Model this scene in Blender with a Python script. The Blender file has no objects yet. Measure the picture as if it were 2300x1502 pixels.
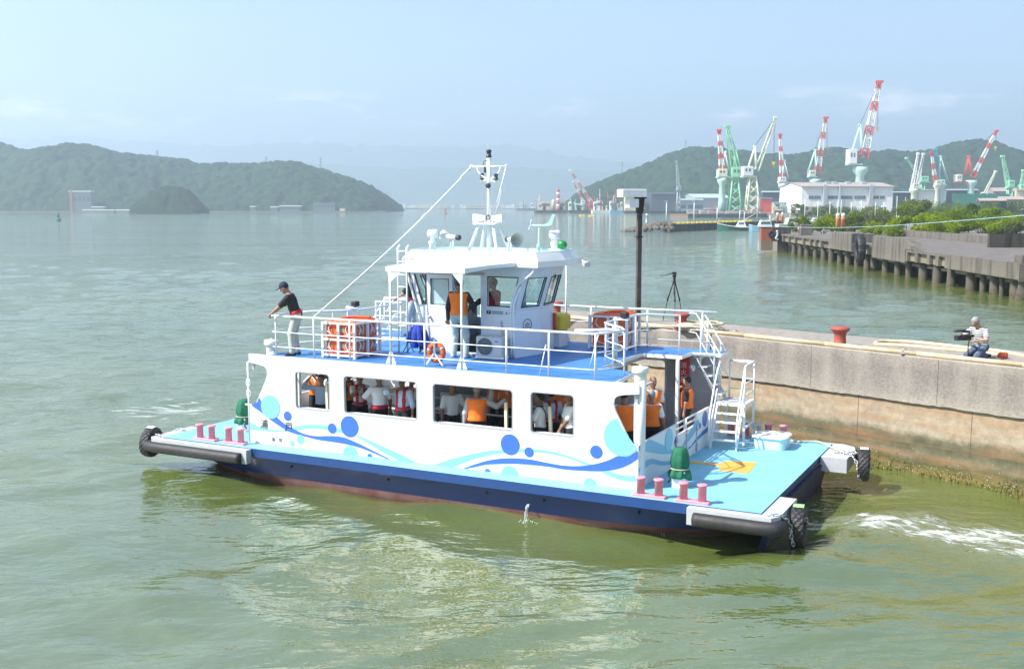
import bpy, bmesh, math, random
import numpy as np
from mathutils import Vector, Matrix
R = math.radians
SC = bpy.context.scene
COL = SC.collection
random.seed(7); RNG = np.random.default_rng(7)

# ------------------------------------------------------------------ camera, sky, sun, exposure
CAM_H = 6.25
FPX, PCX, PCY, HOR = 2460., 1150., 751., 463.          # focal length and centre in photo pixels, horizon row
PITCH = math.atan((PCY - HOR) / FPX)
cd = bpy.data.cameras.new('camera'); cam = bpy.data.objects.new('camera', cd); COL.objects.link(cam)
cam.location = (0, 0, CAM_H); cam.rotation_euler = (math.pi / 2 - PITCH, 0, 0)
cd.sensor_width = 36; cd.lens = FPX / 2300 * 36; cd.clip_start = .5; cd.clip_end = 30000
SC.camera = cam
SUN_EL, SUN_AZ = R(47), R(-107)                        # azimuth clockwise from +Y: the sun stands left, a little behind the camera
sun_dir = Vector((math.sin(SUN_AZ) * math.cos(SUN_EL), math.cos(SUN_AZ) * math.cos(SUN_EL), math.sin(SUN_EL)))
sd = bpy.data.lights.new('sun', 'SUN'); sun = bpy.data.objects.new('sun', sd); COL.objects.link(sun)
sd.energy = 4.6; sd.angle = R(.5); sd.color = (1, .95, .88)
sun.rotation_euler = sun_dir.to_track_quat('Z', 'Y').to_euler()
W = bpy.data.worlds.new('World'); SC.world = W; W.use_nodes = True
wn, wl = W.node_tree.nodes, W.node_tree.links
bg = wn['Background']
sky = wn.new('ShaderNodeTexSky'); sky.sky_type = 'NISHITA'; sky.sun_disc = False
sky.sun_elevation = SUN_EL; sky.sun_rotation = SUN_AZ; sky.air_density = 1.0; sky.dust_density = 1.0; sky.ozone_density = 2.0
tc = wn.new('ShaderNodeTexCoord')
cmap = wn.new('ShaderNodeMapping'); cmap.inputs['Scale'].default_value = (7, 7, 30); wl.new(tc.outputs['Generated'], cmap.inputs['Vector'])
cn = wn.new('ShaderNodeTexNoise'); cn.inputs['Scale'].default_value = 1.6; cn.inputs['Detail'].default_value = 7; cn.inputs['Roughness'].default_value = .62
wl.new(cmap.outputs[0], cn.inputs['Vector'])
cr = wn.new('ShaderNodeValToRGB'); cr.color_ramp.elements[0].position = .54; cr.color_ramp.elements[1].position = .74
wl.new(cn.outputs['Fac'], cr.inputs['Fac'])
sep = wn.new('ShaderNodeSeparateXYZ'); wl.new(tc.outputs['Generated'], sep.inputs[0])
cz = wn.new('ShaderNodeValToRGB')                       # small fair weather clouds in a low band
for i, (p, v) in enumerate([(.05, 0), (.075, 1), (.09, .9), (.105, 0)]):
    e = cz.color_ramp.elements[i] if i < 2 else cz.color_ramp.elements.new(p)
    e.position = p; e.color = (v, v, v, 1)
wl.new(sep.outputs['Z'], cz.inputs['Fac'])
cm = wn.new('ShaderNodeMath'); cm.operation = 'MULTIPLY'; wl.new(cr.outputs[0], cm.inputs[0]); wl.new(cz.outputs[0], cm.inputs[1])
cm2 = wn.new('ShaderNodeMath'); cm2.operation = 'MULTIPLY'; cm2.inputs[1].default_value = .7; wl.new(cm.outputs[0], cm2.inputs[0])
mx = wn.new('ShaderNodeMix'); mx.data_type = 'RGBA'
wl.new(cm2.outputs[0], mx.inputs['Factor']); wl.new(sky.outputs[0], mx.inputs['A']); mx.inputs['B'].default_value = (19., 17., 16., 1)
wl.new(mx.outputs['Result'], bg.inputs['Color']); bg.inputs['Strength'].default_value = .122
SC.view_settings.view_transform = 'Standard'; SC.view_settings.look = 'None'
SC.view_settings.exposure = .97; SC.view_settings.gamma = 1
SC.cycles.use_denoising = True; SC.cycles.volume_bounces = 1
SC.cycles.max_bounces = 8; SC.cycles.transparent_max_bounces = 12; SC.cycles.caustics_reflective = False; SC.cycles.caustics_refractive = False
SC.cycles.sample_clamp_indirect = 6

# ------------------------------------------------------------------ photo pixel -> place
_c, _s = math.cos(PITCH), math.sin(PITCH)
def ray(px, py):
    a, b = px - PCX, py - PCY
    return Vector((a, FPX * _c - b * _s, -(b * _c + FPX * _s)))
CAMP = Vector((0, 0, CAM_H))
def pz(px, py, z):
    r = ray(px, py); return CAMP + r * ((z - CAM_H) / r.z)
def pY(px, py, Y):
    r = ray(px, py); return CAMP + r * (Y / r.y)
# boat frame: u towards the bow, v across to the far side, z up from the water
FO = Vector((2.43, 20.66, 0)); FU = Vector((-.8906, .4548, 0)); FV = Vector((.4548, .8906, 0))
def B(u, v, z): return FO + FU * u + FV * v + Vector((0, 0, z))
def bz(px, py, z):
    d = pz(px, py, z) - FO; return (d.dot(FU), d.dot(FV), z)
def bv(px, py, v):
    r = ray(px, py); t = (v - (CAMP - FO).dot(FV)) / r.dot(FV); d = CAMP + r * t - FO
    return (d.dot(FU), v, d.z)

# ------------------------------------------------------------------ materials
def mat(name, col, rough=.5, metal=0., var=.0, vscale=4., bump=0., bscale=20., col2=None, spec=.5, streak=False, detail=6):
    m = bpy.data.materials.new(name); m.use_nodes = True
    n, l = m.node_tree.nodes, m.node_tree.links
    b = n['Principled BSDF']
    b.inputs['Roughness'].default_value = rough; b.inputs['Metallic'].default_value = metal
    b.inputs['Specular IOR Level'].default_value = spec
    c = (*col, 1)
    b.inputs['Base Color'].default_value = c
    if var or bump or col2:
        t = n.new('ShaderNodeTexCoord')
        mp = n.new('ShaderNodeMapping'); l.new(t.outputs['Object'], mp.inputs[0])
        if streak: mp.inputs['Scale'].default_value = (1, 1, .18)
    if var or col2:
        no = n.new('ShaderNodeTexNoise'); no.inputs['Scale'].default_value = vscale; no.inputs['Detail'].default_value = detail
        no.inputs['Roughness'].default_value = .65
        l.new(mp.outputs[0], no.inputs['Vector'])
        mr = n.new('ShaderNodeMapRange'); mr.inputs[1].default_value = .32; mr.inputs[2].default_value = .68
        l.new(no.outputs['Fac'], mr.inputs[0])
        mi = n.new('ShaderNodeMix'); mi.data_type = 'RGBA'
        l.new(mr.outputs[0], mi.inputs['Factor'])
        mi.inputs['A'].default_value = c
        mi.inputs['B'].default_value = (*col2, 1) if col2 else (*[x * (1 - var) for x in col], 1)
        l.new(mi.outputs['Result'], b.inputs['Base Color'])
        rr = n.new('ShaderNodeMapRange'); rr.inputs[3].default_value = max(.05, rough - .08); rr.inputs[4].default_value = min(1, rough + .12)
        l.new(no.outputs['Fac'], rr.inputs[0]); l.new(rr.outputs[0], b.inputs['Roughness'])
    if bump:
        nb = n.new('ShaderNodeTexNoise'); nb.inputs['Scale'].default_value = bscale; nb.inputs['Detail'].default_value = 8
        l.new(mp.outputs[0], nb.inputs['Vector'])
        bp = n.new('ShaderNodeBump'); bp.inputs['Strength'].default_value = bump; bp.inputs['Distance'].default_value = .05
        l.new(nb.outputs['Fac'], bp.inputs['Height']); l.new(bp.outputs[0], b.inputs['Normal'])
    return m
def glass(name, tint=(.8, .9, .9), rough=.02):
    m = bpy.data.materials.new(name); m.use_nodes = True
    n, l = m.node_tree.nodes, m.node_tree.links; n.clear()
    o = n.new('ShaderNodeOutputMaterial'); t = n.new('ShaderNodeBsdfTransparent'); t.inputs[0].default_value = (*tint, 1)
    g = n.new('ShaderNodeBsdfGlossy'); g.inputs['Roughness'].default_value = rough
    f = n.new('ShaderNodeLayerWeight'); f.inputs[0].default_value = .5
    p = n.new('ShaderNodeMath'); p.operation = 'POWER'; l.new(f.outputs['Facing'], p.inputs[0]); p.inputs[1].default_value = 4
    q = n.new('ShaderNodeMath'); q.operation = 'MULTIPLY_ADD'; l.new(p.outputs[0], q.inputs[0]); q.inputs[1].default_value = .85; q.inputs[2].default_value = .07
    x = n.new('ShaderNodeMixShader'); l.new(q.outputs[0], x.inputs[0]); l.new(t.outputs[0], x.inputs[1]); l.new(g.outputs[0], x.inputs[2])
    l.new(x.outputs[0], o.inputs[0]); return m
def leafmat(name, c1, c2):
    m = mat(name, c1, .6, col2=c2, vscale=.9, spec=.05); n, l = m.node_tree.nodes, m.node_tree.links
    b = n['Principled BSDF']; t = n.new('ShaderNodeBsdfTranslucent'); x = n.new('ShaderNodeMixShader'); x.inputs[0].default_value = .4
    l.new(b.inputs['Base Color'].links[0].from_socket, t.inputs[0]); l.new(b.outputs[0], x.inputs[1]); l.new(t.outputs[0], x.inputs[2]); l.new(x.outputs[0], n['Material Output'].inputs[0]); return m
M = {}
M['white'] = mat('white_paint', (.82, .82, .80), .32, var=.07, vscale=1.3, bump=.03, bscale=3)
M['white2'] = mat('white_gloss', (.8, .81, .81), .35, var=.06, vscale=6)
M['cyan'] = mat('cyan_deck', (.225, .55, .69), .5, var=.2, vscale=1.6, bump=.12, bscale=60)
M['cyanroof'] = mat('pale_cyan_paint', (.58, .79, .83), .5, var=.12, vscale=3)
M['blue'] = mat('blue_deck', (.06, .22, .54), .5, var=.22, vscale=1.8, bump=.12, bscale=60)
M['navy'] = mat('navy_hull', (.008, .036, .16), .3, var=.3, vscale=1.5, bump=.04, bscale=2)
M['navy_lit'] = mat('blue_band', (.012, .058, .215), .35, var=.15, vscale=2)
M['navy_dark'] = mat('dark_navy', (.006, .018, .07), .45, var=.3, vscale=3)
M['wave_blue'] = mat('wave_blue', (.045, .145, .50), .32)
M['wave_cyan'] = mat('wave_cyan', (.215, .535, .67), .32)
M['pink'] = mat('pink_paint', (.80, .27, .34), .45, var=.15, vscale=9)
M['orange_mark'] = mat('orange_marking', (.85, .42, .07), .6, var=.2, vscale=9)
M['green_cloth'] = mat('green_tarpaulin', (.008, .15, .07), .75, var=.25, vscale=12, bump=.3, bscale=14)
M['grey'] = mat('grey_paint', (.50, .52, .54), .5, var=.15, vscale=5)
M['rubber'] = mat('black_rubber', (.026, .026, .027), .55, var=.5, vscale=12, bump=.2, bscale=40)
M['black'] = mat('black_matte', (.012, .012, .013), .6)
M['steel'] = mat('galvanised_steel', (.55, .56, .57), .4, metal=.7, var=.2, vscale=30)
M['darksteel'] = mat('dark_steel', (.06, .06, .065), .5, metal=.5)
M['raft'] = mat('orange_float', (.80, .14, .035), .6, var=.15, vscale=8, bump=.2, bscale=12)
M['red'] = mat('red_paint', (.55, .015, .02), .45)
M['yellow'] = mat('yellow_plastic', (.72, .55, .03), .5)
M['cream'] = mat('cream_post', (.72, .66, .48), .55)
M['floor'] = mat('cabin_floor', (.07, .075, .08), .6, var=.2, vscale=5)
M['greywall'] = mat('grey_interior', (.42, .43, .46), .55, var=.1, vscale=2)
M['acgrey'] = mat('appliance_ivory', (.56, .56, .53), .5, var=.08, vscale=8)
M['glass'] = glass('window_glass')
M['lens'] = mat('lamp_lens', (.1, .16, .15), .1)
M['rope'] = mat('pale_rope', (.62, .55, .40), .85, var=.3, vscale=60, bump=.4, bscale=120)
M['palegreen'] = mat('pale_green_paint', (.30, .50, .45), .5)
M['text'] = mat('lettering_ink', (.03, .03, .035), .5)

# ------------------------------------------------------------------ mesh helpers
WM = {}                                                 # world matrix of every object, kept by hand
def mw(o): return WM.get(o.name, Matrix.Identity(4))
def link(o, parent=None, world=None):
    COL.objects.link(o)
    if parent is not None:
        o.parent = parent
        if world is None: world = mw(parent)
        o.matrix_basis = mw(parent).inverted() @ world
    elif world is not None: o.matrix_basis = world
    WM[o.name] = world.copy() if world is not None else Matrix.Identity(4)
    return o
def tag(o, label=None, cat=None, group=None, kind=None):
    if label: o['label'] = label
    if cat: o['category'] = cat
    if group: o['group'] = group
    if kind: o['kind'] = kind
    return o
def empty(name, loc, rz=0, label=None, cat=None, group=None, parent=None, kind=None):
    o = bpy.data.objects.new(name, None); o.empty_display_size = .3
    link(o, parent, Matrix.Translation(Vector(loc)) @ Matrix.Rotation(rz, 4, 'Z'))
    return tag(o, label, cat, group, kind)
class MB:
    def __init__(s, f=None): s.v = []; s.f = []; s.m = []; s.T = f; s.sm = []; s.cm = 0
    def add(s, vs, fs, smooth=False):
        k = len(s.v)
        s.v += [s.T(*p) if s.T else Vector(p) for p in vs]
        for f in fs: s.f.append([k + i for i in f]); s.m.append(s.cm); s.sm.append(smooth)
        return s
    def box(s, x0, x1, y0, y1, z0, z1):
        return s.add([(x0,y0,z0),(x1,y0,z0),(x1,y1,z0),(x0,y1,z0),(x0,y0,z1),(x1,y0,z1),(x1,y1,z1),(x0,y1,z1)],
                     [(0,3,2,1),(4,5,6,7),(0,1,5,4),(1,2,6,5),(2,3,7,6),(3,0,4,7)])
    def bbox(s, x0, x1, y0, y1, z0, z1, b=.02):          # box with chamfered vertical and top edges
        def ring(x0,x1,y0,y1,z,b): return [(x0+b,y0,z),(x1-b,y0,z),(x1,y0+b,z),(x1,y1-b,z),(x1-b,y1,z),(x0+b,y1,z),(x0,y1-b,z),(x0,y0+b,z)]
        return s.loft([ring(x0,x1,y0,y1,z0,b), ring(x0,x1,y0,y1,z1-b,b), ring(x0+b,x1-b,y0+b,y1-b,z1,b)], True)
    def loft(s, rings, cap=True, smooth=False, closed=True):
        n = len(rings[0]); vs = [p for r in rings for p in r]; fs = []
        for i in range(len(rings) - 1):
            for j in range(n if closed else n - 1):
                k = (j + 1) % n; fs.append((i*n+j, i*n+k, (i+1)*n+k, (i+1)*n+j))
        if cap: fs.append(tuple(range(n-1, -1, -1))); fs.append(tuple((len(rings)-1)*n + j for j in range(n)))
        return s.add(vs, fs, smooth)
    def prism(s, poly, z0, z1): return s.loft([[(x, y, z0) for x, y in poly], [(x, y, z1) for x, y in poly]])
    def tube(s, pts, r, n=8, cap=True, closed=False):
        P = [Vector(s.T(*p) if s.T else p) for p in pts]; T, s.T = s.T, None
        rs = r if isinstance(r, (list, tuple)) else [r] * len(P)
        rings = []; up = None
        L = len(P)
        for i in range(L):
            a = P[i - 1] if (i or closed) else P[0]; b = P[(i + 1) % L] if (i < L - 1 or closed) else P[-1]
            t = (b - a).normalized()
            if up is None:
                up = Vector((0, 0, 1)) if abs(t.z) < .9 else Vector((1, 0, 0))
            x = t.cross(up).normalized(); up = x.cross(t).normalized()
            rings.append([tuple(P[i] + (x * math.cos(q) + up * math.sin(q)) * rs[i]) for q in [2 * math.pi * j / n for j in range(n)]])
        if closed: rings.append(rings[0])
        s.loft(rings, cap and not closed, True); s.T = T; return s
    def bar(s, p, q, r, n=8): return s.tube([p, q], r, n)
    def lathe(s, c, prof, n=20, axis=(0, 0, 1), smooth=True):    # prof: list of (radius, height along axis)
        c = Vector(s.T(*c) if s.T else c); T, s.T = s.T, None
        a = Vector(axis).normalized(); x = a.orthogonal().normalized(); y = a.cross(x)
        rings = [[tuple(c + a * h + (x * math.cos(q) + y * math.sin(q)) * r) for q in [2 * math.pi * j / n for j in range(n)]] for r, h in prof]
        s.loft(rings, True, smooth); s.T = T; return s
    def ell(s, c, rx, ry, rz, n=12, m=8):
        rings = [[(c[0] + rx*math.sin(t)*math.cos(q), c[1] + ry*math.sin(t)*math.sin(q), c[2] + rz*math.cos(t)) for q in [2*math.pi*j/n for j in range(n)]]
                 for t in [math.pi*(i+.02)/(m+.04) for i in range(m+1)]]
        return s.loft(rings, True, True)
    def build(s, name, mats, parent=None, fix=True, world=None, bevel=0):
        me = bpy.data.meshes.new(name)
        base = mw(parent) if parent is not None else (world or Matrix.Identity(4))
        inv = base.inverted()
        me.from_pydata([tuple(inv @ p) for p in s.v], [], s.f)
        if not isinstance(mats, (list, tuple)): mats = [mats]
        for m in mats: me.materials.append(m)
        me.polygons.foreach_set('material_index', s.m); me.polygons.foreach_set('use_smooth', s.sm)
        if fix:
            bm = bmesh.new(); bm.from_mesh(me); bmesh.ops.recalc_face_normals(bm, faces=bm.faces); bm.to_mesh(me); bm.free()
        me.update()
        o = bpy.data.objects.new(name, me)
        link(o, parent, base if (parent is not None or world is not None) else None)
        if bevel:
            bm = o.modifiers.new('bevel', 'BEVEL'); bm.width = bevel; bm.segments = 2; bm.limit_method = 'ANGLE'
        return o
def npmesh(name, V, F, mats, parent=None, smooth=True, mi=None, world=None):
    """numpy verts and quad/tri faces -> object; verts in world space"""
    me = bpy.data.meshes.new(name)
    base = mw(parent) if parent is not None else (world or Matrix.Identity(4))
    if base != Matrix.Identity(4):
        A = np.array(base.inverted()); V = V @ A[:3, :3].T + A[:3, 3]
    k = F.shape[1]
    me.vertices.add(len(V)); me.vertices.foreach_set('co', np.ascontiguousarray(V, dtype=np.float32).ravel())
    me.loops.add(F.size); me.loops.foreach_set('vertex_index', np.ascontiguousarray(F, dtype=np.int32).ravel())
    me.polygons.add(len(F)); me.polygons.foreach_set('loop_start', np.arange(0, F.size, k, dtype=np.int32))
    try: me.polygons.foreach_set('loop_total', np.full(len(F), k, dtype=np.int32))
    except Exception: pass
    if not isinstance(mats, (list, tuple)): mats = [mats]
    for m in mats: me.materials.append(m)
    me.polygons.foreach_set('use_smooth', np.full(len(F), smooth))
    if mi is not None: me.polygons.foreach_set('material_index', np.ascontiguousarray(mi, dtype=np.int32))
    me.update(calc_edges=True); me.validate()
    o = bpy.data.objects.new(name, me)
    return link(o, parent, base if (parent is not None or world is not None) else None)
def fill2d(outer, holes=(), thick=.05):
    """flat polygon with holes, extruded -> (verts, faces) in x, y, depth"""
    cu = bpy.data.curves.new('fill', 'CURVE'); cu.dimensions = '2D'; cu.fill_mode = 'BOTH'; cu.extrude = thick / 2
    for pl in [outer, *holes]:
        sp = cu.splines.new('POLY'); sp.points.add(len(pl) - 1); sp.use_cyclic_u = True
        for p, q in zip(sp.points, pl): p.co = (q[0], q[1], 0, 1)
    return curve_mesh(cu)
def curve_mesh(cu):
    o = bpy.data.objects.new('tmp', cu); COL.objects.link(o)
    dg = bpy.context.evaluated_depsgraph_get(); me = bpy.data.meshes.new_from_object(o.evaluated_get(dg))
    vs = [tuple(v.co) for v in me.vertices]; fs = [tuple(p.vertices) for p in me.polygons]
    bpy.data.objects.remove(o); bpy.data.curves.remove(cu); bpy.data.meshes.remove(me)
    return vs, fs
def text2d(s, size, thick=.004, align='CENTER'):
    cu = bpy.data.curves.new('lettering', 'FONT'); cu.body = s; cu.size = size; cu.extrude = thick / 2; cu.align_x = align; cu.align_y = 'CENTER'; cu.resolution_u = 3
    return curve_mesh(cu)
def plate(mb, outer, holes, thick, T):
    """adds an extruded plate; T(x, y, d) -> coordinates of mb, d from -thick/2 to thick/2"""
    vs, fs = fill2d(outer, holes, thick); mb.add([T(*v) for v in vs], fs); return mb
def rrect(x0, y0, x1, y1, r, n=4):
    o = []
    for cx, cy, a in ((x1-r, y1-r, 0), (x0+r, y1-r, 90), (x0+r, y0+r, 180), (x1-r, y0+r, 270)):
        o += [(cx + r*math.cos(R(a + 90*i/n)), cy + r*math.sin(R(a + 90*i/n))) for i in range(n+1)]
    return o
def circ(x, y, r, n=32, ry=None): return [(x + r*math.cos(2*math.pi*i/n), y + (ry or r)*math.sin(2*math.pi*i/n)) for i in range(n)]
def spline(pts, n=6):                                    # Catmull-Rom through the points
    P = [Vector(p) for p in pts]; P = [P[0]*2-P[1]] + P + [P[-1]*2-P[-2]]; out = []
    for i in range(1, len(P)-2):
        for k in range(n):
            t = k/n; a, b, c, d = P[i-1:i+3]
            out.append(tuple(.5*((2*b) + (c-a)*t + (2*a-5*b+4*c-d)*t*t + (3*b-a-3*c+d)*t**3)))
    out.append(tuple(P[-2])); return out
def copy_tree(o, world, label=None, group=None):
    c = o.copy(); COL.objects.link(c); c.matrix_basis = world; WM[c.name] = world.copy()
    if label: c['label'] = label
    if group: c['group'] = group
    def kids(src, dst):
        for ch in [x for x in bpy.data.objects if x.parent == src]:
            k = ch.copy(); COL.objects.link(k); k.parent = dst; WM[k.name] = mw(dst) @ k.matrix_basis; kids(ch, k)
    kids(o, c); return c
def smoothnoise(shape, cells, seed):
    """bilinear-smooth value noise on a grid"""
    rg = np.random.default_rng(seed); g = rg.random((cells[0]+2, cells[1]+2))
    y = np.linspace(0, cells[0], shape[0]); x = np.linspace(0, cells[1], shape[1])
    yi = np.minimum(y.astype(int), cells[0]); xi = np.minimum(x.astype(int), cells[1]); fy = y-yi; fx = x-xi
    fy = fy*fy*(3-2*fy); fx = fx*fx*(3-2*fx)
    a = g[yi][:, xi]; b = g[yi][:, xi+1]; c = g[yi+1][:, xi]; d = g[yi+1][:, xi+1]
    return (a*(1-fx)+b*fx)*(1-fy[:, None]) + (c*(1-fx)+d*fx)*fy[:, None]
def grid_faces(ny, nx):
    i = np.arange((ny-1)*(nx-1)); r = i // (nx-1); c = i % (nx-1); a = r*nx + c
    return np.stack([a, a+1, a+nx+1, a+nx], 1)
# ================================================================== SETTING
# ---- water: one sheet, finely divided near the boat, with real ripples
def water_mat():
    m = bpy.data.materials.new('harbour_water'); m.use_nodes = True
    n, l = m.node_tree.nodes, m.node_tree.links; b = n['Principled BSDF']
    b.inputs['Roughness'].default_value = .045; b.inputs['IOR'].default_value = 2.8
    t = n.new('ShaderNodeTexCoord')
    def noise(scale, det, mapscale=(1, 1, 1), rot=0):
        mp = n.new('ShaderNodeMapping'); mp.inputs['Scale'].default_value = mapscale; mp.inputs['Rotation'].default_value = (0, 0, rot); l.new(t.outputs['Object'], mp.inputs[0])
        x = n.new('ShaderNodeTexNoise'); x.inputs['Scale'].default_value = scale; x.inputs['Detail'].default_value = det; l.new(mp.outputs[0], x.inputs['Vector']); return x.outputs['Fac']
    def math_(op, a, bb=None):
        x = n.new('ShaderNodeMath'); x.operation = op
        for i, q in enumerate((a, bb)):
            if q is None: continue
            if isinstance(q, (int, float)): x.inputs[i].default_value = q
            else: l.new(q, x.inputs[i])
        return x.outputs[0]
    def mixc(f, a, bb):
        x = n.new('ShaderNodeMix'); x.data_type = 'RGBA'; l.new(f, x.inputs['Factor'])
        for k, q in (('A', a), ('B', bb)):
            if isinstance(q, tuple): x.inputs[k].default_value = (*q, 1)
            else: l.new(q, x.inputs[k])
        return x.outputs['Result']
    def ramp(f, a, bb):
        x = n.new('ShaderNodeMapRange'); x.inputs[1].default_value = a; x.inputs[2].default_value = bb; x.interpolation_type = 'SMOOTHSTEP'; l.new(f, x.inputs[0]); return x.outputs[0]
    # turbid body colour with slow patches of silt
    body = mixc(ramp(noise(.09, 3), .4, .62), (.084, .114, .026), (.112, .142, .042))
    # wake: position along and across the boat's axis behind the stern
    st = B(-2.5, 2.7, 0); ax = -FU
    vm = n.new('ShaderNodeVectorMath'); vm.operation = 'SUBTRACT'; l.new(t.outputs['Object'], vm.inputs[0]); vm.inputs[1].default_value = st
    def dot(v):
        x = n.new('ShaderNodeVectorMath'); x.operation = 'DOT_PRODUCT'; l.new(vm.outputs[0], x.inputs[0]); x.inputs[1].default_value = v; return x.outputs['Value']
    al, ac = dot(ax), dot(FV)
    wig = math_('MULTIPLY', math_('SUBTRACT', noise(.45, 2), .5), 1.4)
    acw = math_('ABSOLUTE', math_('ADD', math_('ADD', ac, wig), .1))
    width = math_('ADD', math_('MULTIPLY', al, .30), .45)
    inside = math_('SUBTRACT', 1., ramp(math_('DIVIDE', acw, width), .35, 1.35))
    reg = math_('MULTIPLY', math_('MULTIPLY', inside, ramp(al, .1, 1.2)), math_('SUBTRACT', 1., ramp(al, 16., 30.)))
    def noise_on(vec, scale, det):
        x = n.new('ShaderNodeTexNoise'); x.inputs['Scale'].default_value = scale; x.inputs['Detail'].default_value = det; x.inputs['Roughness'].default_value = .62; x.inputs['Distortion'].default_value = .5; l.new(vec, x.inputs['Vector']); return x.outputs['Fac']
    cx = n.new('ShaderNodeCombineXYZ'); l.new(math_('MULTIPLY', al, .55), cx.inputs[0]); l.new(math_('MULTIPLY', ac, 1.25), cx.inputs[1])
    fo = noise_on(cx.outputs[0], 1.7, 12); fo2 = noise_on(cx.outputs[0], 7., 9)
    foamv = math_('ADD', math_('MULTIPLY', fo, .55), math_('MULTIPLY', fo2, .45))
    thr = math_('SUBTRACT', foamv, math_('SUBTRACT', .80, math_('MULTIPLY', reg, .328)))
    foam = ramp(thr, -.02, .13)
    # churned water round the wake is paler
    body2 = mixc(math_('MULTIPLY', reg, .55), body, (.16, .19, .10))
    # thin foam trails off the bow
    bw = pz(365, 918, 0); vm2 = n.new('ShaderNodeVectorMath'); vm2.operation = 'DISTANCE'; l.new(t.outputs['Object'], vm2.inputs[0]); vm2.inputs[1].default_value = bw
    f2 = math_('MULTIPLY', math_('SUBTRACT', 1., ramp(vm2.outputs['Value'], .3, 3.2)), .295)
    foam2 = ramp(math_('SUBTRACT', noise(2.2, 9, (.5, 1.6, 1)), math_('SUBTRACT', .78, f2)), 0, .09)
    foam = math_('MAXIMUM', foam, math_('MULTIPLY', foam2, .55))
    col = mixc(math_('MULTIPLY', foam, .74), body2, (.78, .80, .76)); l.new(col, b.inputs['Base Color'])
    l.new(math_('ADD', math_('MULTIPLY', foam, .6), .045), b.inputs['Roughness'])
    # ripples too fine for the mesh
    h = math_('ADD', math_('MULTIPLY', noise(1.1, 3, (.7, 1.3, 1), .2), .13), math_('MULTIPLY', noise(3.4, 3, (.7, 1.35, 1), -.15), .045))
    h = math_('ADD', h, math_('MULTIPLY', noise(13, 2, (.8, 1.2, 1)), .007))
    h = math_('ADD', h, math_('MULTIPLY', foam, .03))
    h = math_('ADD', h, math_('MULTIPLY', math_('MULTIPLY', reg, noise(3., 4)), .10))
    gust = ramp(noise(.035, 3, (.35, 1.5, 1)), .38, .62)
    bp = n.new('ShaderNodeBump'); bp.inputs['Distance'].default_value = 1.0
    vm3 = n.new('ShaderNodeVectorMath'); vm3.operation = 'DISTANCE'; l.new(t.outputs['Object'], vm3.inputs[0]); vm3.inputs[1].default_value = B(4.5, -6, 0)
    lee = math_('ADD', math_('MULTIPLY', ramp(vm3.outputs['Value'], 6., 24.), .42), .64)   # calmer in the lee of the boat
    l.new(math_('MULTIPLY', math_('ADD', math_('MULTIPLY', gust, .4), .72), lee), bp.inputs['Strength'])
    l.new(h, bp.inputs['Height']); l.new(bp.outputs[0], b.inputs['Normal'])
    return m
M['water'] = water_mat()
def make_water():
    nr, na = 760, 430
    r = 14. * (16000 / 14.) ** np.linspace(0, 1, nr)
    a = np.concatenate([[-math.pi*.95, -2.2, -1.6, -1.2, -.95], np.linspace(-.75, .75, na - 10), [.95, 1.2, 1.6, 2.2, math.pi*.95]])
    rr, aa = np.meshgrid(r, a, indexing='ij')
    X = rr * np.sin(aa); Y = rr * np.cos(aa) - 7.
    rg = np.random.default_rng(3); Z = np.zeros_like(X)
    sp = np.maximum(rr * (math.log(16000/14.)/nr), rr * .0037)
    wx = X + 1.3*np.sin(Y*.21+.4) + .6*np.sin(X*.37+Y*.11); wy = Y + 1.1*np.sin(X*.19+1.) + .5*np.sin(Y*.43-X*.17)
    for i in range(26):
        lam = .55 * (5.5/.55) ** (i/25.); th = rg.normal(math.pi/2 + .25, .5)
        k = 2*math.pi/lam; amp = lam * .0078 * rg.uniform(.6, 1.3)
        env = .65 + .35*np.sin(wx*k*.13*math.cos(th+1.3) + wy*k*.13*math.sin(th+1.3) + rg.uniform(0, 6))
        ph = k*(wx*math.cos(th) + wy*math.sin(th)) + rg.uniform(0, 6)
        s = np.sin(ph); Z += amp * env * (s - .25*np.cos(2*ph)) * np.clip(lam/(3.5*sp) - .6, 0, 1)
    # the boat's own small bow and stern waves
    U = (X-FO.x)*FU.x + (Y-FO.y)*FU.y; V = (X-FO.x)*FV.x + (Y-FO.y)*FV.y
    for (u0, sg, sl) in ((11.6, -1, .36), (-2.0, -1, .33)):
        d = (u0 - U); off = np.abs(V-2.73) - 2.4 - d*sl
        Z += .035*np.exp(-(off/.7)**2) * np.cos(off*5.) * np.clip(d/3., 0, 1) * np.exp(-np.clip(d, 0, 99)/9.)
    lam = 1.1; d2 = -(U+2.4); across = np.abs(V-2.7)
    churn = np.clip(d2/1.5, 0, 1)*np.exp(-np.clip(d2, 0, 99)/14.)*np.exp(-(across/(1.1+.1*np.clip(d2, 0, 50)))**2)
    Z += churn*.05*(np.sin(U*4.1+2*np.sin(V*2.3))*np.sin(V*3.7+1.4*np.sin(U*1.9)))
    o = npmesh('water', np.stack([X, Y, Z], -1).reshape(-1, 3), grid_faces(nr, len(a)), M['water'])
    tag(o, 'rippled green grey harbour water', 'water', kind='structure')
make_water()

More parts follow.
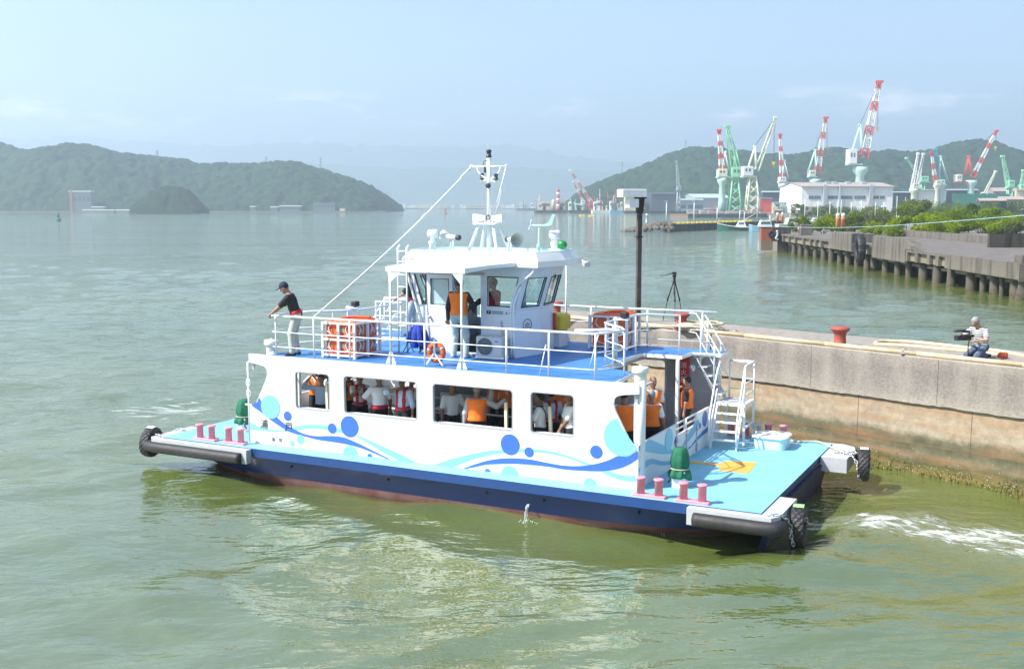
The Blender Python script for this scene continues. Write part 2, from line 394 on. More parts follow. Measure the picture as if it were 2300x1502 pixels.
# ---- wooded hills
M['forest'] = mat('forest_green', (.006, .022, .012), .95, col2=(.034, .068, .026), vscale=.09, spec=.1)
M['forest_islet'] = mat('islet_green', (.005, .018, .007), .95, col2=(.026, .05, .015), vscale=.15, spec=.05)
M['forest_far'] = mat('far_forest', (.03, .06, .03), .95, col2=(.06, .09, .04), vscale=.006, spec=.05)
def relief(name, ridge, Y, df, db, step, label, crown=6.2, seed=1, power=1.5, m='forest', base_py=None, spur=.2, kind='structure', cat='hill', crh=5.6):
    rg = np.random.default_rng(seed)
    pts = [pY(px, py, Y) for px, py in ridge]; xs = np.array([p.x for p in pts]); zs = np.array([max(p.z, 0) for p in pts]) - crh*.6
    X = np.arange(xs[0], xs[-1], step); Yv = np.arange(Y-df, Y+db, step)
    rid = np.interp(X, xs, zs)
    k = max(1, int(crown*1.2/step)); rid = np.convolve(np.pad(rid, k, 'edge'), np.ones(2*k+1)/(2*k+1), 'valid')
    xx, yy = np.meshgrid(X, Yv)
    nz = smoothnoise(xx.shape, (max(2, int((df+db)/120)), max(3, int((xs[-1]-xs[0])/70))), seed)
    nz2 = smoothnoise(xx.shape, (max(2, int((df+db)/40)), max(3, int((xs[-1]-xs[0])/28))), seed+1)
    t = (yy-Y); t = np.where(t < 0, -t/df, t/db)
    prof = 1 - np.abs(t)**power
    edge = np.sin(np.clip(np.abs(t), 0, 1)*math.pi)
    H = rid[None, :]*np.clip(prof + edge*spur*(nz-.5)*2 + edge*spur*.4*(nz2-.5)*2, 0, 1.02)
    land = H > 1.2
    if crown:
        n = int(xx.size*step*step/(crown*crown*1.1)); C = np.zeros_like(H)
        cx = rg.uniform(X[0], X[-1], n); cy = rg.uniform(Yv[0], Yv[-1], n); cr_ = crown*rg.uniform(.55, 1.25, n); ch = crh*rg.uniform(.5, 1.3, n)
        for q in range(n):
            i0 = max(0, int((cy[q]-cr_[q]-Yv[0])/step)); i1 = min(len(Yv), int((cy[q]+cr_[q]-Yv[0])/step)+2)
            j0 = max(0, int((cx[q]-cr_[q]-X[0])/step)); j1 = min(len(X), int((cx[q]+cr_[q]-X[0])/step)+2)
            if i1 <= i0 or j1 <= j0: continue
            d2 = ((xx[i0:i1, j0:j1]-cx[q])**2 + (yy[i0:i1, j0:j1]-cy[q])**2)/cr_[q]**2
            C[i0:i1, j0:j1] = np.maximum(C[i0:i1, j0:j1], ch[q]*np.sqrt(np.clip(1-d2, 0, 1)))
        H = np.where(land, H + C, -1.5)
    else: H = np.where(land, H + 6*(nz2-.5), -1.5)
    o = npmesh(name, np.stack([xx, yy, H], -1).reshape(-1, 3), grid_faces(*xx.shape), M[m], smooth=True)
    return tag(o, label, cat, kind=kind)
relief('hill', [(-420,345),(-250,352),(-150,330),(0,322),(60,341),(100,337),(150,334),(190,328),(240,342),(330,356),(395,359),(440,371),(545,373),(600,376),(660,365),(700,378),(740,388),(790,405),(830,422),(865,445),(880,462),(892,476)],
       1300, 185, 170, 2.2, 'long wooded hill across the water with a rounded end', seed=11, power=1.7)
relief('hill', [(1262,476),(1290,440),(1340,414),(1420,384),(1500,350),(1560,335),(1620,337),(1700,345),(1750,351),(1800,351),(1830,344),(1860,332),(1900,340),(1950,346),(2000,339),(2060,343),(2100,340),(2140,325),(2190,320),(2230,327),(2270,345),(2300,362),(2400,385),(2520,400)],
       1250, 210, 170, 2.2, 'wooded hill behind the shipyard cranes', seed=23, power=1.5)
relief('islet', [(300,478),(310,465),(325,444),(345,430),(370,421),(395,419),(415,424),(435,438),(448,455),(458,478)], 960, 24, 24, 1.1,
       'small round wooded islet before the long hill', crown=4.2, seed=5, m='forest_islet', power=2.2, cat='islet', crh=3.4, spur=.1)
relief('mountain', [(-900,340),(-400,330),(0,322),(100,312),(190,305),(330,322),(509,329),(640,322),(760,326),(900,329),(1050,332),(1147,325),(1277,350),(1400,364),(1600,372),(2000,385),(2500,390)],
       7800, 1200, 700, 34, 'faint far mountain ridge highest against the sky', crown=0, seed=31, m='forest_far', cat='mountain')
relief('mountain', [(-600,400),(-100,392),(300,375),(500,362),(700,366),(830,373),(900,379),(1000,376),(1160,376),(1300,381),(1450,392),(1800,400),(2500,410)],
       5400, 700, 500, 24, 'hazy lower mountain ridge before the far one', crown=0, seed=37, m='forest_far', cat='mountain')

# ---- flat land of the shipyard, the far shores and the old wharf
M['ground'] = mat('ground_concrete', (.24, .22, .19), .9, var=.35, vscale=.3)
M['quaywall'] = mat('dark_quay_wall', (.09, .09, .09), .85, var=.5, vscale=.4)
def land(name, poly, z, label, m='ground'):
    o = MB().prism([(p.x, p.y) for p in poly], -1.2, z).build(name, M[m]); return tag(o, label, 'ground', kind='structure')
def gY(px, Y): p = pY(px, 470, Y); return Vector((p.x, Y, 0))
land('ground', [gY(1395,1010), gY(1560,1000), gY(1700,985), gY(1695,640), gY(1790,600), gY(2700,590), gY(2600,1150), gY(1330,1150)], 2.2, 'flat shipyard ground along the far shore')
land('ground', [gY(-300,1106), gY(60,1108), gY(330,1106), gY(700,1106), gY(780,1106), gY(868,1112), gY(860,1180), gY(-320,1180)], 1.3, 'narrow shore strip below the long hill')
land('ground', [gY(885,2350), gY(1230,2250), gY(1330,2250), gY(1330,2600), gY(860,2600)], 2.0, 'flat far town shore in haze')
land('ground', [Vector((46.5,60,0)), Vector((44.5,128,0)), Vector((36,157,0)), Vector((47,190,0)), gY(1830,300), gY(2050,350), gY(2500,330), Vector((140,60,0))], 2.35, 'overgrown ground behind the old wharf')

# ---- haze
def haze():
    o = MB().box(-3900, 3900, -60, 8900, -2.6, 530).build('haze', [])
    m = bpy.data.materials.new('haze_air'); m.use_nodes = True; n, l = m.node_tree.nodes, m.node_tree.links; n.clear()
    out = n.new('ShaderNodeOutputMaterial'); v = n.new('ShaderNodeVolumePrincipled')
    v.inputs['Color'].default_value = (.745, .868, .985, 1); v.inputs['Density'].default_value = HAZE; v.inputs['Anisotropy'].default_value = .5
    l.new(v.outputs[0], out.inputs['Volume']); o.data.materials.append(m)
    tag(o, 'pale summer haze over the harbour', 'haze', kind='stuff')
HAZE = .00040
haze()
# ================================================================== FERRY
_rz = math.atan2(-FU.y, -FU.x)
ferry = empty('ferry', B(4.77, 2.73, 0), _rz, 'white and blue passenger ferry with wave and bubble pattern along its side', 'ferry')
CROP = {1:(580,320,2.7816),2:(540,780,4.423),3:(900,800,4.107),4:(1300,660,3.754),5:(1340,920,3.594),6:(320,860,3.966),7:(1060,540,5.365),8:(860,600,6.829),9:(1500,700,4.418)}
def K(n, x, y): a, b, s = CROP[n]; return a + x/s, b + y/s
def FB(): return MB(B)
# ---- hull
def outline(p, q, hl, hw, n=64):
    t = np.sin(np.linspace(-math.pi/2, math.pi/2, n//2+1)); o = []
    w = hw*(1-np.abs(t)**p)**q
    o = [(4.77+hl*a, 2.73-b) for a, b in zip(t, w)] + [(4.77+hl*a, 2.73+b) for a, b in zip(t[::-1][1:-1], w[::-1][1:-1])]
    return o
def make_hull():
    b = FB(); lv = [(-.7, 4.5, .4, 6.2, 2.6), (0, 5, .36, 7.0, 2.9), (.04, 5.2, .35, 7.04, 2.91), (.145, 6, .32, 7.12, 2.93), (.57, 14, .2, 7.25, 2.97)]
    rings = [[(x, y, z) for x, y in outline(p, q, hl, hw)] for z, p, q, hl, hw in lv]
    for i in range(4):
        b.cm = 0 if i < 3 else 1
        b.loft(rings[i:i+2], False, True)
    h = b.build('hull', [M['boot'], M['navy']], ferry)
    for hu in (8.2, 3.2, 5.6, -.1, 1.9): FB().lathe((hu, -.235, .42), [(.001,-.02),(.028,-.02),(.028,.03),(.001,.03)], 10, axis=tuple(FV)).build('drain_port', M['black'], h)
    return h
M['boot'] = mat('red_boot_topping', (.12, .03, .026), .55, col2=(.20, .115, .11), vscale=2.2, bump=.15, bscale=8)
hull = make_hull()
b = FB()
b.loft([[(-2.25,-.30,.56),(11.55,-.30,.56),(11.55,5.76,.56),(-2.25,5.76,.56)],[(-2.5,-.5,.61),(11.76,-.5,.61),(11.76,5.96,.61),(-2.5,5.96,.61)],[(-2.53,-.5,.80),(11.79,-.5,.80),(11.79,5.96,.80),(-2.53,5.96,.80)]])
b.build('rubbing_band', M['navy_lit'], ferry)
b = FB(); b.prism([(-2.53,-.5),(11.79,-.5),(11.79,5.96),(-2.53,5.96)], .801, .808); maindeck = b.build('deck', M['cyan'], ferry)
b = FB(); b.prism([(.03,.06),(9.5,.06),(9.5,5.4),(.03,5.4)], .809, .814); b.build('cabin_floor', M['floor'], ferry)
b = FB(); b.loft([[(-2.58,.1,.6),(-2.58,5.36,.6),(-2.5,5.36,.6),(-2.5,.1,.6)],[(-2.34,.3,-.5),(-2.34,5.16,-.5),(-2.2,5.16,-.5),(-2.2,.3,-.5)]]); b.build('stern_plate', M['navy_dark'], ferry)
# orange floor marking at the gangway
b = FB(); pl = [bz(*K(5,*p),.8)[:2] for p in [(740,415),(940,434),(990,438),(1060,415),(1300,430),(1220,520),(975,490),(1010,462),(940,452),(742,432)]]
plate(b, pl, [], .004, lambda x, y, d: (x, y, .8115+d)); b.build('gangway_marking', M['orange_mark'], ferry)
# arms that carry the tyres, with rubber strips
def arm(mir_u, mir_v, long_):
    xe = -2.86 if (not mir_u and not mir_v) else -3.1
    f = lambda u, v: ((9.23-max(u, -2.94) if mir_u else max(u, xe)), (5.46-v if mir_v else v))
    u0 = -1.2 if not long_ else .12
    poly = [(u0,-.505),(u0,-.68),(-2.75,-.68),(-3.02,-.5),(-3.1,-.2),(-3.1,.85),(-2.535,.85),(-2.535,-.505)]
    b = FB(); b.prism([f(*p) for p in poly], .47, .785); a = b.build('fender_arm', M['grey'], ferry)
    b = FB(); path = spline([(u0-.14,-.70,.60),(u0-.6,-.71,.60),(-2.2,-.71,.60),(-2.6,-.71,.6),(-2.95,-.62,.6),(-3.13,-.42,.6),(-3.17,-.2,.6)], 5)
    b.tube([(*f(p[0],p[1]),p[2]-.01) for p in path], .128, 14); b.build('rubber_strip', M['rubber'], a)
for mu, mv, lg in ((0,0,0),(0,1,0),(1,0,1),(1,1,1)): arm(mu, mv, lg)
def bitts(u, v):
    b = FB(); b.bbox(u-.33,u+.33,v-.085,v+.085,.809,.86,.015)
    for du in (-.18, .18): b.lathe((u+du, v, .86), [(.078,0),(.078,.27),(.1,.285),(.1,.31),(.07,.315)], 18)
    b.build('mooring_bitts', M['pink'], ferry)
for u, v in ((-.37,-.36),(-1.22,-.38),(10.63,-.3),(9.76,-.3),(-1.26,5.8),(-.37,5.8),(10.63,5.8),(9.76,5.8)): bitts(u, v)
# winches under green covers
def winch(u, v, seed, fl=1):
    rg = random.Random(seed)
    b = FB(); b.bbox(u-.14,u+.14,v-.14,v+.14,.809,1.15,.02); b.lathe((u,v,1.15),[(.12,0),(.09,.05),(.09,.25),(.13,.3)],16)
    w = b.build('winch', M['white2'], ferry)
    c = FB(); n = 40; rings = []
    for i, (z, r) in enumerate([(1.0,.21),(1.06,.215),(1.14,.185),(1.17,.155),(1.2,.165),(1.28,.185),(1.38,.18),(1.48,.155),(1.55,.135),(1.585,.10),(1.59,.012)]):
        a = .17*max(0, 1-i/9.)
        rings.append([(u + r*(1+a*math.sin(7*q+seed)+a*.6*math.sin(13*q+2))*math.cos(q), v + r*(1+a*math.sin(7*q+seed))*math.sin(q), z - (.09*max(0, math.cos(q-2.1))**2 if i < 2 else 0) + .012*math.sin(5*q)*(i<8)) for q in [2*math.pi*j/n for j in range(n)]])
    c.loft(rings, True, True); cv = c.build('cover', M['green_cloth'], w)
    t = FB(); t.tube([(u+.182*math.cos(q), v+.182*math.sin(q), 1.175) for q in [2*math.pi*j/28 for j in range(28)]], .012, 6, closed=True); t.build('lashing', M['rope'], w)
    h = FB(); h.tube(spline([(u+fl*.16,v-.1,1.16),(u+fl*.2,v-.12,1.08),(u+fl*.14,v-.15,.98),(u+fl*.19,v-.14,.9)], 5), .014, 6); h.build('hose', M['black'], w)
winch(-.63,.64,3); winch(10.55,.95,8,-1)
# hatch with round coaming and clips
b = FB(); b.loft([[(-1.36+x, 5.02+y, z) for x, y in rrect(-.36*k,-.36*k,.36*k,.36*k,.14)] for z, k in ((.809,1),(1.06,1))])
ht = b.build('hatch', M['cyanroof'], ferry)
b = FB(); b.loft([[(-1.36+x, 5.02+y, z) for x, y in rrect(-.4*k,-.4*k,.4*k,.4*k,.16)] for z, k in ((1.062,1),(1.085,1.0),(1.10,.95))])
for q in range(6): a = q*math.pi/3; b.bar((-1.36+.1*math.cos(a),5.02+.1*math.sin(a),1.12),(-1.36+.38*math.cos(a),5.02+.38*math.sin(a),1.115),.016,6)
b.lathe((-1.36,5.02,1.09),[(.1,0),(.1,.05),(.05,.06)],12); b.build('lid', M['white2'], ht)
b = FB(); b.tube(spline([(-.95,5.45,.8),(-.95,5.45,1.12),(-.93,5.4,1.2),(-.9,5.3,1.22),(-.88,5.22,1.18)],4), .05, 10); b.build('vent_pipe', M['greywall'], ferry)
# ---- cabin
T_side = lambda v: (lambda x, y, d: (x, v + d, y))
AFT_CUT = [(0,.809),(0,1.68),(.13,1.70),(.18,1.74),(.49,2.32),(.53,2.45),(.51,2.55),(.45,2.61),(.3,2.645),(.0,2.68)]
sideP = [(0,.809),(9.54,.809)] + [(9.54-x, y) for x, y in AFT_CUT[1:]] + [(9.54,2.876),(9.04,2.876),(9.04,2.80),(.5,2.80),(.5,2.876),(0,2.876)] + AFT_CUT[::-1][:-1]
WIN = [(7.27,1.715,8.22,2.56),(4.99,1.715,6.89,2.56),(2.71,1.71,4.61,2.56),(1.355,1.71,2.32,2.56)]
holes = [rrect(*w, .085) for w in WIN]
b = FB(); plate(b, sideP, holes, .06, T_side(.03)); wall = b.build('cabin_wall', M['white'], ferry)
farP = [(0,.809),(9.54,.809),(9.54,2.876),(9.04,2.876),(9.04,2.80),(.5,2.80),(.5,2.876),(0,2.876)]
b = FB(); plate(b, farP, [rrect(*w, .085) for w in WIN] + [rrect(8.5,1.72,9.25,2.55,.08)], .06, T_side(5.43)); b.build('cabin_wall', M['white'], ferry)
for w in WIN:                                            # gasket and sill of each opening
    b = FB(); plate(b, rrect(w[0]-.012,w[1]-.012,w[2]+.012,w[3]+.012,.095), [rrect(w[0]+.018,w[1]+.018,w[2]-.018,w[3]-.018,.07)], .07, T_side(.031))
    fr = b.build('window_frame', M['greywall'], ferry)
    b = FB(); b.box(w[0]+.06,w[2]-.06,.07,.19,w[1]-.05,w[1]+.012); b.build('sill', M['white2'], fr)
# painted waves and bubbles, writing (all on the near side)
def side_poly(pts, n): return [(q[0], q[2]) for q in (bv(*K(n,*p), -.004) for p in pts)]
def decal(name, pls, m, layer, par=None):
    for pl in pls: b = FB(); plate(b, pl, [], .002, lambda x, y, d: (x, -.0035-.0025*layer + d, y)); b.build(name, M[m], par or wall)
def sm(pts, n): return [p[:2] for p in spline([(x, y, 0) for x, y in pts], n)]
def ring_poly(n, up, lo): return side_poly(sm(up, 4) + sm(lo, 4), n)
def bub(n, x, y, top, cut=None):
    u, _, z = bv(*K(n, x, y), 0); r = abs(bv(*K(n, x, top), 0)[2] - z); c = circ(u, z, r, 36)
    if cut == 'half': c = [p for p in c if p[1] >= z-.001]
    return c
big = bub(3, 2040, 745, 568)
big = [p for p in big if p[0] >= .002]
cx_, cz_ = bv(*K(3,2040,745),0)[0], bv(*K(3,2040,745),0)[2]
def clipcut(p):                                          # keep the big bubble on the wall beside the cut-out
    x, z = p
    lim = .17 + (z-1.72)*(.34/.62) if z > 1.70 else 0
    return (max(x, lim+.02), z) if z <= 2.35 else p
big = [clipcut(p) for p in big]
if big[0][1] > 1.5: pass
decal('cyan_wave', [
    ring_poly(2, [(95,740),(180,785),(260,808),(350,818),(440,820)], [(470,832),(420,834),(330,836),(230,828),(95,815)]),
    ring_poly(2, [(500,800),(600,775),(700,766),(800,770),(885,780),(1015,815)], [(1015,845),(955,840),(880,822),(760,805),(650,808),(560,822)]),
    ring_poly(2, [(1150,878),(1200,885),(1400,975),(1600,1065),(1750,1140)], [(1590,1128),(1450,1060),(1300,970),(1170,895)]),
    ring_poly(3, [(310,1000),(450,950),(600,912),(800,872),(1000,858),(1150,853),(1300,862),(1450,888),(1600,935),(1760,995)], [(1700,1000),(1600,955),(1450,912),(1300,888),(1150,880),(1000,888),(850,905),(700,940),(560,990),(480,1022),(380,1010)]),
    ring_poly(3, [(1840,1060),(1920,1055),(2000,1085),(2100,1102),(2188,1095)], [(2188,1155),(2080,1150),(1980,1125),(1880,1080)])], 'wave_cyan', 0)
decal('blue_wave', [
    side_poly(sm([(185,495),(215,545),(270,610),(360,690),(450,765),(560,825),(650,862),(760,880),(900,878),(1020,890),(1100,920),(1200,965),(1300,1015),(1400,1065),(1495,1113)],3) + sm([(1450,1105),(1350,1060),(1200,1000),(1050,960),(900,935),(760,915),(650,885),(560,862),(470,830),(380,775),(280,705),(200,640),(110,572),(165,545)],3), 2),
    ring_poly(3, [(570,1035),(680,995),(800,960),(920,942),(1060,938),(1200,950),(1350,980),(1500,1005),(1650,1010),(1800,990),(1920,955),(2000,920),(2100,925),(2188,870)], [(2188,945),(2100,1000),(1990,1040),(1850,1058),(1700,1055),(1500,1040),(1350,1015),(1200,1000),(1050,990),(900,992),(780,1000),(660,1025),(590,1037)])], 'wave_blue', 1)
for n, x, y, t, m, c in [(2,300,590,473,'wave_cyan',0),(2,470,680,633,'wave_blue',0),(2,913,803,752,'wave_blue',0),(2,1085,785,680,'wave_blue',0),(2,598,912,866,'wave_cyan',0),(2,517,950,922,'wave_cyan',0),
                         (2,1095,1062,975,'wave_cyan','half'),(2,1287,1083,1053,'wave_blue','half'),(3,1010,812,716,'wave_blue',0),(3,1185,882,836,'wave_blue',0),(3,1805,880,820,'wave_blue',0),
                         (3,1010,1096,1008,'wave_cyan','half'),(3,803,1068,1035,'wave_blue','half'),(3,1750,1186,1120,'wave_cyan','half')]:
    decal('bubble', [bub(n,x,y,t,c or None)], m, 2)
decal('bubble', [big], 'wave_cyan', 2)
def lettering(name, s, size, T, m, par, thick=.004, align='CENTER'):
    vs, fs = text2d(s, size, thick, align); b = FB(); b.add([T(*v) for v in vs], fs); return b.build(name, M[m], par)
for s, n, x, y, size in (('浦',2,237,765,.235),('戸',2,483,795,.235),('高',2,330,915,.11),('知',2,400,922,.11)):
    u, _, z = bv(*K(n,x,y),0); lettering('lettering', s, size, lambda a, c, d, u=u, z=z: (u-a, -.0125-d, z+c), 'text', wall)
for n, x, y in ((5,540,1003),(6,870,797)):
    u, v_, z = bv(*K(n,x,y), -.2); lettering('draft_mark', '16', .11, lambda a, c, d, u=u, z=z: (u-a, -.215-d+ (0 if n == 5 else .12), z+c), 'black', hull, .05)
# end bulwarks with gates
def bulwark(u0, sgn, deco):
    T = lambda x, y, d: (u0 + d, x, y)
    b = FB(); plate(b, [(.06,.809),(5.4,.809),(5.4,1.68),(3.66,1.68),(3.66,1.44),(2.25,1.44),(2.25,1.69),(.5,1.69),(.06,1.69)], [], .05, T); w = b.build('bulwark', M['white'], ferry)
    b = FB()
    for v0, v1 in ((2.27,2.9),(3.0,3.64)):
        b.tube([(u0,v0,1.45),(u0,v0,1.68),(u0,v1,1.68),(u0,v1,1.45)],.022,8); b.bar((u0,v0,1.56),(u0,v1,1.56),.018)
    b.build('gate_rail', M['white2'], w)
    for v0 in (2.26,2.95,3.66):
        b = FB(); b.bar((u0-sgn*.03,v0,.83),(u0-sgn*.03,v0,1.44),.02)
        for z0 in (.95,1.3): b.box(u0-sgn*.03-.03,u0-sgn*.03+.03,v0-.04,v0+.04,z0,z0+.06)
        b.build('hinge', M['greywall'], w)
    if deco:
        def bu(px, py, uu):
            r = ray(px, py); t = (uu-(CAMP-FO).dot(FU))/r.dot(FU); d = CAMP+r*t-FO; return d.dot(FV), d.z
        def pl4(pts): return [bu(*K(4,*p), u0-.027) for p in pts]
        def dd(name, pls, m, ly):
            for p in pls: b = FB(); plate(b, p, [], .002, lambda x, y, d: (u0-.0275-.0025*ly+d, x, y)); b.build(name, M[m], w)
        dd('teal_wave', [pl4([(502,1285),(600,1225),(690,1262),(790,1310),(790,1345),(700,1350),(600,1335),(502,1318)]), pl4(sm([(502,1478),(560,1410),(620,1388),(700,1408),(790,1405)],4)+sm([(780,1440),(690,1445),(620,1432),(570,1460),(515,1505)],4)),
            pl4([(868,1292),(905,1215),(960,1115),(1005,1055),(1020,1085),(965,1190),(900,1275)])], 'wave_teal', 0)
        dd('blue_wave', [pl4([(915,1302),(950,1275),(985,1225),(1040,1160),(1092,1112),(1092,1152),(1040,1195),(990,1240),(930,1305)])], 'wave_blue2', 1)
        for x, y, ry, m in ((760,1230,95,'wave_cyan'),(1063,1050,65,'wave_blue2'),(1022,1110,24,'wave_blue2')):
            v_, z_ = bu(*K(4,x,y), u0-.03); r_ = abs(bu(*K(4,x,y-ry), u0-.03)[1]-z_); dd('bubble', [circ(v_, z_, r_)], m, 2)
        v_, z_ = bu(*K(4,820,1245), u0-.03)
        dd('emblem', [circ(v_, z_, .1)], 'navy', 2); dd('emblem', [[(v_-.05,z_-.07),(v_-.01,z_+.06),(v_+.03,z_+.07),(v_+.06,z_-.02),(v_+.02,z_-.01),(v_+.0,z_-.06)]], 'white2', 3)
M['wave_teal'] = mat('wave_teal', (.17,.46,.66), .35); M['wave_blue2'] = mat('wave_blue_deep', (.06,.16,.50), .35)
bulwark(.025, 1, True); bulwark(9.515, -1, False)
# pillars, pipe columns, bow fairing
b = FB(); b.bbox(.56,.64,4.06,4.14,.814,2.80,.012); b.build('pillar', M['white2'], ferry)
b = FB(); b.bbox(.45,.53,1.15,1.23,.814,2.80,.012); b.build('pillar', M['white2'], ferry)
b = FB(); b.bbox(9.0,9.08,1.15,1.23,.814,2.80,.012); b.build('pillar', M['white2'], ferry)
def column(u, v, z1):
    b = FB(); b.lathe((u,v,.81),[(.115,0),(.115,z1-.81-.12)],20); p = b.build('vent_column', M['white2'], ferry)
    b = FB(); b.lathe((u,v,z1-.13),[(.12,-.12),(.122,-.1),(.122,0),(.155,.005),(.165,.03),(.165,.1),(.15,.125),(.02,.135),(.018,.16),(.005,.162)],24); b.build('cap', M['white2'], p)
uc = bv(1438.5, 830, .2)[0]; column(uc, .2, 3.19)
uc = bv(609.5, 770, .2)[0]; column(uc, .2, 3.21)
for u0, s in ((.07,1),(9.47,-1)):
    b = FB(); T = lambda x, y, d: (u0, x, y)
    plate(b, [(.06,2.79),(.06,2.5),(.1,2.55),(.2,2.66),(.5,2.74),(.9,2.77),(.9,2.79)], [], .05, lambda x, y, d: (u0+d, x, y)); b.build('bracket', M['greywall'], ferry)
b = FB(); b.bar((9.6,.03,.81),(9.6,.03,2.66),.022); b.tube(spline([(9.6,.03,2.6),(9.62,.05,2.66),(9.55,.1,2.7)],3),.02)
for z0 in (2.2,1.95): b.tube([(9.6+.06*math.cos(q),.03,z0+.09*math.sin(q)) for q in [2*math.pi*i/10 for i in range(10)]],.012,5,closed=True)
b.bar((9.45,.03,1.68),(9.7,.03,1.68),.02); b.build('flag_pole', M['white2'], ferry)
# furniture under the deck
def bench(u0, u1, v0):
    b = FB(); b.bbox(u0,u1,v0,v0+.42,1.2,1.25,.02); b.bbox(u0,u1,v0+.38,v0+.43,1.25,1.6,.02); bn = b.build('bench', M['greywall'], ferry)
    b = FB()
    for u in (u0+.1,(u0+u1)/2,u1-.1): b.box(u-.02,u+.02,v0+.05,v0+.09,.814,1.2); b.box(u-.02,u+.02,v0+.36,v0+.4,.814,1.2)
    b.build('bench_legs', M['darksteel'], bn)
bench(5.2,6.8,3.6); bench(2.9,4.5,3.6); bench(5.2,6.8,4.8); bench(2.9,4.5,4.8)
b = FB()
for v0 in (1.75,3.1):
    for z0 in (1.62,1.25): b.tube([(1.4,v0,z0),(4.3,v0,z0)],.022); b.tube([(4.9,v0,z0),(7.9,v0,z0)],.022)
    for u in (1.4,2.4,3.4,4.3,4.9,5.9,6.9,7.9): b.bar((u,v0,.814),(u,v0,1.62),.024)
b.build('handrail', M['white2'], ferry)
for u, v, z1, lean in ((7.55,.32,2.28,.03),(3.02,.34,2.22,.02),(1.98,.34,2.22,.06)):
    b = FB(); b.loft([[(u+lean*k+x, v+y, z) for x, y in rrect(-.035,-.03,.035,.03,.012,2)] for z, k in ((.814,0),(z1,1))]); b.build('handrail_post', M['cream'], ferry)
for q in ((8.75,9.3,2.0,2.5,.814,1.75),(4.65,4.85,4.4,5.3,.814,2.79),(7.1,7.25,4.0,5.35,.814,2.79)): FB().bbox(*q,.02).build('locker', M['greywall'], ferry)
for u, v in ((3.4,3.3),(2.2,3.2),(3.8,3.35),(1.7,3.3)):
    b = FB(); b.bbox(u-.14,u+.14,v-.1,v+.1,1.27,1.5,.04); b.build('yellow_box', M['yellow'], ferry)
# lining of the far side of the after part, with the red box
b = FB(); b.box(.05,1.3,5.36,5.4,.815,2.79)
w = b.build('panel_lining', M['greywall'], ferry); b = FB()
for z0 in (1.15,1.5,1.9,2.35): b.box(.06,1.29,5.352,5.36,z0,z0+.015)
for u in (.5,.95): b.box(u,u+.015,5.351,5.359,.83,1.5)
b.build('panel_joint', M['grey'], w)
def fbox():
    u1, u0 = 1.04, .72
    b = FB(); b.bbox(u0,u1,5.24,5.35,1.86,2.70,.015); r = b.build('extinguisher_box', M['red'], ferry)
    for i, s in enumerate('消火器'): lettering('lettering', s, .15, lambda a, c, d, i=i: ((u0+u1)/2-.05-a, 5.236-d, 2.5-.17*i+c), 'white2', r)
fbox()
# ---- upper deck
UD = [(.5,-.004),(9.04,-.004),(8.92,1.35),(8.03,1.83),(8.03,4.18),(9.0,4.2),(9.01,4.9),(9.72,4.92),(9.72,5.464),(-.18,5.464),(-.18,4.92),(.53,4.9),(.54,4.2),(1.51,4.18),(1.51,1.83),(.62,1.35)]
b = FB(); plate(b, UD, [], .08, lambda x, y, d: (x, y, 2.836+d)); ud = b.build('upper_deck', M['white'], ferry)
def inset(P, k):
    out = []
    for i in range(len(P)):
        p, q, r = Vector(P[i-1]), Vector(P[i]), Vector(P[(i+1) % len(P)])
        e1 = (q-p).normalized(); e2 = (r-q).normalized(); n1 = Vector((-e1.y,e1.x)); n2 = Vector((-e2.y,e2.x)); n = (n1+n2); n /= max(.3, n.length_squared/2) ; out.append(tuple(q+n*k))
    return out
b = FB(); plate(b, inset(UD, .02), [], .005, lambda x, y, d: (x, y, 2.8795+d)); b.build('deck_paint', M['blue'], ud)
b = FB()
for u in (1.6,3.2,4.8,6.4,8.0): b.box(u-.04,u+.04,.07,5.39,2.70,2.794)
b.build('deck_beam', M['greywall'], ferry)
# ---- railings
ZD = 2.882
def railing(name, path, posts, zt=3.78, wires=(.53,.19), r=.024, closed_end=True):
    b = FB(); b.tube([(x, y, zt) for x, y in path], r, 8)
    for h in wires:
        w = [(x, y, ZD+h) for x, y in path]; b.tube(w, .011, 6)
    for x, y in posts: b.bar((x, y, ZD-.01), (x, y, zt), .021)
    return b.build(name, M['white2'], ferry)
def arc(p, q, r, n=5): return spline([p, q, r], n)
nearpath = [(8.9,1.0),(9.0,.5),(8.99,.2),(8.9,.09),(7.72,.07),(4.8,.07),(1.94,.07),(1.1,.07),(.95,.1),(.82,.35),(.66,.9)]
railing('railing', nearpath, [(8.80,.085),(7.72,.07),(6.75,.07),(4.83,.07),(2.89,.07),(1.94,.07),(.95,.09),(.66,.9)])
railing('railing', [(.66,.9),(.9,1.35),(1.3,1.75),(1.57,2.1),(1.585,3.0),(1.585,3.95),(1.45,4.25),(.62,4.28)], [(1.19,1.63),(1.57,2.15),(1.585,4.0),(.63,4.28)], wires=(.53,.19))
railing('railing', [(8.9,1.0),(8.65,1.35),(8.2,1.75),(7.97,2.1),(7.955,3.0),(7.955,3.95),(8.1,4.25),(8.92,4.28)], [(8.35,1.63),(7.97,2.15),(7.955,4.0),(8.91,4.28)])
railing('railing', [(.1,5.42),(2.0,5.42),(5.0,5.42),(8.0,5.42),(9.4,5.42)], [(.45,5.42),(1.82,5.42),(3.3,5.42),(4.8,5.42),(6.4,5.42),(7.9,5.42),(9.4,5.42)])
b = FB(); b.bar((2.16,.1,ZD),(2.02,.1,3.5),.012); b.bar((1.75,1.72,ZD),(1.6,1.8,3.55),.014); b.tube(spline([(1.6,1.8,3.55),(1.55,1.85,3.62),(1.45,1.9,3.62)],3),.014); b.build('rail_brace', M['white2'], ferry)
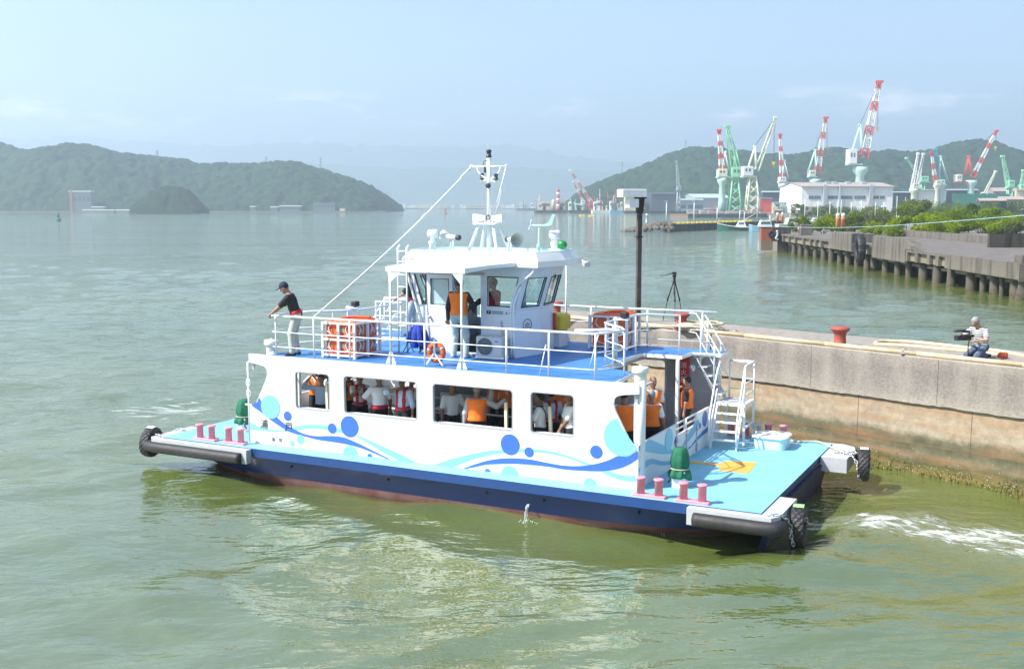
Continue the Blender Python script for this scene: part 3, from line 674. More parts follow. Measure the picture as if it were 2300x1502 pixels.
b = FB(); b.tube([(1.75,.9,3.72),(1.1,1.5,3.72),(.62,.95,3.72)],.03); b.build('gate_bar', M['white2'], ferry)
for u, v in ((1.42,2.35),(8.15,2.0)):                      # floodlights on short columns
    b = FB(); b.lathe((u,v,ZD),[(.045,0),(.045,.98),(.05,1.0)],12); b.bbox(u-.3,u+.05,v-.06,v+.06,3.83,3.86,.01); p = b.build('lamp_column', M['white2'], ferry)
    b = FB(); b.bbox(u-.28,u-.12,v-.08,v+.08,3.88,4.0,.02); b.bar((u-.2,v,3.86),(u-.2,v,3.9),.02); b.build('floodlight', M['black'], p)
# ---- stairs, aft and bow
def stairs(mir):
    F = (lambda u, v, z: B(9.54-u, v, z)) if mir else B
    b = MB(F)
    for v in (4.93, 5.45): b.loft([[(.5,v-.015,2.87),(.5,v+.015,2.87),(.38,v+.015,2.70),(.38,v-.015,2.70)],[(-.14,v-.015,1.86),(-.14,v+.015,1.86),(-.14,v+.015,1.66),(-.14,v-.015,1.66)]])
    for i in range(5):
        k = (i+.6)/5.2; u = .5-.64*k; z = 2.88-1.06*k; b.box(u-.12,u+.08,4.945,5.435,z-.025,z)
    b.box(-.8,-.12,4.72,5.56,1.72,1.78)
    for u, v in ((-.78,4.74),(-.78,5.54),(-.14,5.54)): b.box(u-.025,u+.025,v-.025,v+.025,.809,1.72)
    b.box(-.8,-.12,5.52,5.56,1.2,1.25); b.box(-.8,-.76,4.74,5.54,1.2,1.25)
    for u in (-.76,-.16):
        b.loft([[(u-.015,4.72,1.76),(u+.015,4.72,1.76),(u+.015,4.66,1.70),(u-.015,4.66,1.70)],[(u-.015,4.26,.81),(u+.015,4.26,.81),(u+.015,4.16,.81),(u-.015,4.16,.81)]])
    for i in range(4):
        k = (i+1)/5.; v = 4.70-.46*k; z = 1.76-.94*k; b.box(-.75,-.17,v-.1,v+.06,z-.02,z)
    s = b.build('stairs', M['white2'], ferry)
    b = MB(F); b.box(-.7,-.2,4.8,5.5,1.781,1.786); b.build('landing_grating', M['greywall'], s)
    b = MB(F)
    for v in (4.93, 5.45):
        b.tube(spline([(.62,v,3.78),(.5,v,3.78),(.4,v,3.70),(.0,v,3.08),(-.25,v,2.72),(-.4,v,2.66),(-.72,v,2.64)] if v > 5 else [(.62,v,3.78),(.5,v,3.78),(.4,v,3.70),(.0,v,3.08),(-.18,v,2.8)],4),.021)
        b.tube([(.6,v,3.35),(.45,v,3.33),(.0,v,2.6),(-.18,v,2.32)],.014)
        for u, z0 in ((.33,2.6),(.0,2.05)): b.bar((u,v,z0),(u,v,z0+1.03),.02)
    for u, v in ((-.78,4.74),(-.78,5.54),(-.2,5.54)): b.bar((u,v,1.75),(u,v,2.66),.021)
    b.tube([(-.2,5.54,2.66),(-.7,5.54,2.66),(-.78,5.5,2.66),(-.78,4.82,2.66),(-.78,4.70,2.6),(-.78,4.45,2.1),(-.78,4.2,1.62),(-.78,4.1,1.2),(-.78,4.16,.86)],.021)
    b.tube([(-.78,5.5,2.25),(-.78,4.78,2.25),(-.78,4.3,1.42),(-.78,4.2,1.2)],.014); b.tube([(-.2,5.54,2.25),(-.78,5.54,2.25)],.014); b.tube([(-.2,5.54,2.0),(-.78,5.54,2.0),(-.78,4.78,2.0)],.012)
    b.tube([(-.14,4.93,2.7),(-.14,4.72,2.5),(-.14,4.45,2.1),(-.14,4.2,1.62),(-.14,4.14,1.3),(-.14,4.16,.86)],.021); b.tube([(-.14,4.75,2.1),(-.14,4.32,1.42),(-.14,4.24,1.1)],.014)
    b.build('stair_rail', M['white2'], s)
    b = MB(F); b.lathe((.42,4.6,2.62),[(.05,0),(.07,-.04),(.07,-.12),(.03,-.15)],12); b.build('deck_lamp', M['steel'], ferry)
stairs(False); stairs(True)
# ---- wheelhouse on the upper deck
def lerp3(a, b, t): return tuple(a[i]+(b[i]-a[i])*t for i in range(3))
def panel(mb, P00, P10, P11, P01, holes=(), thick=.05):
    """flat panel between four corners, with holes given in fractions of its width and height"""
    w = (Vector(P10)-Vector(P00)).length; h = (Vector(P01)-Vector(P00)).length
    n = (Vector(P10)-Vector(P00)).cross(Vector(P01)-Vector(P00)).normalized()
    def T(x, y, d):
        s, t = x/w, y/h; p = lerp3(lerp3(P00,P10,s), lerp3(P01,P11,s), t); return tuple(Vector(p)+n*d)
    vs, fs = fill2d([(0,0),(w,0),(w,h),(0,h)], [[(x*w,y*h) for x,y in q] for q in holes], thick); mb.add([T(*v) for v in vs], fs); return T, w, h
VN, VF = 2.08, 3.95
low = {'a':(6.11,VN),'b':(3.74,VN),'c':(3.52,2.96),'d':(3.66,VF),'e':(6.11,VF),'f':(6.35,2.96)}
upp = {'a':(6.52,VN),'b':(3.48,VN),'c':(3.22,2.96),'d':(3.38,VF),'e':(6.52,VF),'f':(6.80,2.96)}
b = FB()
sideW = [(6.11,2.884),(6.11,3.55),(6.52,4.92),(3.48,4.92),(3.77,3.93),(3.74,2.884)]
SW = [(4.40,4.68),(3.635,4.68),(3.80,4.03),(4.40,4.03)]
plate(b, sideW, [[(6.33,4.69),(6.02,4.69),(6.02,4.0),(6.12,4.0)], [(5.30,2.94),(4.58,2.94),(4.58,4.70),(5.30,4.70)], SW], .05, lambda x, y, d: (x, VN+.025+d, y))
M['whwall'] = mat('wheelhouse_paint', (.70,.745,.80), .4, var=.06, vscale=2)
wh = b.build('wheelhouse', M['whwall'], ferry)
b = FB(); plate(b, sideW, [[(6.33,4.69),(5.35,4.69),(5.35,3.55),(6.08,3.55)], [(5.2,4.69),(4.5,4.69),(4.5,3.55),(5.2,3.55)], [(4.36,4.69),(3.63,4.69),(3.8,3.6),(4.36,3.6)]], .05, lambda x, y, d: (x, VF-.025+d, y)); b.build('wheelhouse_wall', M['whwall'], wh)
glassq = []
def facet(p, q, hl, name):
    b = FB(); P = lambda D, k, z: (*D[k], z)
    panel(b, P(low,p,2.884), P(low,q,2.884), P(low,q,3.93), P(low,p,3.93))
    o = b.build(name, M['whwall'], wh); b = FB()
    T, w, h = panel(b, P(low,p,3.93), P(low,q,3.93), P(upp,q,4.92), P(upp,p,4.92), [[(x0,.08),(x1,.08),(x1,.74),(x0,.74)] for x0, x1 in hl]); b.build('window_surround', M['whwall'], o)
    for x0, x1 in hl:
        g = FB(); g.add([T(x0*w,.08*h,0),T(x1*w,.08*h,0),T(x1*w,.74*h,0),T(x0*w,.74*h,0)],[(0,1,2,3)]); gp = g.build('pane', M['glass'], o)
        f = FB(); pts = [T(x*w,y*h,dd) for x,y,dd in ((x0,.08,.0),(x1,.08,0),(x1,.74,0),(x0,.74,0))]
        for s in (.028,-.028):
            pp = [T(x*w,y*h,s) for x,y in ((x0,.08),(x1,.08),(x1,.74),(x0,.74))]; f.tube(pp, .014, 4, closed=True)
        f.build('gasket', M['black'], o)
    return o
facet('b','c',[(.2,.88)],'after_wall'); aw = facet('c','d',[(.12,.92)],'after_wall')
facet('e','f',[(.1,.92)],'forward_wall'); facet('f','a',[(.1,.9)],'forward_wall')
for pl in (SW, [(6.33,4.69),(6.02,4.69),(6.02,4.0),(6.12,4.0)]):
    g = FB(); g.add([(x,VN+.03,y) for x,y in pl],[(0,1,2,3)]); g.build('pane', M['glass'], wh)
    g = FB(); g.tube([(x,VN-.004,y) for x,y in pl], .016, 4, closed=True); g.build('gasket', M['black'], wh)
for pl in ([(6.33,4.69),(5.35,4.69),(5.35,3.55),(6.08,3.55)], [(5.2,4.69),(4.5,4.69),(4.5,3.55),(5.2,3.55)], [(4.36,4.69),(3.63,4.69),(3.8,3.6),(4.36,3.6)]):
    g = FB(); g.add([(x,VF-.03,y) for x,y in pl],[(0,1,2,3)]); g.build('pane', M['glass'], wh)
b = FB(); plate(b, [(5.29,2.93),(5.97,2.93),(5.97,4.71),(5.29,4.71)], [[(5.39,4.02),(5.87,4.02),(5.87,4.60),(5.39,4.60)]], .04, lambda x, y, d: (x, VN-.03+d, y)); dr = b.build('door', M['greywall2'] if 'greywall2' in M else M['whwall'], wh)
g = FB(); g.add([(5.39,VN-.03,4.02),(5.87,VN-.03,4.02),(5.87,VN-.03,4.60),(5.39,VN-.03,4.60)],[(0,1,2,3)]); g.build('pane', M['glass'], dr)
g = FB(); g.tube([(5.39,VN-.052,4.02),(5.87,VN-.052,4.02),(5.87,VN-.052,4.60),(5.39,VN-.052,4.60)],.014,4,closed=True); g.build('gasket', M['greywall'], dr)
g = FB(); g.lathe((5.88,VN-.05,3.72),[(.02,0),(.02,-.03),(.035,-.04),(.03,-.07),(.005,-.075)],12,axis=tuple(FV)); g.build('handle', M['steel'], dr)
for z0, z1 in ((4.72,4.76),(2.885,2.925)): FB().box(4.5,5.99,VN-.06,VN-.003,z0,z1).build('door_track', M['greywall'], wh)
b = FB(); b.prism([(3.8,2.14),(3.6,2.96),(3.7,3.88),(6.05,3.88),(6.28,2.96),(6.05,2.14)],2.885,2.9); b.build('wheelhouse_floor', M['floor'], wh)
b = FB(); b.bbox(5.6,6.0,2.3,3.8,2.9,3.85,.04); b.bbox(5.62,5.75,2.7,3.3,3.84,4.02,.03); b.build('console', M['greywall'], wh); FB().bbox(3.85,4.3,2.5,3.8,2.9,3.78,.03).build('chart_table', M['greywall'], wh)
b = FB(); b.tube([(5.48,3.0+.17*math.cos(q),3.92+.17*math.sin(q)) for q in [2*math.pi*i/20 for i in range(20)]],.015,6,closed=True); b.bar((5.48,3,3.92),(5.6,3,3.92),.02); b.build('steering_wheel', M['black'], wh)
# pipes down the corner, emblem and plate
b = FB()
def pipe_done():
    global b
    b.build('drain_pipe', M['white2'], wh); b = FB()
b.tube(spline([(3.2,1.96,4.93),(3.24,1.98,4.8),(3.5,2.0,4.6),(3.62,2.02,4.5),(3.74,2.03,4.2),(3.80,2.04,3.9),(3.78,2.04,2.9)],5),.028,8); pipe_done()
b.tube(spline([(3.56,2.06,4.5),(3.69,2.05,4.2),(3.74,2.05,3.9),(3.72,2.05,2.9)],5),.03,8); pipe_done()
b.tube(spline([(6.55,2.0,4.9),(6.5,2.02,4.75),(6.2,2.04,3.75),(6.13,2.05,3.5),(6.13,2.05,3.0)],5),.03,8)
b.build('drain_pipe', M['white2'], wh)
def on_aft(s, z):                                        # point on the first after wall, s along it
    p = Vector((3.74,VN))*(1-s)+Vector((3.52,2.96))*s; return (p.x-.035, p.y, z)
aftdir = (Vector((3.52,2.96,0))-Vector((3.74,VN,0))).normalized()
c0 = Vector((3.74,VN,3.6))+aftdir*.42+Vector((-.03,-.007,0))
TE = lambda x, y, d: tuple(c0+aftdir*x+Vector((0,0,y))+Vector((-.97,-.24,0))*d)
b = FB(); plate(b, circ(0,0,.155,36,.135), [circ(0,0,.14,36,.12)], .004, TE)
for y, w_ in ((.05,.04),(.012,.09),(-.02,.075),(-.06,.09)): plate(b, [(-w_,y-.008),(w_,y-.008),(w_,y+.008),(-w_,y+.008)], [], .004, TE)
b.build('emblem', M['text'], wh)
TP = lambda x, y, d: (4.43-x, VN-.004-d, 3.885+y)
b = FB(); plate(b, [(0,-.04),(.11,-.04),(.11,.04),(0,.04)], [], .004, TP)
sp = b.build('sign_square', M['text'], wh)
lettering('lettering', 'P', .07, lambda a, c, d: (4.375-a, VN-.008-d, 3.885+c), 'white2', wh)
b = FB()
for i in range(6): plate(b, [(.14+.048*i,-.035),(.14+.048*i+.036,-.035),(.14+.048*i+.036,.035),(.14+.048*i,.035)], [[(.148+.048*i,-.02),(.168+.048*i,-.02),(.168+.048*i,.02),(.148+.048*i,.02)]], .004, TP)
plate(b, [(.48,-.03),(.53,-.03),(.505,.035)], [], .004, TP); plate(b, circ(.59,0,.026,10), [circ(.59,0,.012,8)], .004, TP); plate(b, circ(.68,0,.042,20), [circ(.68,0,.034,20)], .004, TP)
b.build('sign_marks', mat('sign_grey',(.16,.17,.18),.5), wh)
# air conditioner
b = FB(); b.bbox(3.80,4.46,1.62,1.92,2.96,3.39,.02); ac = b.build('air_conditioner', M['acgrey'], ferry)
b = FB()
for k in range(9): b.tube([(4.23+(.04+.018*k)*math.cos(q),1.607,3.17+(.04+.018*k)*math.sin(q)) for q in [2*math.pi*i/24 for i in range(24)]],.0045,4,closed=True)
for q in range(12): b.bar((4.23+.03*math.cos(q*math.pi/6),1.604,3.17+.03*math.sin(q*math.pi/6)),(4.23+.19*math.cos(q*math.pi/6),1.604,3.17+.19*math.sin(q*math.pi/6)),.004,4)
b.build('fan_grille', mat('grille_grey',(.22,.25,.24),.5), ac)
b = FB(); b.lathe((4.23,1.617,3.17),[(.19,0),(.19,-.006)],32,axis=tuple(FV)); b.build('fan_shadow_disc', mat('fan_shadow_grey',(.12,.14,.14),.6), ac)  # flat disc, coloured as the shadow behind the grille
b = FB(); b.box(3.9,3.98,1.615,1.619,3.28,3.305); b.build('badge', M['wave_blue'], ac)
b = FB(); b.box(3.78,4.48,1.64,1.70,2.9,2.955); b.box(3.78,4.48,1.84,1.90,2.9,2.955); b.build('base_rail', M['white2'], ac)
b = FB(); b.tube(spline([(4.0,1.9,3.3),(4.02,2.02,3.4),(4.05,2.05,3.55),(4.05,2.05,3.7)],4),.022); b.build('pipe', M['acgrey'], ac)
# roof with slanted coaming
roofo = [(6.55,1.9),(3.07,1.9),(2.88,2.95),(3.0,4.12),(6.55,4.12),(6.9,3.0)]
def shrink(P, k, c=(4.8,3.0)): return [(c[0]+(x-c[0])*(1-k/1.9), c[1]+(y-c[1])*(1-k/1.05)) for x, y in P]
b = FB(); b.loft([[(x,y,4.92) for x,y in roofo],[(x,y,5.05) for x,y in roofo],[(x,y,5.23) for x,y in shrink(roofo,.14)],[(x,y,5.23) for x,y in shrink(roofo,.17)],[(x,y,5.08) for x,y in shrink(roofo,.17)]])
rf = b.build('wheelhouse_roof', M['white'], ferry)
b = FB(); b.prism(shrink(roofo,.18),5.082,5.086); b.build('roof_paint', M['cyanroof'], rf)
b = FB(); b.tube([(x,y,5.235) for x,y in shrink(roofo,.16)],.02,6,closed=True); b.build('coaming_edge', M['cyanroof'], rf)
# canopy towards the near side
b = FB(); b.loft([[(5.8,.08,4.87),(3.86,.08,4.87),(3.86,.08,4.975),(5.8,.08,4.975)],[(5.85,1.0,4.93),(3.78,1.0,4.93),(3.78,1.0,5.0),(5.85,1.0,5.0)],[(6.3,1.897,4.94),(3.6,1.897,4.94),(3.6,1.897,5.02),(6.3,1.897,5.02)]]); cn_ = b.build('canopy', M['white'], ferry)
b = FB(); b.add([(5.78,.11,4.979),(3.88,.11,4.979),(3.80,1.0,5.004),(3.65,1.85,5.024),(6.25,1.85,5.024),(5.83,1.0,5.004)],[(0,1,2,5),(5,2,3,4)]); b.build('canopy_paint', M['cyanroof'], cn_)
for u in (5.70,3.95):
    b = FB(); b.bar((u,.1,2.88),(u,.1,4.88),.026,10)
    plate(b, [(u-.13,2.884),(u+.13,2.884),(u+.03,3.15),(u-.03,3.15)], [], .014, lambda x, y, d: (x,.1+d,y))
    s = 1 if u < 5 else -1
    plate(b, [(u-.04,4.868),(u+s*.22,4.868),(u+s*.03,4.66),(u-.03,4.66)] if s > 0 else [(u+.06,4.868),(u-.28,4.868),(u-.03,4.66),(u+.03,4.66)], [], .014, lambda x, y, d: (x,.1+d,y))
    b.build('canopy_post', M['white2'], ferry)
for u in (3.95,):
    b = FB(); b.bar((u,5.36,2.88),(u,5.36,4.95),.026,10); plate(b, [(u-.13,2.884),(u+.13,2.884),(u+.03,3.15),(u-.03,3.15)], [], .014, lambda x, y, d: (x,5.36+d,y)); b.bar((u,5.36,4.95),(u,4.1,5.0),.026); b.build('canopy_post', M['white2'], ferry)
b = FB()
for u in (6.60,6.36): b.tube([(u,1.8,2.884),(u,1.8,5.3),(u-.02,1.86,5.36)],.022,8)
for z in (3.2,3.5,3.8,4.1,4.4,4.68,4.98,5.22): b.bar((6.60,1.8,z),(6.36,1.8,z),.016)
b.build('ladder', M['white2'], ferry)
b = FB(); b.bar((5.2,1.5,5.0),(5.2,1.5,5.16),.015); b.tube(spline([(5.36,1.46,5.15),(5.25,1.5,5.17),(5.16,1.53,5.2),(5.14,1.54,5.26)],3),.014); b.tube(spline([(5.3,1.4,5.01),(5.2,1.5,5.03),(5.1,1.6,5.01)],3),.025); b.build('cleat', M['white2'], cn_)
# mast
mu, mv_ = 4.86, 3.0
b = FB()
for du, dv in ((.42,-.34),(-.42,-.34),(.42,.34),(-.42,.34)): b.bar((mu+du,mv_+dv,5.08),(mu+du*.42,mv_+dv*.42,5.83),.04,10)
b.bar((mu,mv_,5.08),(mu,mv_,5.83),.055,12); b.bbox(mu-.3,mu+.3,mv_-.26,mv_+.26,5.83,5.87,.02); mast = b.build('mast', M['white2'], ferry)
b = FB(); b.tube([(mu,mv_,5.87),(mu,mv_,6.6),(mu,mv_,7.34)],[.05,.042,.052],12); b.tube([(mu+.46,mv_,7.16),(mu-.45,mv_,7.15)],.024,8)
for s in (1,-1): b.tube(spline([(mu+s*.3,mv_,7.14),(mu+s*.28,mv_,7.05),(mu+s*.16,mv_,6.93),(mu+s*.04,mv_,6.86)],4),.02,8)
b.bar((mu-.24,mv_-.03,6.82),(mu+.24,mv_+.03,6.84),.016); b.bar((mu-.24,mv_-.04,6.8),(mu-.02,mv_,6.83),.02)
b.ell((mu+.46,mv_,7.16),.045,.045,.05); b.ell((mu-.45,mv_,7.16),.035,.035,.035); b.build('mast_pole', M['white2'], mast)
def lamp(u, v, z, s=1.):
    b = FB(); b.lathe((u,v,z),[(.05*s,0),(.055*s,.03*s),(.042*s,.032*s),(.042*s,.11*s),(.055*s,.112*s),(.05*s,.135*s),(.01,.15*s)],14); b.build('navigation_lamp', M['lampblack'], mast)
M['lampblack'] = mat('lamp_black', (.03,.035,.035), .35)
lamp(mu,mv_,7.36,1.25); lamp(mu-.2,mv_-.03,6.845); lamp(mu+.2,mv_+.03,6.86)
b = FB(); b.lathe((mu-.02,mv_-.07,6.72),[(.01,-.03),(.055,-.03),(.065,.01),(.05,.02)],14,axis=(-.3,-1,0)); b.build('mast_light', M['lampblack'], mast); b = FB(); b.tube(spline([(mu+.02,mv_-.05,7.3),(mu+.12,mv_-.05,7.25),(mu+.08,mv_-.05,7.12),(mu+.07,mv_-.05,7.0)],4),.008); b.bbox(mu+.05,mu+.1,mv_-.07,mv_-.03,7.02,7.14,.01); b.build('aerial', M['lampblack'], mast); b = FB()
b.tube([(mu+.05*math.cos(q)-.02,mv_-.08,5.99+.05*math.sin(q)) for q in [2*math.pi*i/12 for i in range(12)]],.012,5,closed=True); b.build('cable_coil', M['lampblack'], mast)
for s in (1,-1):                                         # rectangular loudhailers either side of the pole
    b = FB(); w0, w1 = .03, .10
    b.loft([[(mu+s*.08,mv_-.05,5.93),(mu+s*.08,mv_+.05,5.93),(mu+s*.08,mv_+.05,6.02),(mu+s*.08,mv_-.05,6.02)],[(mu+s*.2,mv_-.07,5.9),(mu+s*.2,mv_+.07,5.9),(mu+s*.2,mv_+.07,6.04),(mu+s*.2,mv_-.07,6.04)],[(mu+s*.38,mv_-.1,5.88),(mu+s*.38,mv_+.1,5.88),(mu+s*.38,mv_+.1,6.07),(mu+s*.38,mv_-.1,6.07)]]); b.box(mu+s*.1-.02,mu+s*.1+.02,mv_-.02,mv_+.02,5.86,5.95); b.build('loudhailer', M['white2'], mast)
b = FB(); b.tube([(mu-.45,mv_,7.13),(mu-.2,mv_+.1,6.3),(mu-.02,mv_+.05,5.9)],.008,5); b.tube([(mu-.45,mv_,7.13),(mu-.21,mv_,6.33)],.018,6); b.build('halyard', M['white2'], mast)
b = FB(); p0, p1 = Vector((7.72,.07,3.80)), Vector((mu+.46,mv_,7.14)); b.tube([tuple(p0.lerp(p1,t)-Vector((0,0,.10*math.sin(math.pi*t)))) for t in [i/14 for i in range(15)]],.018,8); b.bar(tuple(p0.lerp(p1,.93)),tuple(p0.lerp(p1,.99)),.03); b.bar(tuple(p0.lerp(p1,.68)-Vector((0,0,.08))),tuple(p0.lerp(p1,.70)-Vector((0,0,.08))),.03)
b.build('mast_stay', mat('stay_rope',(.68,.70,.66),.7,bump=.3,bscale=80), ferry)
# roof gear
def horn(u, v, z, dirn, s=1.):
    b = FB(); a = Vector(dirn); ax = tuple(FU*a.x+FV*a.y)
    b.lathe((u,v,z),[(.04*s,-.12),(.055*s,-.1),(.06*s,0),(.07*s,.06),(.105*s,.16),(.155*s,.24),(.175*s,.27),(.165*s,.27),(.14*s,.235),(.06*s,.06),(.02,.02)],24,axis=ax); h = b.build('horn_speaker', M['acgrey'], rf)
    b = FB(); b.lathe((u,v,z),[(.05*s,-.2),(.062*s,-.19),(.062*s,-.1),(.045*s,-.09)],14,axis=ax); b.build('driver', M['darksteel'], h)
    b = FB(); b.bar((u,v,5.09),(u,v,z-.05),.025); b.bar((u+.1,v,5.09),(u+.06,v,z-.05),.015); b.build('stand', M['cyanroof'], h)
uh = bv(1018, 543, 2.5); horn(uh[0],2.5,5.53,(1,.12)); uh = bv(1148, 549, 2.6); horn(uh[0],2.6,5.5,(-.75,-.5))
def searchlight(px, py0, py1, v, yaw):
    u, _, z1 = bv(px, py0, v); b = FB(); b.lathe((u,v,5.09),[(.075,0),(.075,.28),(.09,.3),(.09,.34),(.06,.36)],14); s = b.build('searchlight', M['white2'], rf)
    b = FB(); c, sn = math.cos(yaw), math.sin(yaw); P = lambda x, y, z: (u+c*x-sn*y, v+sn*x+c*y, z)
    for y in (-.11,.11): b.loft([[P(-.04,y-.015,5.42),P(.04,y-.015,5.42),P(.04,y+.015,5.42),P(-.04,y+.015,5.42)],[P(-.03,y-.015,z1-.1),P(.03,y-.015,z1-.1),P(.03,y+.015,z1-.1),P(-.03,y+.015,z1-.1)]])
    b.loft([[P(x,r*math.cos(q),z1-.1+r*math.sin(q)) for q in [2*math.pi*i/16 for i in range(16)]] for x, r in ((-.12,.05),(-.1,.085),(.05,.1),(.13,.1))],True,True); b.build('lamp_head', M['white2'], s)
    b = FB(); b.loft([[P(x,r*math.cos(q),z1-.1+r*math.sin(q)) for q in [2*math.pi*i/16 for i in range(16)]] for x, r in ((.131,.085),(.136,.08))],True,True); b.build('lamp_glass', M['lens'], s)
searchlight(971, 515, 560, 2.35, 2.5); searchlight(1245, 517, 560, 3.2, 2.5)
u, _, z = bv(1211, 508, 3.0); b = FB(); b.tube([(u,3,5.09),(u,3,5.3),(u,3,z-.02)],[.04,.035,.022],10); b.lathe((u,3,5.28),[(.035,0),(.06,.02),(.06,.1),(.03,.12)],12)
b.loft([[(u+x,3+r*math.cos(q),z+r*math.sin(q)+.01) for q in [2*math.pi*i/12 for i in range(12)]] for x, r in ((.20,.012),(.16,.03),(0,.03),(-.25,.022),(-.3,.01))],True,True)
plate(b, [(u-.08,z+.02),(u-.3,z+.0),(u-.41,z+.27),(u-.33,z+.27),(u-.24,z+.10)], [], .012, lambda x, y, d: (x,3+d,y)); an = b.build('wind_vane', M['palegreen'], rf)
b = FB()
for q in (0,2.09,4.19): plate(b, [(-.025,.0),(.025,.0),(.035,.12),(.0,.15),(-.03,.11)], [], .01, lambda x, y, d, q=q: (u+.2+d,3+x*math.cos(q)-y*math.sin(q),z+x*math.sin(q)+y*math.cos(q)))
b.build('propeller', M['white2'], an)
for px, v in ((1049,2.5),(1066,2.6)):
    uu = bv(px,557,v)[0]; b = FB(); b.lathe((uu,v,5.09),[(.05,0),(.05,.1),(.03,.13)],10); b.build('roof_lamp', M['lampblack'], rf)
uu = bv(1262, 549, 3.9)[0]; b = FB(); b.ell((uu,3.9,5.35),.13,.1,.11); b.build('life_float_case', mat('green_plastic',(.01,.2,.05),.4), rf)
b = FB(); q = bv(1282,602,3.9); b.bbox(2.72,2.86,3.8,4.0,4.86,4.98,.02); b.bar((2.9,3.9,5.0),(2.8,3.9,4.95),.02); b.build('work_light', M['acgrey'], rf)
b = FB(); b.bar((3.35,3.3,4.9),(3.3,3.35,4.6),.01); b.bar((3.38,3.5,4.78),(3.25,3.1,4.55),.008); b.build('wiper', M['black'], wh)
b = FB(); b.box(3.56,3.60,3.84,3.94,3.35,3.75); b.build('fire_plate', M['red'], wh)

# ================================================================== things on the ferry
def raft_rack(u0, u1, v0, v1, label):
    th = empty('life_float_rack', B((u0+u1)/2, (v0+v1)/2, 2.885), _rz, label, 'life float rack', 'life float racks on the upper deck')
    z0, z1 = 2.885, 3.68
    b = FB()
    for u in (u0,(u0+u1)/2,u1):
        for v in (v0,(v0+v1)/2,v1):
            if u in (u0,u1) or v in (v0,v1): b.box(u-.028,u+.028,v-.028,v+.028,z0,z1)
    for z in (z0+.08,z0+.43,z1):
        for v in (v0,v1): b.box(u0+.029,u1-.029,v-.022,v+.022,z-.045,z)
        for u in (u0,u1): b.box(u-.022,u+.022,v0+.029,v1-.029,z-.045,z)
    for v in (v0+.3,v1-.3): b.box(u0+.02,u1-.02,v-.04,v+.04,z0+.05,z0+.084)
    b.build('rack_frame', M['white2'], th)
    for zb in (z0+.09,z0+.445):
        for k in range(2):
            va, vb = v0+.04+(v1-v0-.08)*k/2+.01, v0+.04+(v1-v0-.08)*(k+1)/2-.01
            b = FB(); b.bbox(u0+.04,u1-.04,va,vb,zb,zb+.32,.035); f = b.build('life_float', M['raft'], th)
            b = FB()
            for uu in (u0+.2,u1-.2): b.tube(spline([(uu,va-.012,zb+.3),(uu+.06,va-.02,zb+.2),(uu,va-.012,zb+.06)],5),.012,5)
            for vv in (va+.15,vb-.15): b.tube(spline([(u0+.028,vv,zb+.3),(u0+.02,vv+.05,zb+.2),(u0+.028,vv,zb+.06)],5),.012,5)
            b.tube(spline([(u0+.1,va-.014,zb+.12),(u0+.35,va-.03,zb+.04),(u1-.3,va-.03,zb+.05),(u1-.1,va-.014,zb+.14)],5),.01,5)
            b.build('grab_rope', M['white2'], f)
            b = FB(); b.box((u0+u1)/2-.12,(u0+u1)/2+.05,va-.004,va-.001,zb+.12,zb+.22); b.box(u0+.034,u0+.039,(va+vb)/2-.06,(va+vb)/2+.1,zb+.1,zb+.2); b.build('reflector', M['steel'], f)
    b = FB(); b.bbox(u0+.05,u1-.05,v0+.05,v1-.05,z1-.05,z1+.04,.03); b.tube(spline([(u0+.1,v1-.2,z1+.05),((u0+u1)/2,(v0+v1)/2,z1+.07),(u1-.3,v0+.2,z1+.05)],5),.035,7); b.build('cover_sheet', M['raft'], th)
raft_rack(6.80,7.66,.32,1.32,'white rack of orange life floats beside the man leaning on the rail')
raft_rack(1.98,2.92,4.45,5.3,'white rack of orange life floats at the far rail near the stairs')
# lifebuoy on its Y stand
uc, _, zc = bv(980, 786, .3); th = empty('lifebuoy', B(uc,.3,2.885), _rz, 'orange lifebuoy with a white Y bracket tied low on the deck rail', 'lifebuoy')
b = FB(); b.tube([(uc+.17*math.cos(q),.3,3.17+.17*math.sin(q)) for q in [2*math.pi*i/28 for i in range(28)]],.058,10,closed=True); b.build('ring', M['raft'], th)
b = FB()
for q in (.3,2.6,4.1,5.3): b.tube([(uc+.17*math.cos(q+d)+0,.3-.0,3.17+.17*math.sin(q+d)) for d in (-.1,0,.1)],.0605,10)
b.build('reflective_band', M['steel'], th)
b = FB()
for dx, dz in ((0,.29),(.2,-.26),(-.2,-.26)): b.box(-.001,.001,0,.001,0,.001) if False else b.loft([[(uc-.02,.225,3.17),(uc+.02,.225,3.17),(uc+.02,.21,3.17),(uc-.02,.21,3.17)],[(uc+dx-.02,.225,3.17+dz),(uc+dx+.02,.225,3.17+dz),(uc+dx+.02,.21,3.17+dz),(uc+dx-.02,.21,3.17+dz)]])
b.build('bracket', M['white2'], th)
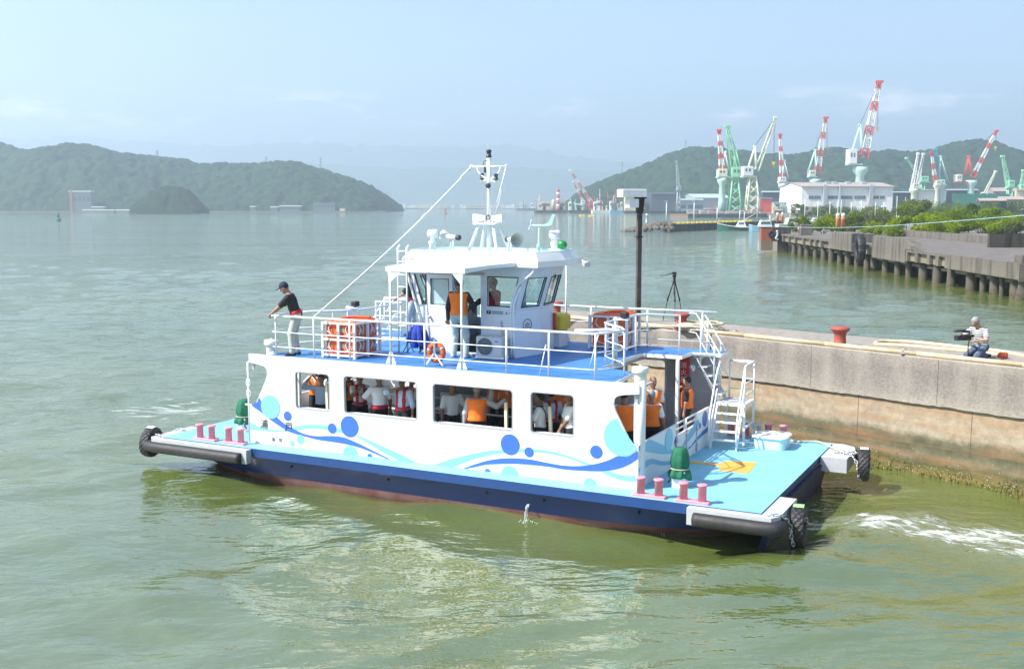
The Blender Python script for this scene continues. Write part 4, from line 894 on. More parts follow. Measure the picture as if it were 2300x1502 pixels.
# bundle of life vests hung on the wheelhouse corner
M['vestblue'] = mat('navy_vest', (.012,.03,.22), .8, col2=(.015,.06,.42), vscale=18, bump=.3, bscale=25)
th = empty('life_vest_bundle', B(6.1,1.75,2.9), _rz, 'bundle of navy blue life vests hung by the wheelhouse corner', 'life vests')
rg = random.Random(4); b = FB()
for k in range(13):
    a = rg.uniform(-.25,.25); c = rg.uniform(-.08,.1); zb = rg.uniform(2.98,3.25); tw = rg.uniform(-.5,.5); w_ = rg.uniform(.05,.09)
    path = spline([(6.05+a*.25,1.75+c*.5,3.56),(6.05+a*.7,1.72+c,3.4),(6.05+a*1.1,1.7+c,3.22),(6.05+a*1.3,1.7+c,zb)],4)
    b.tube(path,[.03+w_*min(1,i/4.)*(1-.25*(i>10)) for i in range(len(path))],8)
b.build('vests', M['vestblue'], th)
b = FB()
for k in range(7):
    a = rg.uniform(-.25,.2); b.tube(spline([(6.05+a,1.66,3.4),(6.05+a+rg.uniform(-.08,.08),1.62,3.1),(6.05+a+rg.uniform(-.15,.15),1.62,2.92)],4),.011,5)
b.build('straps', M['black'], th)
th = empty('equipment_box', B(3.8,4.5,2.885), _rz, 'white locker with a yellow lid on the upper deck behind the wheelhouse', 'locker')
b = FB(); b.bbox(3.62,4.1,4.3,4.75,2.885,3.3,.03); b.build('body', M['white2'], th); b = FB(); b.bbox(3.55,4.1,4.25,4.8,3.3,3.68,.06); b.build('lid', M['yellow'], th)
# tyres on chains
def tyre(uc, vc, zc, axis, tilt, label, top, rad=.375):
    th = empty('tyre_fender', B(uc,vc,zc), _rz, label, 'tyre fender', 'tyre fenders on the ferry')
    a = Vector(axis).normalized(); e2 = Vector((0,0,1)); e2 = (e2-a*a.dot(e2)).normalized(); e1 = e2.cross(a)
    P = lambda q, r, h: tuple(Vector((uc,vc,zc)) + (e1*math.cos(q)+e2*math.sin(q))*r + a*h)
    n = 72; prof = [(.20,-.09),(.27,-.115),(.33,-.12),(.365,-.10),(.375,-.05),(.378,0),(.375,.05),(.365,.10),(.33,.12),(.27,.115),(.20,.09),(.19,.07),(.31,.08),(.33,0),(.31,-.08),(.19,-.07)]
    sc = rad/.375; b = FB(); rings = []
    for j in range(n):
        q = 2*math.pi*j/n; rings.append([P(q+(.02 if 3<=i<=7 and i%2 else 0), r*sc*(1-.03*(1 if (j//2+i)%2 and 3<=i<=7 else 0)), h*sc) for i, (r, h) in enumerate(prof)])
    b.loft(rings+[rings[0]], False, False); b.build('tyre', M['rubber'], th)
    if top:
        b = FB(); qs = [math.pi/2-.3+.6*i/8 for i in range(9)]; b.loft([[P(q,(.382)*sc,h*sc) for h in (-.09,-.04,.04,.09)] for q in qs],False,True,False); b.build('paint_mark', M[top], th)
    return th, P
def chain(th, pts, r=.011, sz=.055):
    path = [Vector(p) for p in spline(pts, 8)]; L = 0; b = FB(); acc = 0; k = 0
    for i in range(1, len(path)):
        acc += (path[i]-path[i-1]).length
        if acc >= sz*1.35:
            acc = 0; k += 1; t = (path[i]-path[i-1]).normalized(); s = t.orthogonal().normalized()
            if k % 2: s = t.cross(s)
            c = path[i]; b.tube([tuple(c+t*sz*math.cos(q)+s*sz*.55*math.sin(q)) for q in [2*math.pi*j/12 for j in range(12)]],r,5,closed=True)
    return b.build('chain', M['steel'], th)
M['chalk_green'] = mat('green_chalk', (.30,.55,.20), .7); 
th, P = tyre(-3.02,.30,.42,(-1,.12,0),0,'worn tyre hanging in chains from the near stern corner of the ferry','chalk_green',.40)
chain(th,[(-2.62,-.62,.795),(-2.85,-.45,.79),(-2.98,-.25,.6),(-3.0,-.16,.35),(-3.02,-.1,.2)]); chain(th,[(-3.13,.28,.62),(-3.17,.42,.45),(-3.1,.62,.40)])
th, P = tyre(-3.40,5.0,.62,(-1,.12,0),0,'worn tyre with a white patch chained to the far stern corner','white2',.37)
chain(th,[(-2.7,5.1,.80),(-3.1,5.0,.8),(-3.3,4.75,.65),(-3.35,4.7,.4),(-3.4,4.85,.3)]); chain(th,[(-2.8,5.3,.80),(-3.15,5.2,.82),(-3.4,5.25,.7),(-3.5,5.3,.5)])
th, P = tyre(12.36,-.32,.60,(1,-.22,.1),0,'worn tyre with a white patch hanging at the near bow corner','white2',.37)
chain(th,[(11.85,-.5,.80),(12.05,-.42,.82),(12.2,-.38,.75),(12.3,-.42,.55)]); chain(th,[(11.85,.35,.80),(12.05,.3,.82),(12.2,.25,.75)])
# mooring line lying on the far stern corner, cooling water falling from the side
b = FB(); b.tube(spline([(-1.4,5.75,.83),(-1.8,5.7,.84),(-2.2,5.85,.85),(-2.6,5.5,.82),(-2.9,5.1,.82)],6),.022,6); tag(b.build('mooring_rope', M['rope']), 'pale mooring rope lying on the far stern corner of the ferry', 'rope')
def stream():
    u, _, z = bv(1192, 1128, -.25); b = FB(); rg = random.Random(2)
    for k in range(4): b.tube([(u+.01*k+.02*t*rg.uniform(-1,1), -.27-.16*t**.5-.01*k, .33-.33*t*t) for t in [i/9 for i in range(10)]],[.010-.004*(i/9) for i in range(10)],5)
    for k in range(60): a = rg.uniform(0,6.3); r_ = rg.uniform(0,.22)**1; b.ell((u+r_*math.cos(a)*1.4, -.45+r_*math.sin(a)*.7, .01+.05*rg.random()*(1-r_*4 if r_<.25 else 0)),.012,.012,.01,6,4)
    m = bpy.data.materials.new('falling_water'); m.use_nodes = True; p = m.node_tree.nodes['Principled BSDF']; p.inputs['Base Color'].default_value = (.75,.8,.8,1); p.inputs['Roughness'].default_value = .1; p.inputs['Alpha'].default_value = .75
    tag(b.build('water_stream', m), 'thin stream of water falling from the hull side into the harbour', 'water stream', kind='stuff')
stream()
# ================================================================== PEOPLE (smoothly blended bodies)
def smin(a, b, k):
    h = np.clip(.5 + .5*(b-a)/k, 0, 1); return b*(1-h) + a*h - k*h*(1-h)
class Field:
    def __init__(s, lo, hi, res):
        s.lo = np.array(lo, float); s.res = res
        s.n = np.ceil((np.array(hi)-s.lo)/res).astype(int)+1
        s.F = np.full(tuple(s.n), .5, np.float32)
    def sub(s, lo, hi, m):
        a = np.clip(np.floor((np.array(lo)-m-s.lo)/s.res).astype(int), 0, s.n); b = np.clip(np.ceil((np.array(hi)+m-s.lo)/s.res).astype(int)+1, 0, s.n)
        if (b <= a).any(): return None
        sl = tuple(slice(int(i), int(j)) for i, j in zip(a, b))
        ax = [s.lo[i]+s.res*np.arange(a[i], b[i]) for i in range(3)]
        return sl, np.stack(np.meshgrid(*ax, indexing='ij'), -1).astype(np.float32)
    def put(s, fn, lo, hi, k=.02, m=.07):
        q = s.sub(lo, hi, m)
        if q is None: return
        sl, P = q; s.F[sl] = smin(s.F[sl], fn(P), k)
    def cone(s, a, b, ra, rb, k=.02):
        a = np.array(a, float); b = np.array(b, float); r = max(ra, rb); d = b-a; dd = max(1e-9, d@d)
        def fn(P):
            t = np.clip(((P-a)@d)/dd, 0, 1)[..., None]; return np.linalg.norm(P-(a+t*d), axis=-1) - (ra+(rb-ra)*t[..., 0])
        s.put(fn, np.minimum(a, b)-r, np.maximum(a, b)+r, k)
    def ell(s, c, r, fr=None, k=.02, cut=None):
        c = np.array(c, float); r = np.array(r, float); R_ = np.eye(3) if fr is None else fr[1]; o = np.zeros(3) if fr is None else fr[0]
        w = o + R_@c; e = np.abs(R_)@r
        def fn(P):
            q = (P-o)@R_; l = (q-c)/r; n = np.linalg.norm(l, axis=-1); g = np.linalg.norm(l/r, axis=-1)+1e-6
            d = n*(n-1)/g
            return d if cut is None else np.maximum(d, cut(q))
        s.put(fn, w-e, w+e, k)
    def mesh(s):
        F = s.F; nx, ny, nz = F.shape
        F[0] = F[-1] = .5; F[:, 0] = F[:, -1] = .5; F[:, :, 0] = F[:, :, -1] = .5
        S = F < 0
        cnt = np.zeros((nx-1, ny-1, nz-1), np.int8); 
        for i in (0, 1):
            for j in (0, 1):
                for k in (0, 1): cnt += S[i:nx-1+i, j:ny-1+j, k:nz-1+k]
        act = (cnt > 0) & (cnt < 8); idx = np.argwhere(act)
        if not len(idx): return np.zeros((0, 3)), np.zeros((0, 4), int)
        num = np.full(act.shape, -1, np.int32); num[act] = np.arange(len(idx))
        acc = np.zeros((len(idx), 3)); w = np.zeros(len(idx))
        cor = [(i, j, k) for i in (0, 1) for j in (0, 1) for k in (0, 1)]
        for a in cor:
            for ax in range(3):
                if a[ax]: continue
                b = list(a); b[ax] = 1
                fa = F[idx[:, 0]+a[0], idx[:, 1]+a[1], idx[:, 2]+a[2]]; fb = F[idx[:, 0]+b[0], idx[:, 1]+b[1], idx[:, 2]+b[2]]
                cr_ = (fa < 0) != (fb < 0); t = np.where(cr_, fa/np.where(cr_, fa-fb, 1), 0)
                p = np.tile(np.array(a, float), (len(idx), 1)); p[:, ax] += t
                acc += p*cr_[:, None]; w += cr_
        V = s.lo + s.res*(idx + acc/w[:, None]); Q = []
        for ax in range(3):
            o = [i for i in range(3) if i != ax]; sh = list(F.shape); sh[ax] -= 1
            A = np.take(S, range(0, F.shape[ax]-1), ax); Bq = np.take(S, range(1, F.shape[ax]), ax); e = np.argwhere(A != Bq)
            e = e[(e[:, o[0]] > 0) & (e[:, o[1]] > 0) & (e[:, o[0]] < F.shape[o[0]]-1) & (e[:, o[1]] < F.shape[o[1]]-1)]
            fl = A[e[:, 0], e[:, 1], e[:, 2]]
            c = []
            for d0, d1 in ((0, 0), (1, 0), (1, 1), (0, 1)):
                g = e.copy(); g[:, o[0]] -= d0; g[:, o[1]] -= d1; c.append(num[g[:, 0], g[:, 1], g[:, 2]])
            q = np.stack(c, 1); flip = fl if ax != 1 else ~fl
            q[~flip] = q[~flip][:, ::-1]; Q.append(q)
        return V, np.concatenate(Q)[:, ::-1]
def rotm(yaw=0, pitch=0, roll=0):                        # pitch > 0 bends forward (+x)
    cy, sy, cp, sp, cr_, sr = math.cos(yaw), math.sin(yaw), math.cos(pitch), math.sin(pitch), math.cos(roll), math.sin(roll)
    return np.array([[cy,-sy,0],[sy,cy,0],[0,0,1]]) @ np.array([[cp,0,sp],[0,1,0],[-sp,0,cp]]) @ np.array([[1,0,0],[0,cr_,-sr],[0,sr,cr_]])
def ik(a, t, l1, l2, hint):
    a = np.array(a, float); t = np.array(t, float); d = t-a; L = np.linalg.norm(d); d /= L
    L = min(L, (l1+l2)*.995); t = a+d*L; x = (l1*l1-l2*l2+L*L)/(2*L); h = math.sqrt(max(0, l1*l1-x*x))
    hn = np.array(hint, float); hn -= d*(hn@d); hn /= max(1e-6, np.linalg.norm(hn)); return a+d*x+hn*h, t
SKIN = {}
def cmat(key, col, **kw):
    if key not in M: M[key] = mat(key, col, kw.pop('rough', .8), **kw)
    return M[key]
M['skin'] = mat('skin', (.42,.22,.14), .55, var=.15, vscale=12)
M['skin_dark'] = mat('skin_tanned', (.28,.14,.085), .55, var=.15, vscale=12)
M['hair_black'] = mat('hair_black', (.012,.011,.011), .6, bump=.3, bscale=60)
M['hair_grey'] = mat('hair_grey', (.32,.32,.32), .65, var=.3, vscale=40, bump=.3, bscale=60)
M['cl_white'] = mat('white_cotton', (.78,.79,.80), .8, bump=.25, bscale=9)
M['cl_blue'] = mat('pale_blue_cotton', (.50,.60,.78), .8, bump=.25, bscale=9)
M['cl_grey'] = mat('grey_cotton', (.42,.43,.46), .8, bump=.25, bscale=9)
M['cl_black'] = mat('black_cotton', (.018,.018,.02), .85, bump=.25, bscale=9)
M['cl_navy'] = mat('navy_cotton', (.012,.02,.06), .8)
M['cl_khaki'] = mat('pale_work_trousers', (.50,.55,.50), .85, var=.15, vscale=6, bump=.35, bscale=8)
M['cl_jeans'] = mat('blue_jeans', (.045,.07,.12), .85, col2=(.11,.15,.21), vscale=7, bump=.3, bscale=14)
M['vest'] = mat('orange_vest', (1.0,.20,.012), .65, var=.12, vscale=6, bump=.3, bscale=7)
M['harness'] = mat('red_harness', (.42,.012,.03), .6)
M['strap'] = mat('black_strap', (.012,.012,.013), .6)
M['shoe'] = mat('dark_shoe', (.03,.022,.02), .5); M['shoe_light'] = mat('pale_shoe', (.5,.5,.5), .6)
def stripes():
    m = mat('striped_cotton', (.8,.8,.8), .8); n, l = m.node_tree.nodes, m.node_tree.links
    t = n.new('ShaderNodeTexCoord'); w = n.new('ShaderNodeTexWave'); w.bands_direction = 'Z'; w.inputs['Scale'].default_value = 7.2; w.inputs['Distortion'].default_value = .6; w.inputs['Detail Scale'].default_value = 1.
    r = n.new('ShaderNodeValToRGB'); r.color_ramp.interpolation = 'CONSTANT'; r.color_ramp.elements[1].position = .5; r.color_ramp.elements[0].color = (.02,.022,.035,1); r.color_ramp.elements[1].color = (.78,.78,.8,1)
    l.new(t.outputs['Object'], w.inputs['Vector']); l.new(w.outputs[0], r.inputs[0]); l.new(r.outputs[0], n['Principled BSDF'].inputs['Base Color']); return m
M['cl_stripe'] = stripes()
def person(label, loc, yaw, h=1.70, lean=0, roll=0, twist=0, head=(0, 0), hr=None, hl=None, curl=(.5, .5), er=(-.3,-.6,-.6), el=(-.3,.6,-.6), pelvis=None, legs=None,
           top='cl_white', sleeve=.72, trousers='cl_black', vest=None, harness=None, strap=False, belt=None, hair='hair_black', bald=False, cap=None, shoes='shoe', skin='skin', res=.0145, group=None, stance=.11, afro=0):
    k = h/1.70; W_ = Matrix.Translation(Vector(loc)) @ Matrix.Rotation(R(yaw), 4, 'Z') @ Matrix.Scale(k, 4)
    A = np.array(W_); toW = lambda V: V @ A[:3, :3].T + A[:3, 3]
    pz_ = pelvis or .93; Rt = rotm(0, lean, roll); Ru = Rt @ rotm(twist); o = np.array([-.02 - .12*math.sin(lean)*(pelvis is None), 0, pz_]); ft = (o, Ru)
    tl = lambda p: o + Ru @ np.array(p, float)
    nt = tl((.005, 0, .565)); Rh = Ru @ rotm(head[0], head[1]); hc = nt + Rh @ np.array([.022, 0, .105]); fh = (hc, Rh)
    L = []                                                # limbs: (a, b, ra, rb, tag)
    if legs is None: legs = {s: (None, (.0 + .03*s, s*stance, .085)) for s in (-1, 1)}
    feet = []
    for s in (-1, 1):
        hip = o + Rt @ np.array([0, s*.092, -.02]); kn, an = legs[s]
        if kn is None: kn, an = ik(hip, an, .43, .415, (1, .12*s, 0))
        kn = np.array(kn); an = np.array(an); L += [(hip, kn, .088, .056, 'thigh'), (kn, an, .056, .037, 'shank')]
        if pelvis and pelvis < .6: feet.append((an+np.array([.02, 0, 0]), an+np.array([-.16, 0, -.005])))
        else: feet.append((an+np.array([-.03, 0, -.045]), an+np.array([.135, s*.03, -.055])))
    hands = []
    for s, tgt, eh in ((-1, hr, er), (1, hl, el)):
        sh = tl((0, s*.18, .435)); t = np.array(tgt if tgt is not None else tl((.06, s*.27, -.10)), float)
        e, w = ik(sh, t, .285, .255, eh); L += [(sh, e, .05, .041, 'upper'), (e, w, .041, .027, 'fore')]; hands.append((s, e, w))
    def span():
        P = np.array([tl((0,0,-.15)), tl((0,.2,.45)), tl((0,-.2,.45)), hc+.16, hc-.16] + [q for l in L for q in l[:2]] + [w for _, _, w in hands] + [q for f in feet for q in f]); return P.min(0)-.20, P.max(0)+.20
    lo, hi = span(); lo[2] = max(lo[2], -.06)
    def torso(F, g, cut=None, k=.03, neck=False):
        F.ell((0,0,.02), (.108+g,.160+g,.13+g), ft, k, cut); F.ell((.012,0,.17), (.105+g,.142+g,.18+g), ft, k, cut); F.ell((0,0,.335), (.108+g,.163+g,.18+g), ft, k, cut)
        for s in (-1, 1): F.ell((-.005,s*.12,.43), (.062+g,.075+g,.06+g), ft, k, cut)
    def out(name, F, m, parent, zmin=None):
        V, Q = F.mesh()
        if not len(V): return None
        if parent is None:
            me_o = npmesh(name, toW(V), Q, m, world=Matrix.Translation(Vector(loc)))
        else: me_o = npmesh(name, toW(V), Q, m, parent)
        return me_o
    # --- body
    F = Field(lo, hi, res); torso(F, 0)
    F.cone(tl((-.01,0,.45)), nt+Rh@np.array([0,0,.03]), .06, .052, .03)
    F.ell((-.012,0,.022), (.094,.076,.10), fh, .015); F.ell((.022,0,-.045), (.068,.058,.075), fh, .03)
    F.cone(hc+Rh@np.array([.086,0,.012]), hc+Rh@np.array([.102,0,-.022]), .010, .015, .012); F.cone(hc+Rh@np.array([.078,.035,.026]), hc+Rh@np.array([.078,-.035,.026]), .014, .014, .015); F.cone(hc+Rh@np.array([.075,0,-.095]), hc+Rh@np.array([.07,0,-.1]), .022, .022, .02)
    for s in (-1, 1): F.ell((-.005,s*.077,-.008), (.024,.013,.034), fh, .006)
    for a, b_, ra, rb, _ in L: F.cone(a, b_, ra, rb, .03)
    for a, b_ in feet: F.cone(a, b_, .042, .032, .03)
    for (s, e, w), cu in zip(hands, curl):
        d = (w-e)/np.linalg.norm(w-e); side = np.cross(d, [0,0,1.]); side = side/np.linalg.norm(side) if np.linalg.norm(side) > .1 else np.array([0,1.,0]); up = np.cross(side, d)
        pal = w+d*.085
        for j in (-.028,-.01,.01,.028): F.cone(w+side*j*.6, pal+side*j, .019, .015, .012)
        for i_, j in enumerate((-.034,-.0115,.0115,.034)):
            ln = (.058,.074,.078,.066)[i_]*.55; a1 = cu*.9; d1 = d*math.cos(a1)-up*math.sin(a1); a2 = a1+cu*1.1; d2 = d*math.cos(a2)-up*math.sin(a2)
            p1 = pal+side*j; p2 = p1+d1*ln; F.cone(p1, p2, .0115, .0105, .006); F.cone(p2, p2+d2*ln, .0105, .009, .006)
        th_ = w+d*.03+side*(-s)*.03; t1 = th_+(d*.6+side*(-s)*.7-up*.3)*.045; F.cone(th_, t1, .014, .012, .01); F.cone(t1, t1+(d*.9-up*.4)*.035, .012, .01, .006)
    body = out('person', F, M[skin], None); tag(body, label, 'person', group)
    # --- eyes and mouth
    b = MB(); 
    for s in (-1, 1):
        p = toW((hc+Rh@np.array([.083,s*.031,.004]))[None])[0]; b.ell(tuple(p), .0095*k, .0095*k, .007*k, 8, 6)
    b.build('eyes', M['hair_black'], body)
    p = [toW((hc+Rh@np.array([.082-abs(y)*6*abs(y),y,-.062]))[None])[0] for y in (-.024,-.012,0,.012,.024)]
    b = MB(); b.tube([tuple(q) for q in p], [.002*k,.006*k,.007*k,.006*k,.002*k], 6); b.build('lips', cmat('lips', (.30,.10,.085)), body)
    # --- clothes
    F = Field(lo, hi, res); F.ell((0,0,.02), (.122,.172,.14), ft, .03, lambda q: q[..., 2]-.085)
    for a, b_, ra, rb, t in L:
        if t == 'thigh': F.cone(a, b_, ra+.016, rb+.026, .03)
        if t == 'shank': F.cone(a, a+(b_-a)*.97, ra+.026, rb+.036, .02)
    out('trousers', F, M[trousers], body)
    F = Field(lo, hi, res); torso(F, .018, lambda q: np.maximum(q[..., 2]-.478, (-.10 if top in ('cl_black', 'cl_stripe') and not vest else .03)-q[..., 2]))
    for a, b_, ra, rb, t in L:
        if t == 'upper': F.cone(a, a+(b_-a)*min(1, sleeve), ra+.016, rb+.026, .03)
        if t == 'fore' and sleeve > 1: F.cone(a, a+(b_-a)*(sleeve-1), ra+.02, rb+.02, .02)
    out('shirt', F, M[top], body)
    for a, b_ in feet:
        F = Field(np.minimum(a, b_)-.12, np.maximum(a, b_)+.12, res); F.cone(a, b_, .052, .043, .02); out('shoe', F, M[shoes], body)
    if vest:
        F = Field(lo, hi, res)
        c = lambda q: np.maximum(np.maximum(q[..., 2]-.47, .0-q[..., 2]), np.where(q[..., 0] > .02, (q[..., 2]-.30)*.42-np.abs(q[..., 1]), -1))
        torso(F, .042, c, .035); out('life_vest', F, M[vest], body)
    if harness:
        F = Field(lo, hi, min(res, .012)); c = lambda q: np.minimum(np.maximum(np.abs(np.abs(q[..., 1])-.085)-.030, .02-q[..., 2]), np.abs(q[..., 2]-.08-.4*np.maximum(0, np.abs(q[..., 1])-.1))-.028)
        torso(F, .034, c, .03); out('harness', F, M[harness], body)
    if strap:
        F = Field(lo, hi, min(res, .012)); c = lambda q: np.maximum(np.abs(q[..., 1]-(q[..., 2]-.25)*.5)-.018, .1-q[..., 2]); torso(F, .031, c, .03); out('strap', F, M['strap'], body)
    if belt:
        F = Field(lo, hi, min(res, .012)); torso(F, .036, lambda q: np.abs(q[..., 2]-.045)-.04, .03); out('waist_pouch', F, M[belt], body)
    if not bald:
        F = Field(hc-.22, hc+.22, .009); F.ell((-.016,0,.03), (.104+afro,.087+afro,.105+afro), fh, .01, lambda q: .92*q[..., 0]+.004-q[..., 2]-afro*.5); out('hair', F, M[hair], body)
    if cap:
        F = Field(hc-.25, hc+.25, .009); F.ell((-.012,0,.035), (.110,.093,.108), fh, .01, lambda q: .30*q[..., 0]+.022-q[..., 2]); F.ell((.125,0,.05), (.075,.068,.011), fh, .012); out('cap', F, M[cap], body)
    return body
FLOOR = .814
def pax(label, px, py, v, yaw, ground=FLOOR, **kw):
    u, _, z = bv(px, py, v); h = min(1.80, max(1.56, (z-ground)/1.605*1.70))
    g = kw.pop('group', 'passengers under the deck'); return person(label, B(u, v, ground), yaw, h, group=g, res=.016, **kw)
pax('passenger in a pale blue shirt at the first window raising his right hand', 722, 866, .80, -95, top='cl_blue', sleeve=1.8, hr=(.22,-.30,1.58), er=(0,-1,-.3))
pax('passenger with bushy black hair and orange vest behind the first window, holding a camera', 709, 848, 1.9, -100, vest='vest', top='cl_white', hr=(.26,-.05,1.45), hl=(.26,.05,1.45), afro=.03, skin='skin_dark')
pax('grey haired passenger in a white shirt at the right edge of the first window', 737, 852, 1.5, -150, hair='hair_grey')
pax('passenger in an orange vest at the left end of the second window', 784, 856, 1.7, -20, vest='vest', top='cl_black', skin='skin_dark')
pax('passenger in white shirt and red harness at the second window, taking a picture towards us', 808, 849, .95, -72, harness='harness', hr=(.30,-.04,1.42), hl=(.30,.06,1.42), skin='skin_dark', sleeve=.6)
pax('passenger seen from behind in white shirt with red belt, second window', 851, 848, .62, 115, harness=None, belt='harness', hair='hair_grey', skin='skin_dark', hl=(.25,.3,1.2))
pax('passenger in pale blue shirt and red harness at the second window, hand at chin', 903, 855, .58, -112, top='cl_blue', sleeve=1.2, harness='harness', hr=(.20,-.02,1.46), er=(0,-1,-.4), skin='skin_dark')
pax('passenger in an orange vest behind the man with his hand at his chin', 925, 858, 1.6, 40, vest='vest', top='cl_white')
pax('passenger in a plain white shirt standing at the left of the third window', 1016, 868, .85, -65, top='cl_white', hl=(.2,.2,.95), skin='skin_dark')
pax('passenger in orange vest over grey sleeves, arm stretched right at the third window', 1071, 874, .52, 85, vest='vest', top='cl_grey', sleeve=1.85, hr=(.12,-.62,1.38), er=(0,0,-1), lean=.05, hair='hair_grey', skin='skin_dark')
pax('passenger in an orange vest in shade behind the outstretched arm', 1106, 872, 2.4, 170, vest='vest', top='cl_white', skin='skin_dark')
pax('passenger in an orange vest standing behind the last post of the third window', 1138, 874, 2.5, -90, vest='vest', top='cl_white', skin='skin_dark')
pax('passenger in a white shirt with black strap at the fourth window, looking towards the bow', 1212, 892, .50, 165, strap=True, hr=(.30,-.12,1.08), hl=(.30,.12,1.08), skin='skin_dark')
pax('passenger in a pale blue shirt and red harness in the middle of the fourth window', 1238, 884, 1.35, 110, top='cl_blue', harness='harness', skin='skin_dark')
pax('passenger in an orange vest at the back of the fourth window', 1256, 888, 2.3, 95, vest='vest', skin='skin_dark')
pax('captain in a white uniform shirt at the fourth window with hands folded in front', 1279, 889, .50, -165, hair='hair_grey', hr=(.22,.02,.86), hl=(.22,-.02,.88), skin='skin_dark')
pax('orange vested passenger seen from behind left of the white column', 1402, 868, .75, 95, vest='vest', skin='skin_dark')
pax('grey haired passenger in an orange vest seen from behind right of the white column', 1463, 887, 1.85, 80, vest='vest', hair='hair_grey', skin='skin_dark', top='cl_white')
pax('bald passenger in an orange vest facing us in the after opening', 1467, 856, 3.3, -70, vest='vest', bald=True, skin='skin_dark', top='cl_white')
pax('passenger in orange vest over black shirt holding the pillar under the upper deck', 1543, 855, 4.35, 165, vest='vest', top='cl_black', hr=(.16,-.12,1.42), er=(0,-1,-.5), skin='skin')
# on the upper deck
u_, v_, _ = bz(664, 797, ZD); person('man in dark cap and black polo shirt leaning on the rail near the bow', B(u_, v_-.02, ZD), 178, 1.70, lean=.36, head=(0, .2), hr=(.55,-.12,.90), hl=(.55,.10,.90), er=(0,-.6,-.8), el=(0,.6,-.8), curl=(.9,.9), top='cl_black', sleeve=.85, trousers='cl_khaki', belt='harness', cap='cl_navy', res=.012)
u_, v_, _ = bz(1032, 803, ZD); person('man in an orange vest and pale trousers seen from behind at the wheelhouse door', B(u_, v_, ZD), 72, 1.76, lean=.06, hr=(.22,-.26,1.0), top='cl_black', sleeve=1.95, trousers='cl_khaki', vest='vest', shoes='shoe_light', res=.012, skin='skin_dark', stance=.15)
u_, v_, _ = bv(926, 645, 4.7); person('crewman in dark cap and black shirt holding the bow stair rail behind the ladder', B(u_, v_, ZD), 160, 1.68, lean=.12, hr=(.42,-.12,1.02), hl=(.36,.2,1.0), top='cl_black', trousers='cl_khaki', belt='harness', cap='cl_navy', res=.014)
person('helmsman in a black shirt and red vest inside the wheelhouse, arm stretched to the wheel', B(4.75, 3.0, 2.9), 153, 1.66, hr=(.55,-.05,1.12), hl=(.45,.2,1.05), top='cl_black', sleeve=1.9, vest='harness', res=.016, skin='skin_dark')
# ---- cameraman kneeling on the quay
QZ = 2.84
cp = pz(2196, 805, QZ)
legs = {s: ((.34, s*.135, .075), (-.06, s*.10, .06)) for s in (-1, 1)}
person('grey haired cameraman in a striped shirt kneeling on the quay', (cp.x+.08, cp.y+.05, QZ+.01), 212, 1.56, pelvis=.29, legs=legs, lean=.30, head=(-.2, .42), hr=(.42,-.10,.56), hl=(.40,.12,.46), er=(0,-1,-.5), el=(0,1,-.6), curl=(.9,1.), top='cl_stripe', trousers='cl_jeans', hair='hair_grey', res=.011)
def vidcam():
    c = Vector((cp.x+.08, cp.y+.05, QZ)) + Matrix.Rotation(R(204), 3, 'Z') @ Vector((.50, .02, .50))
    th = empty('video_camera', c, R(200), 'black video camera with a fluffy microphone in the cameraman hands', 'video camera')
    Rm = mw(th); b = MB(lambda x, y, z: Rm @ Vector((x, y, z)))
    b.bbox(-.13,.13,-.055,.055,-.06,.06,.015); b.box(-.22,-.13,-.03,.03,.0,.05); b.tube([(-.1,0,.13),(.1,0,.13)],.014); b.bar((-.1,0,.05),(-.1,0,.13),.012); b.bar((.1,0,.05),(.1,0,.13),.012); b.build('camera_body', M['black'], th)
    b = MB(lambda x, y, z: Rm @ Vector((x, y, z))); b.lathe((.13,0,0),[(.045,0),(.05,.02),(.052,.10),(.046,.105),(.03,.09)],18,axis=tuple(Rm.to_3x3() @ Vector((1,0,0)))); b.bbox(.20,.27,-.065,.065,-.055,.055,.01); b.build('lens', M['rubber'], th)
    b = MB(lambda x, y, z: Rm @ Vector((x, y, z))); b.tube([(.02,0,.155),(.1,0,.16),(.28,0,.155),(.33,0,.15)],[.02,.032,.032,.015],10); b.build('microphone', mat('fluffy_grey',(.07,.065,.07),.95,bump=.6,bscale=120), th)
    b = MB(lambda x, y, z: Rm @ Vector((x, y, z))); b.tube(spline([(-.05,.06,-.06),(-.02,.07,-.25),(-.05,.07,-.45)],4),.012,6); b.build('strap', M['strap'], th)
vidcam()
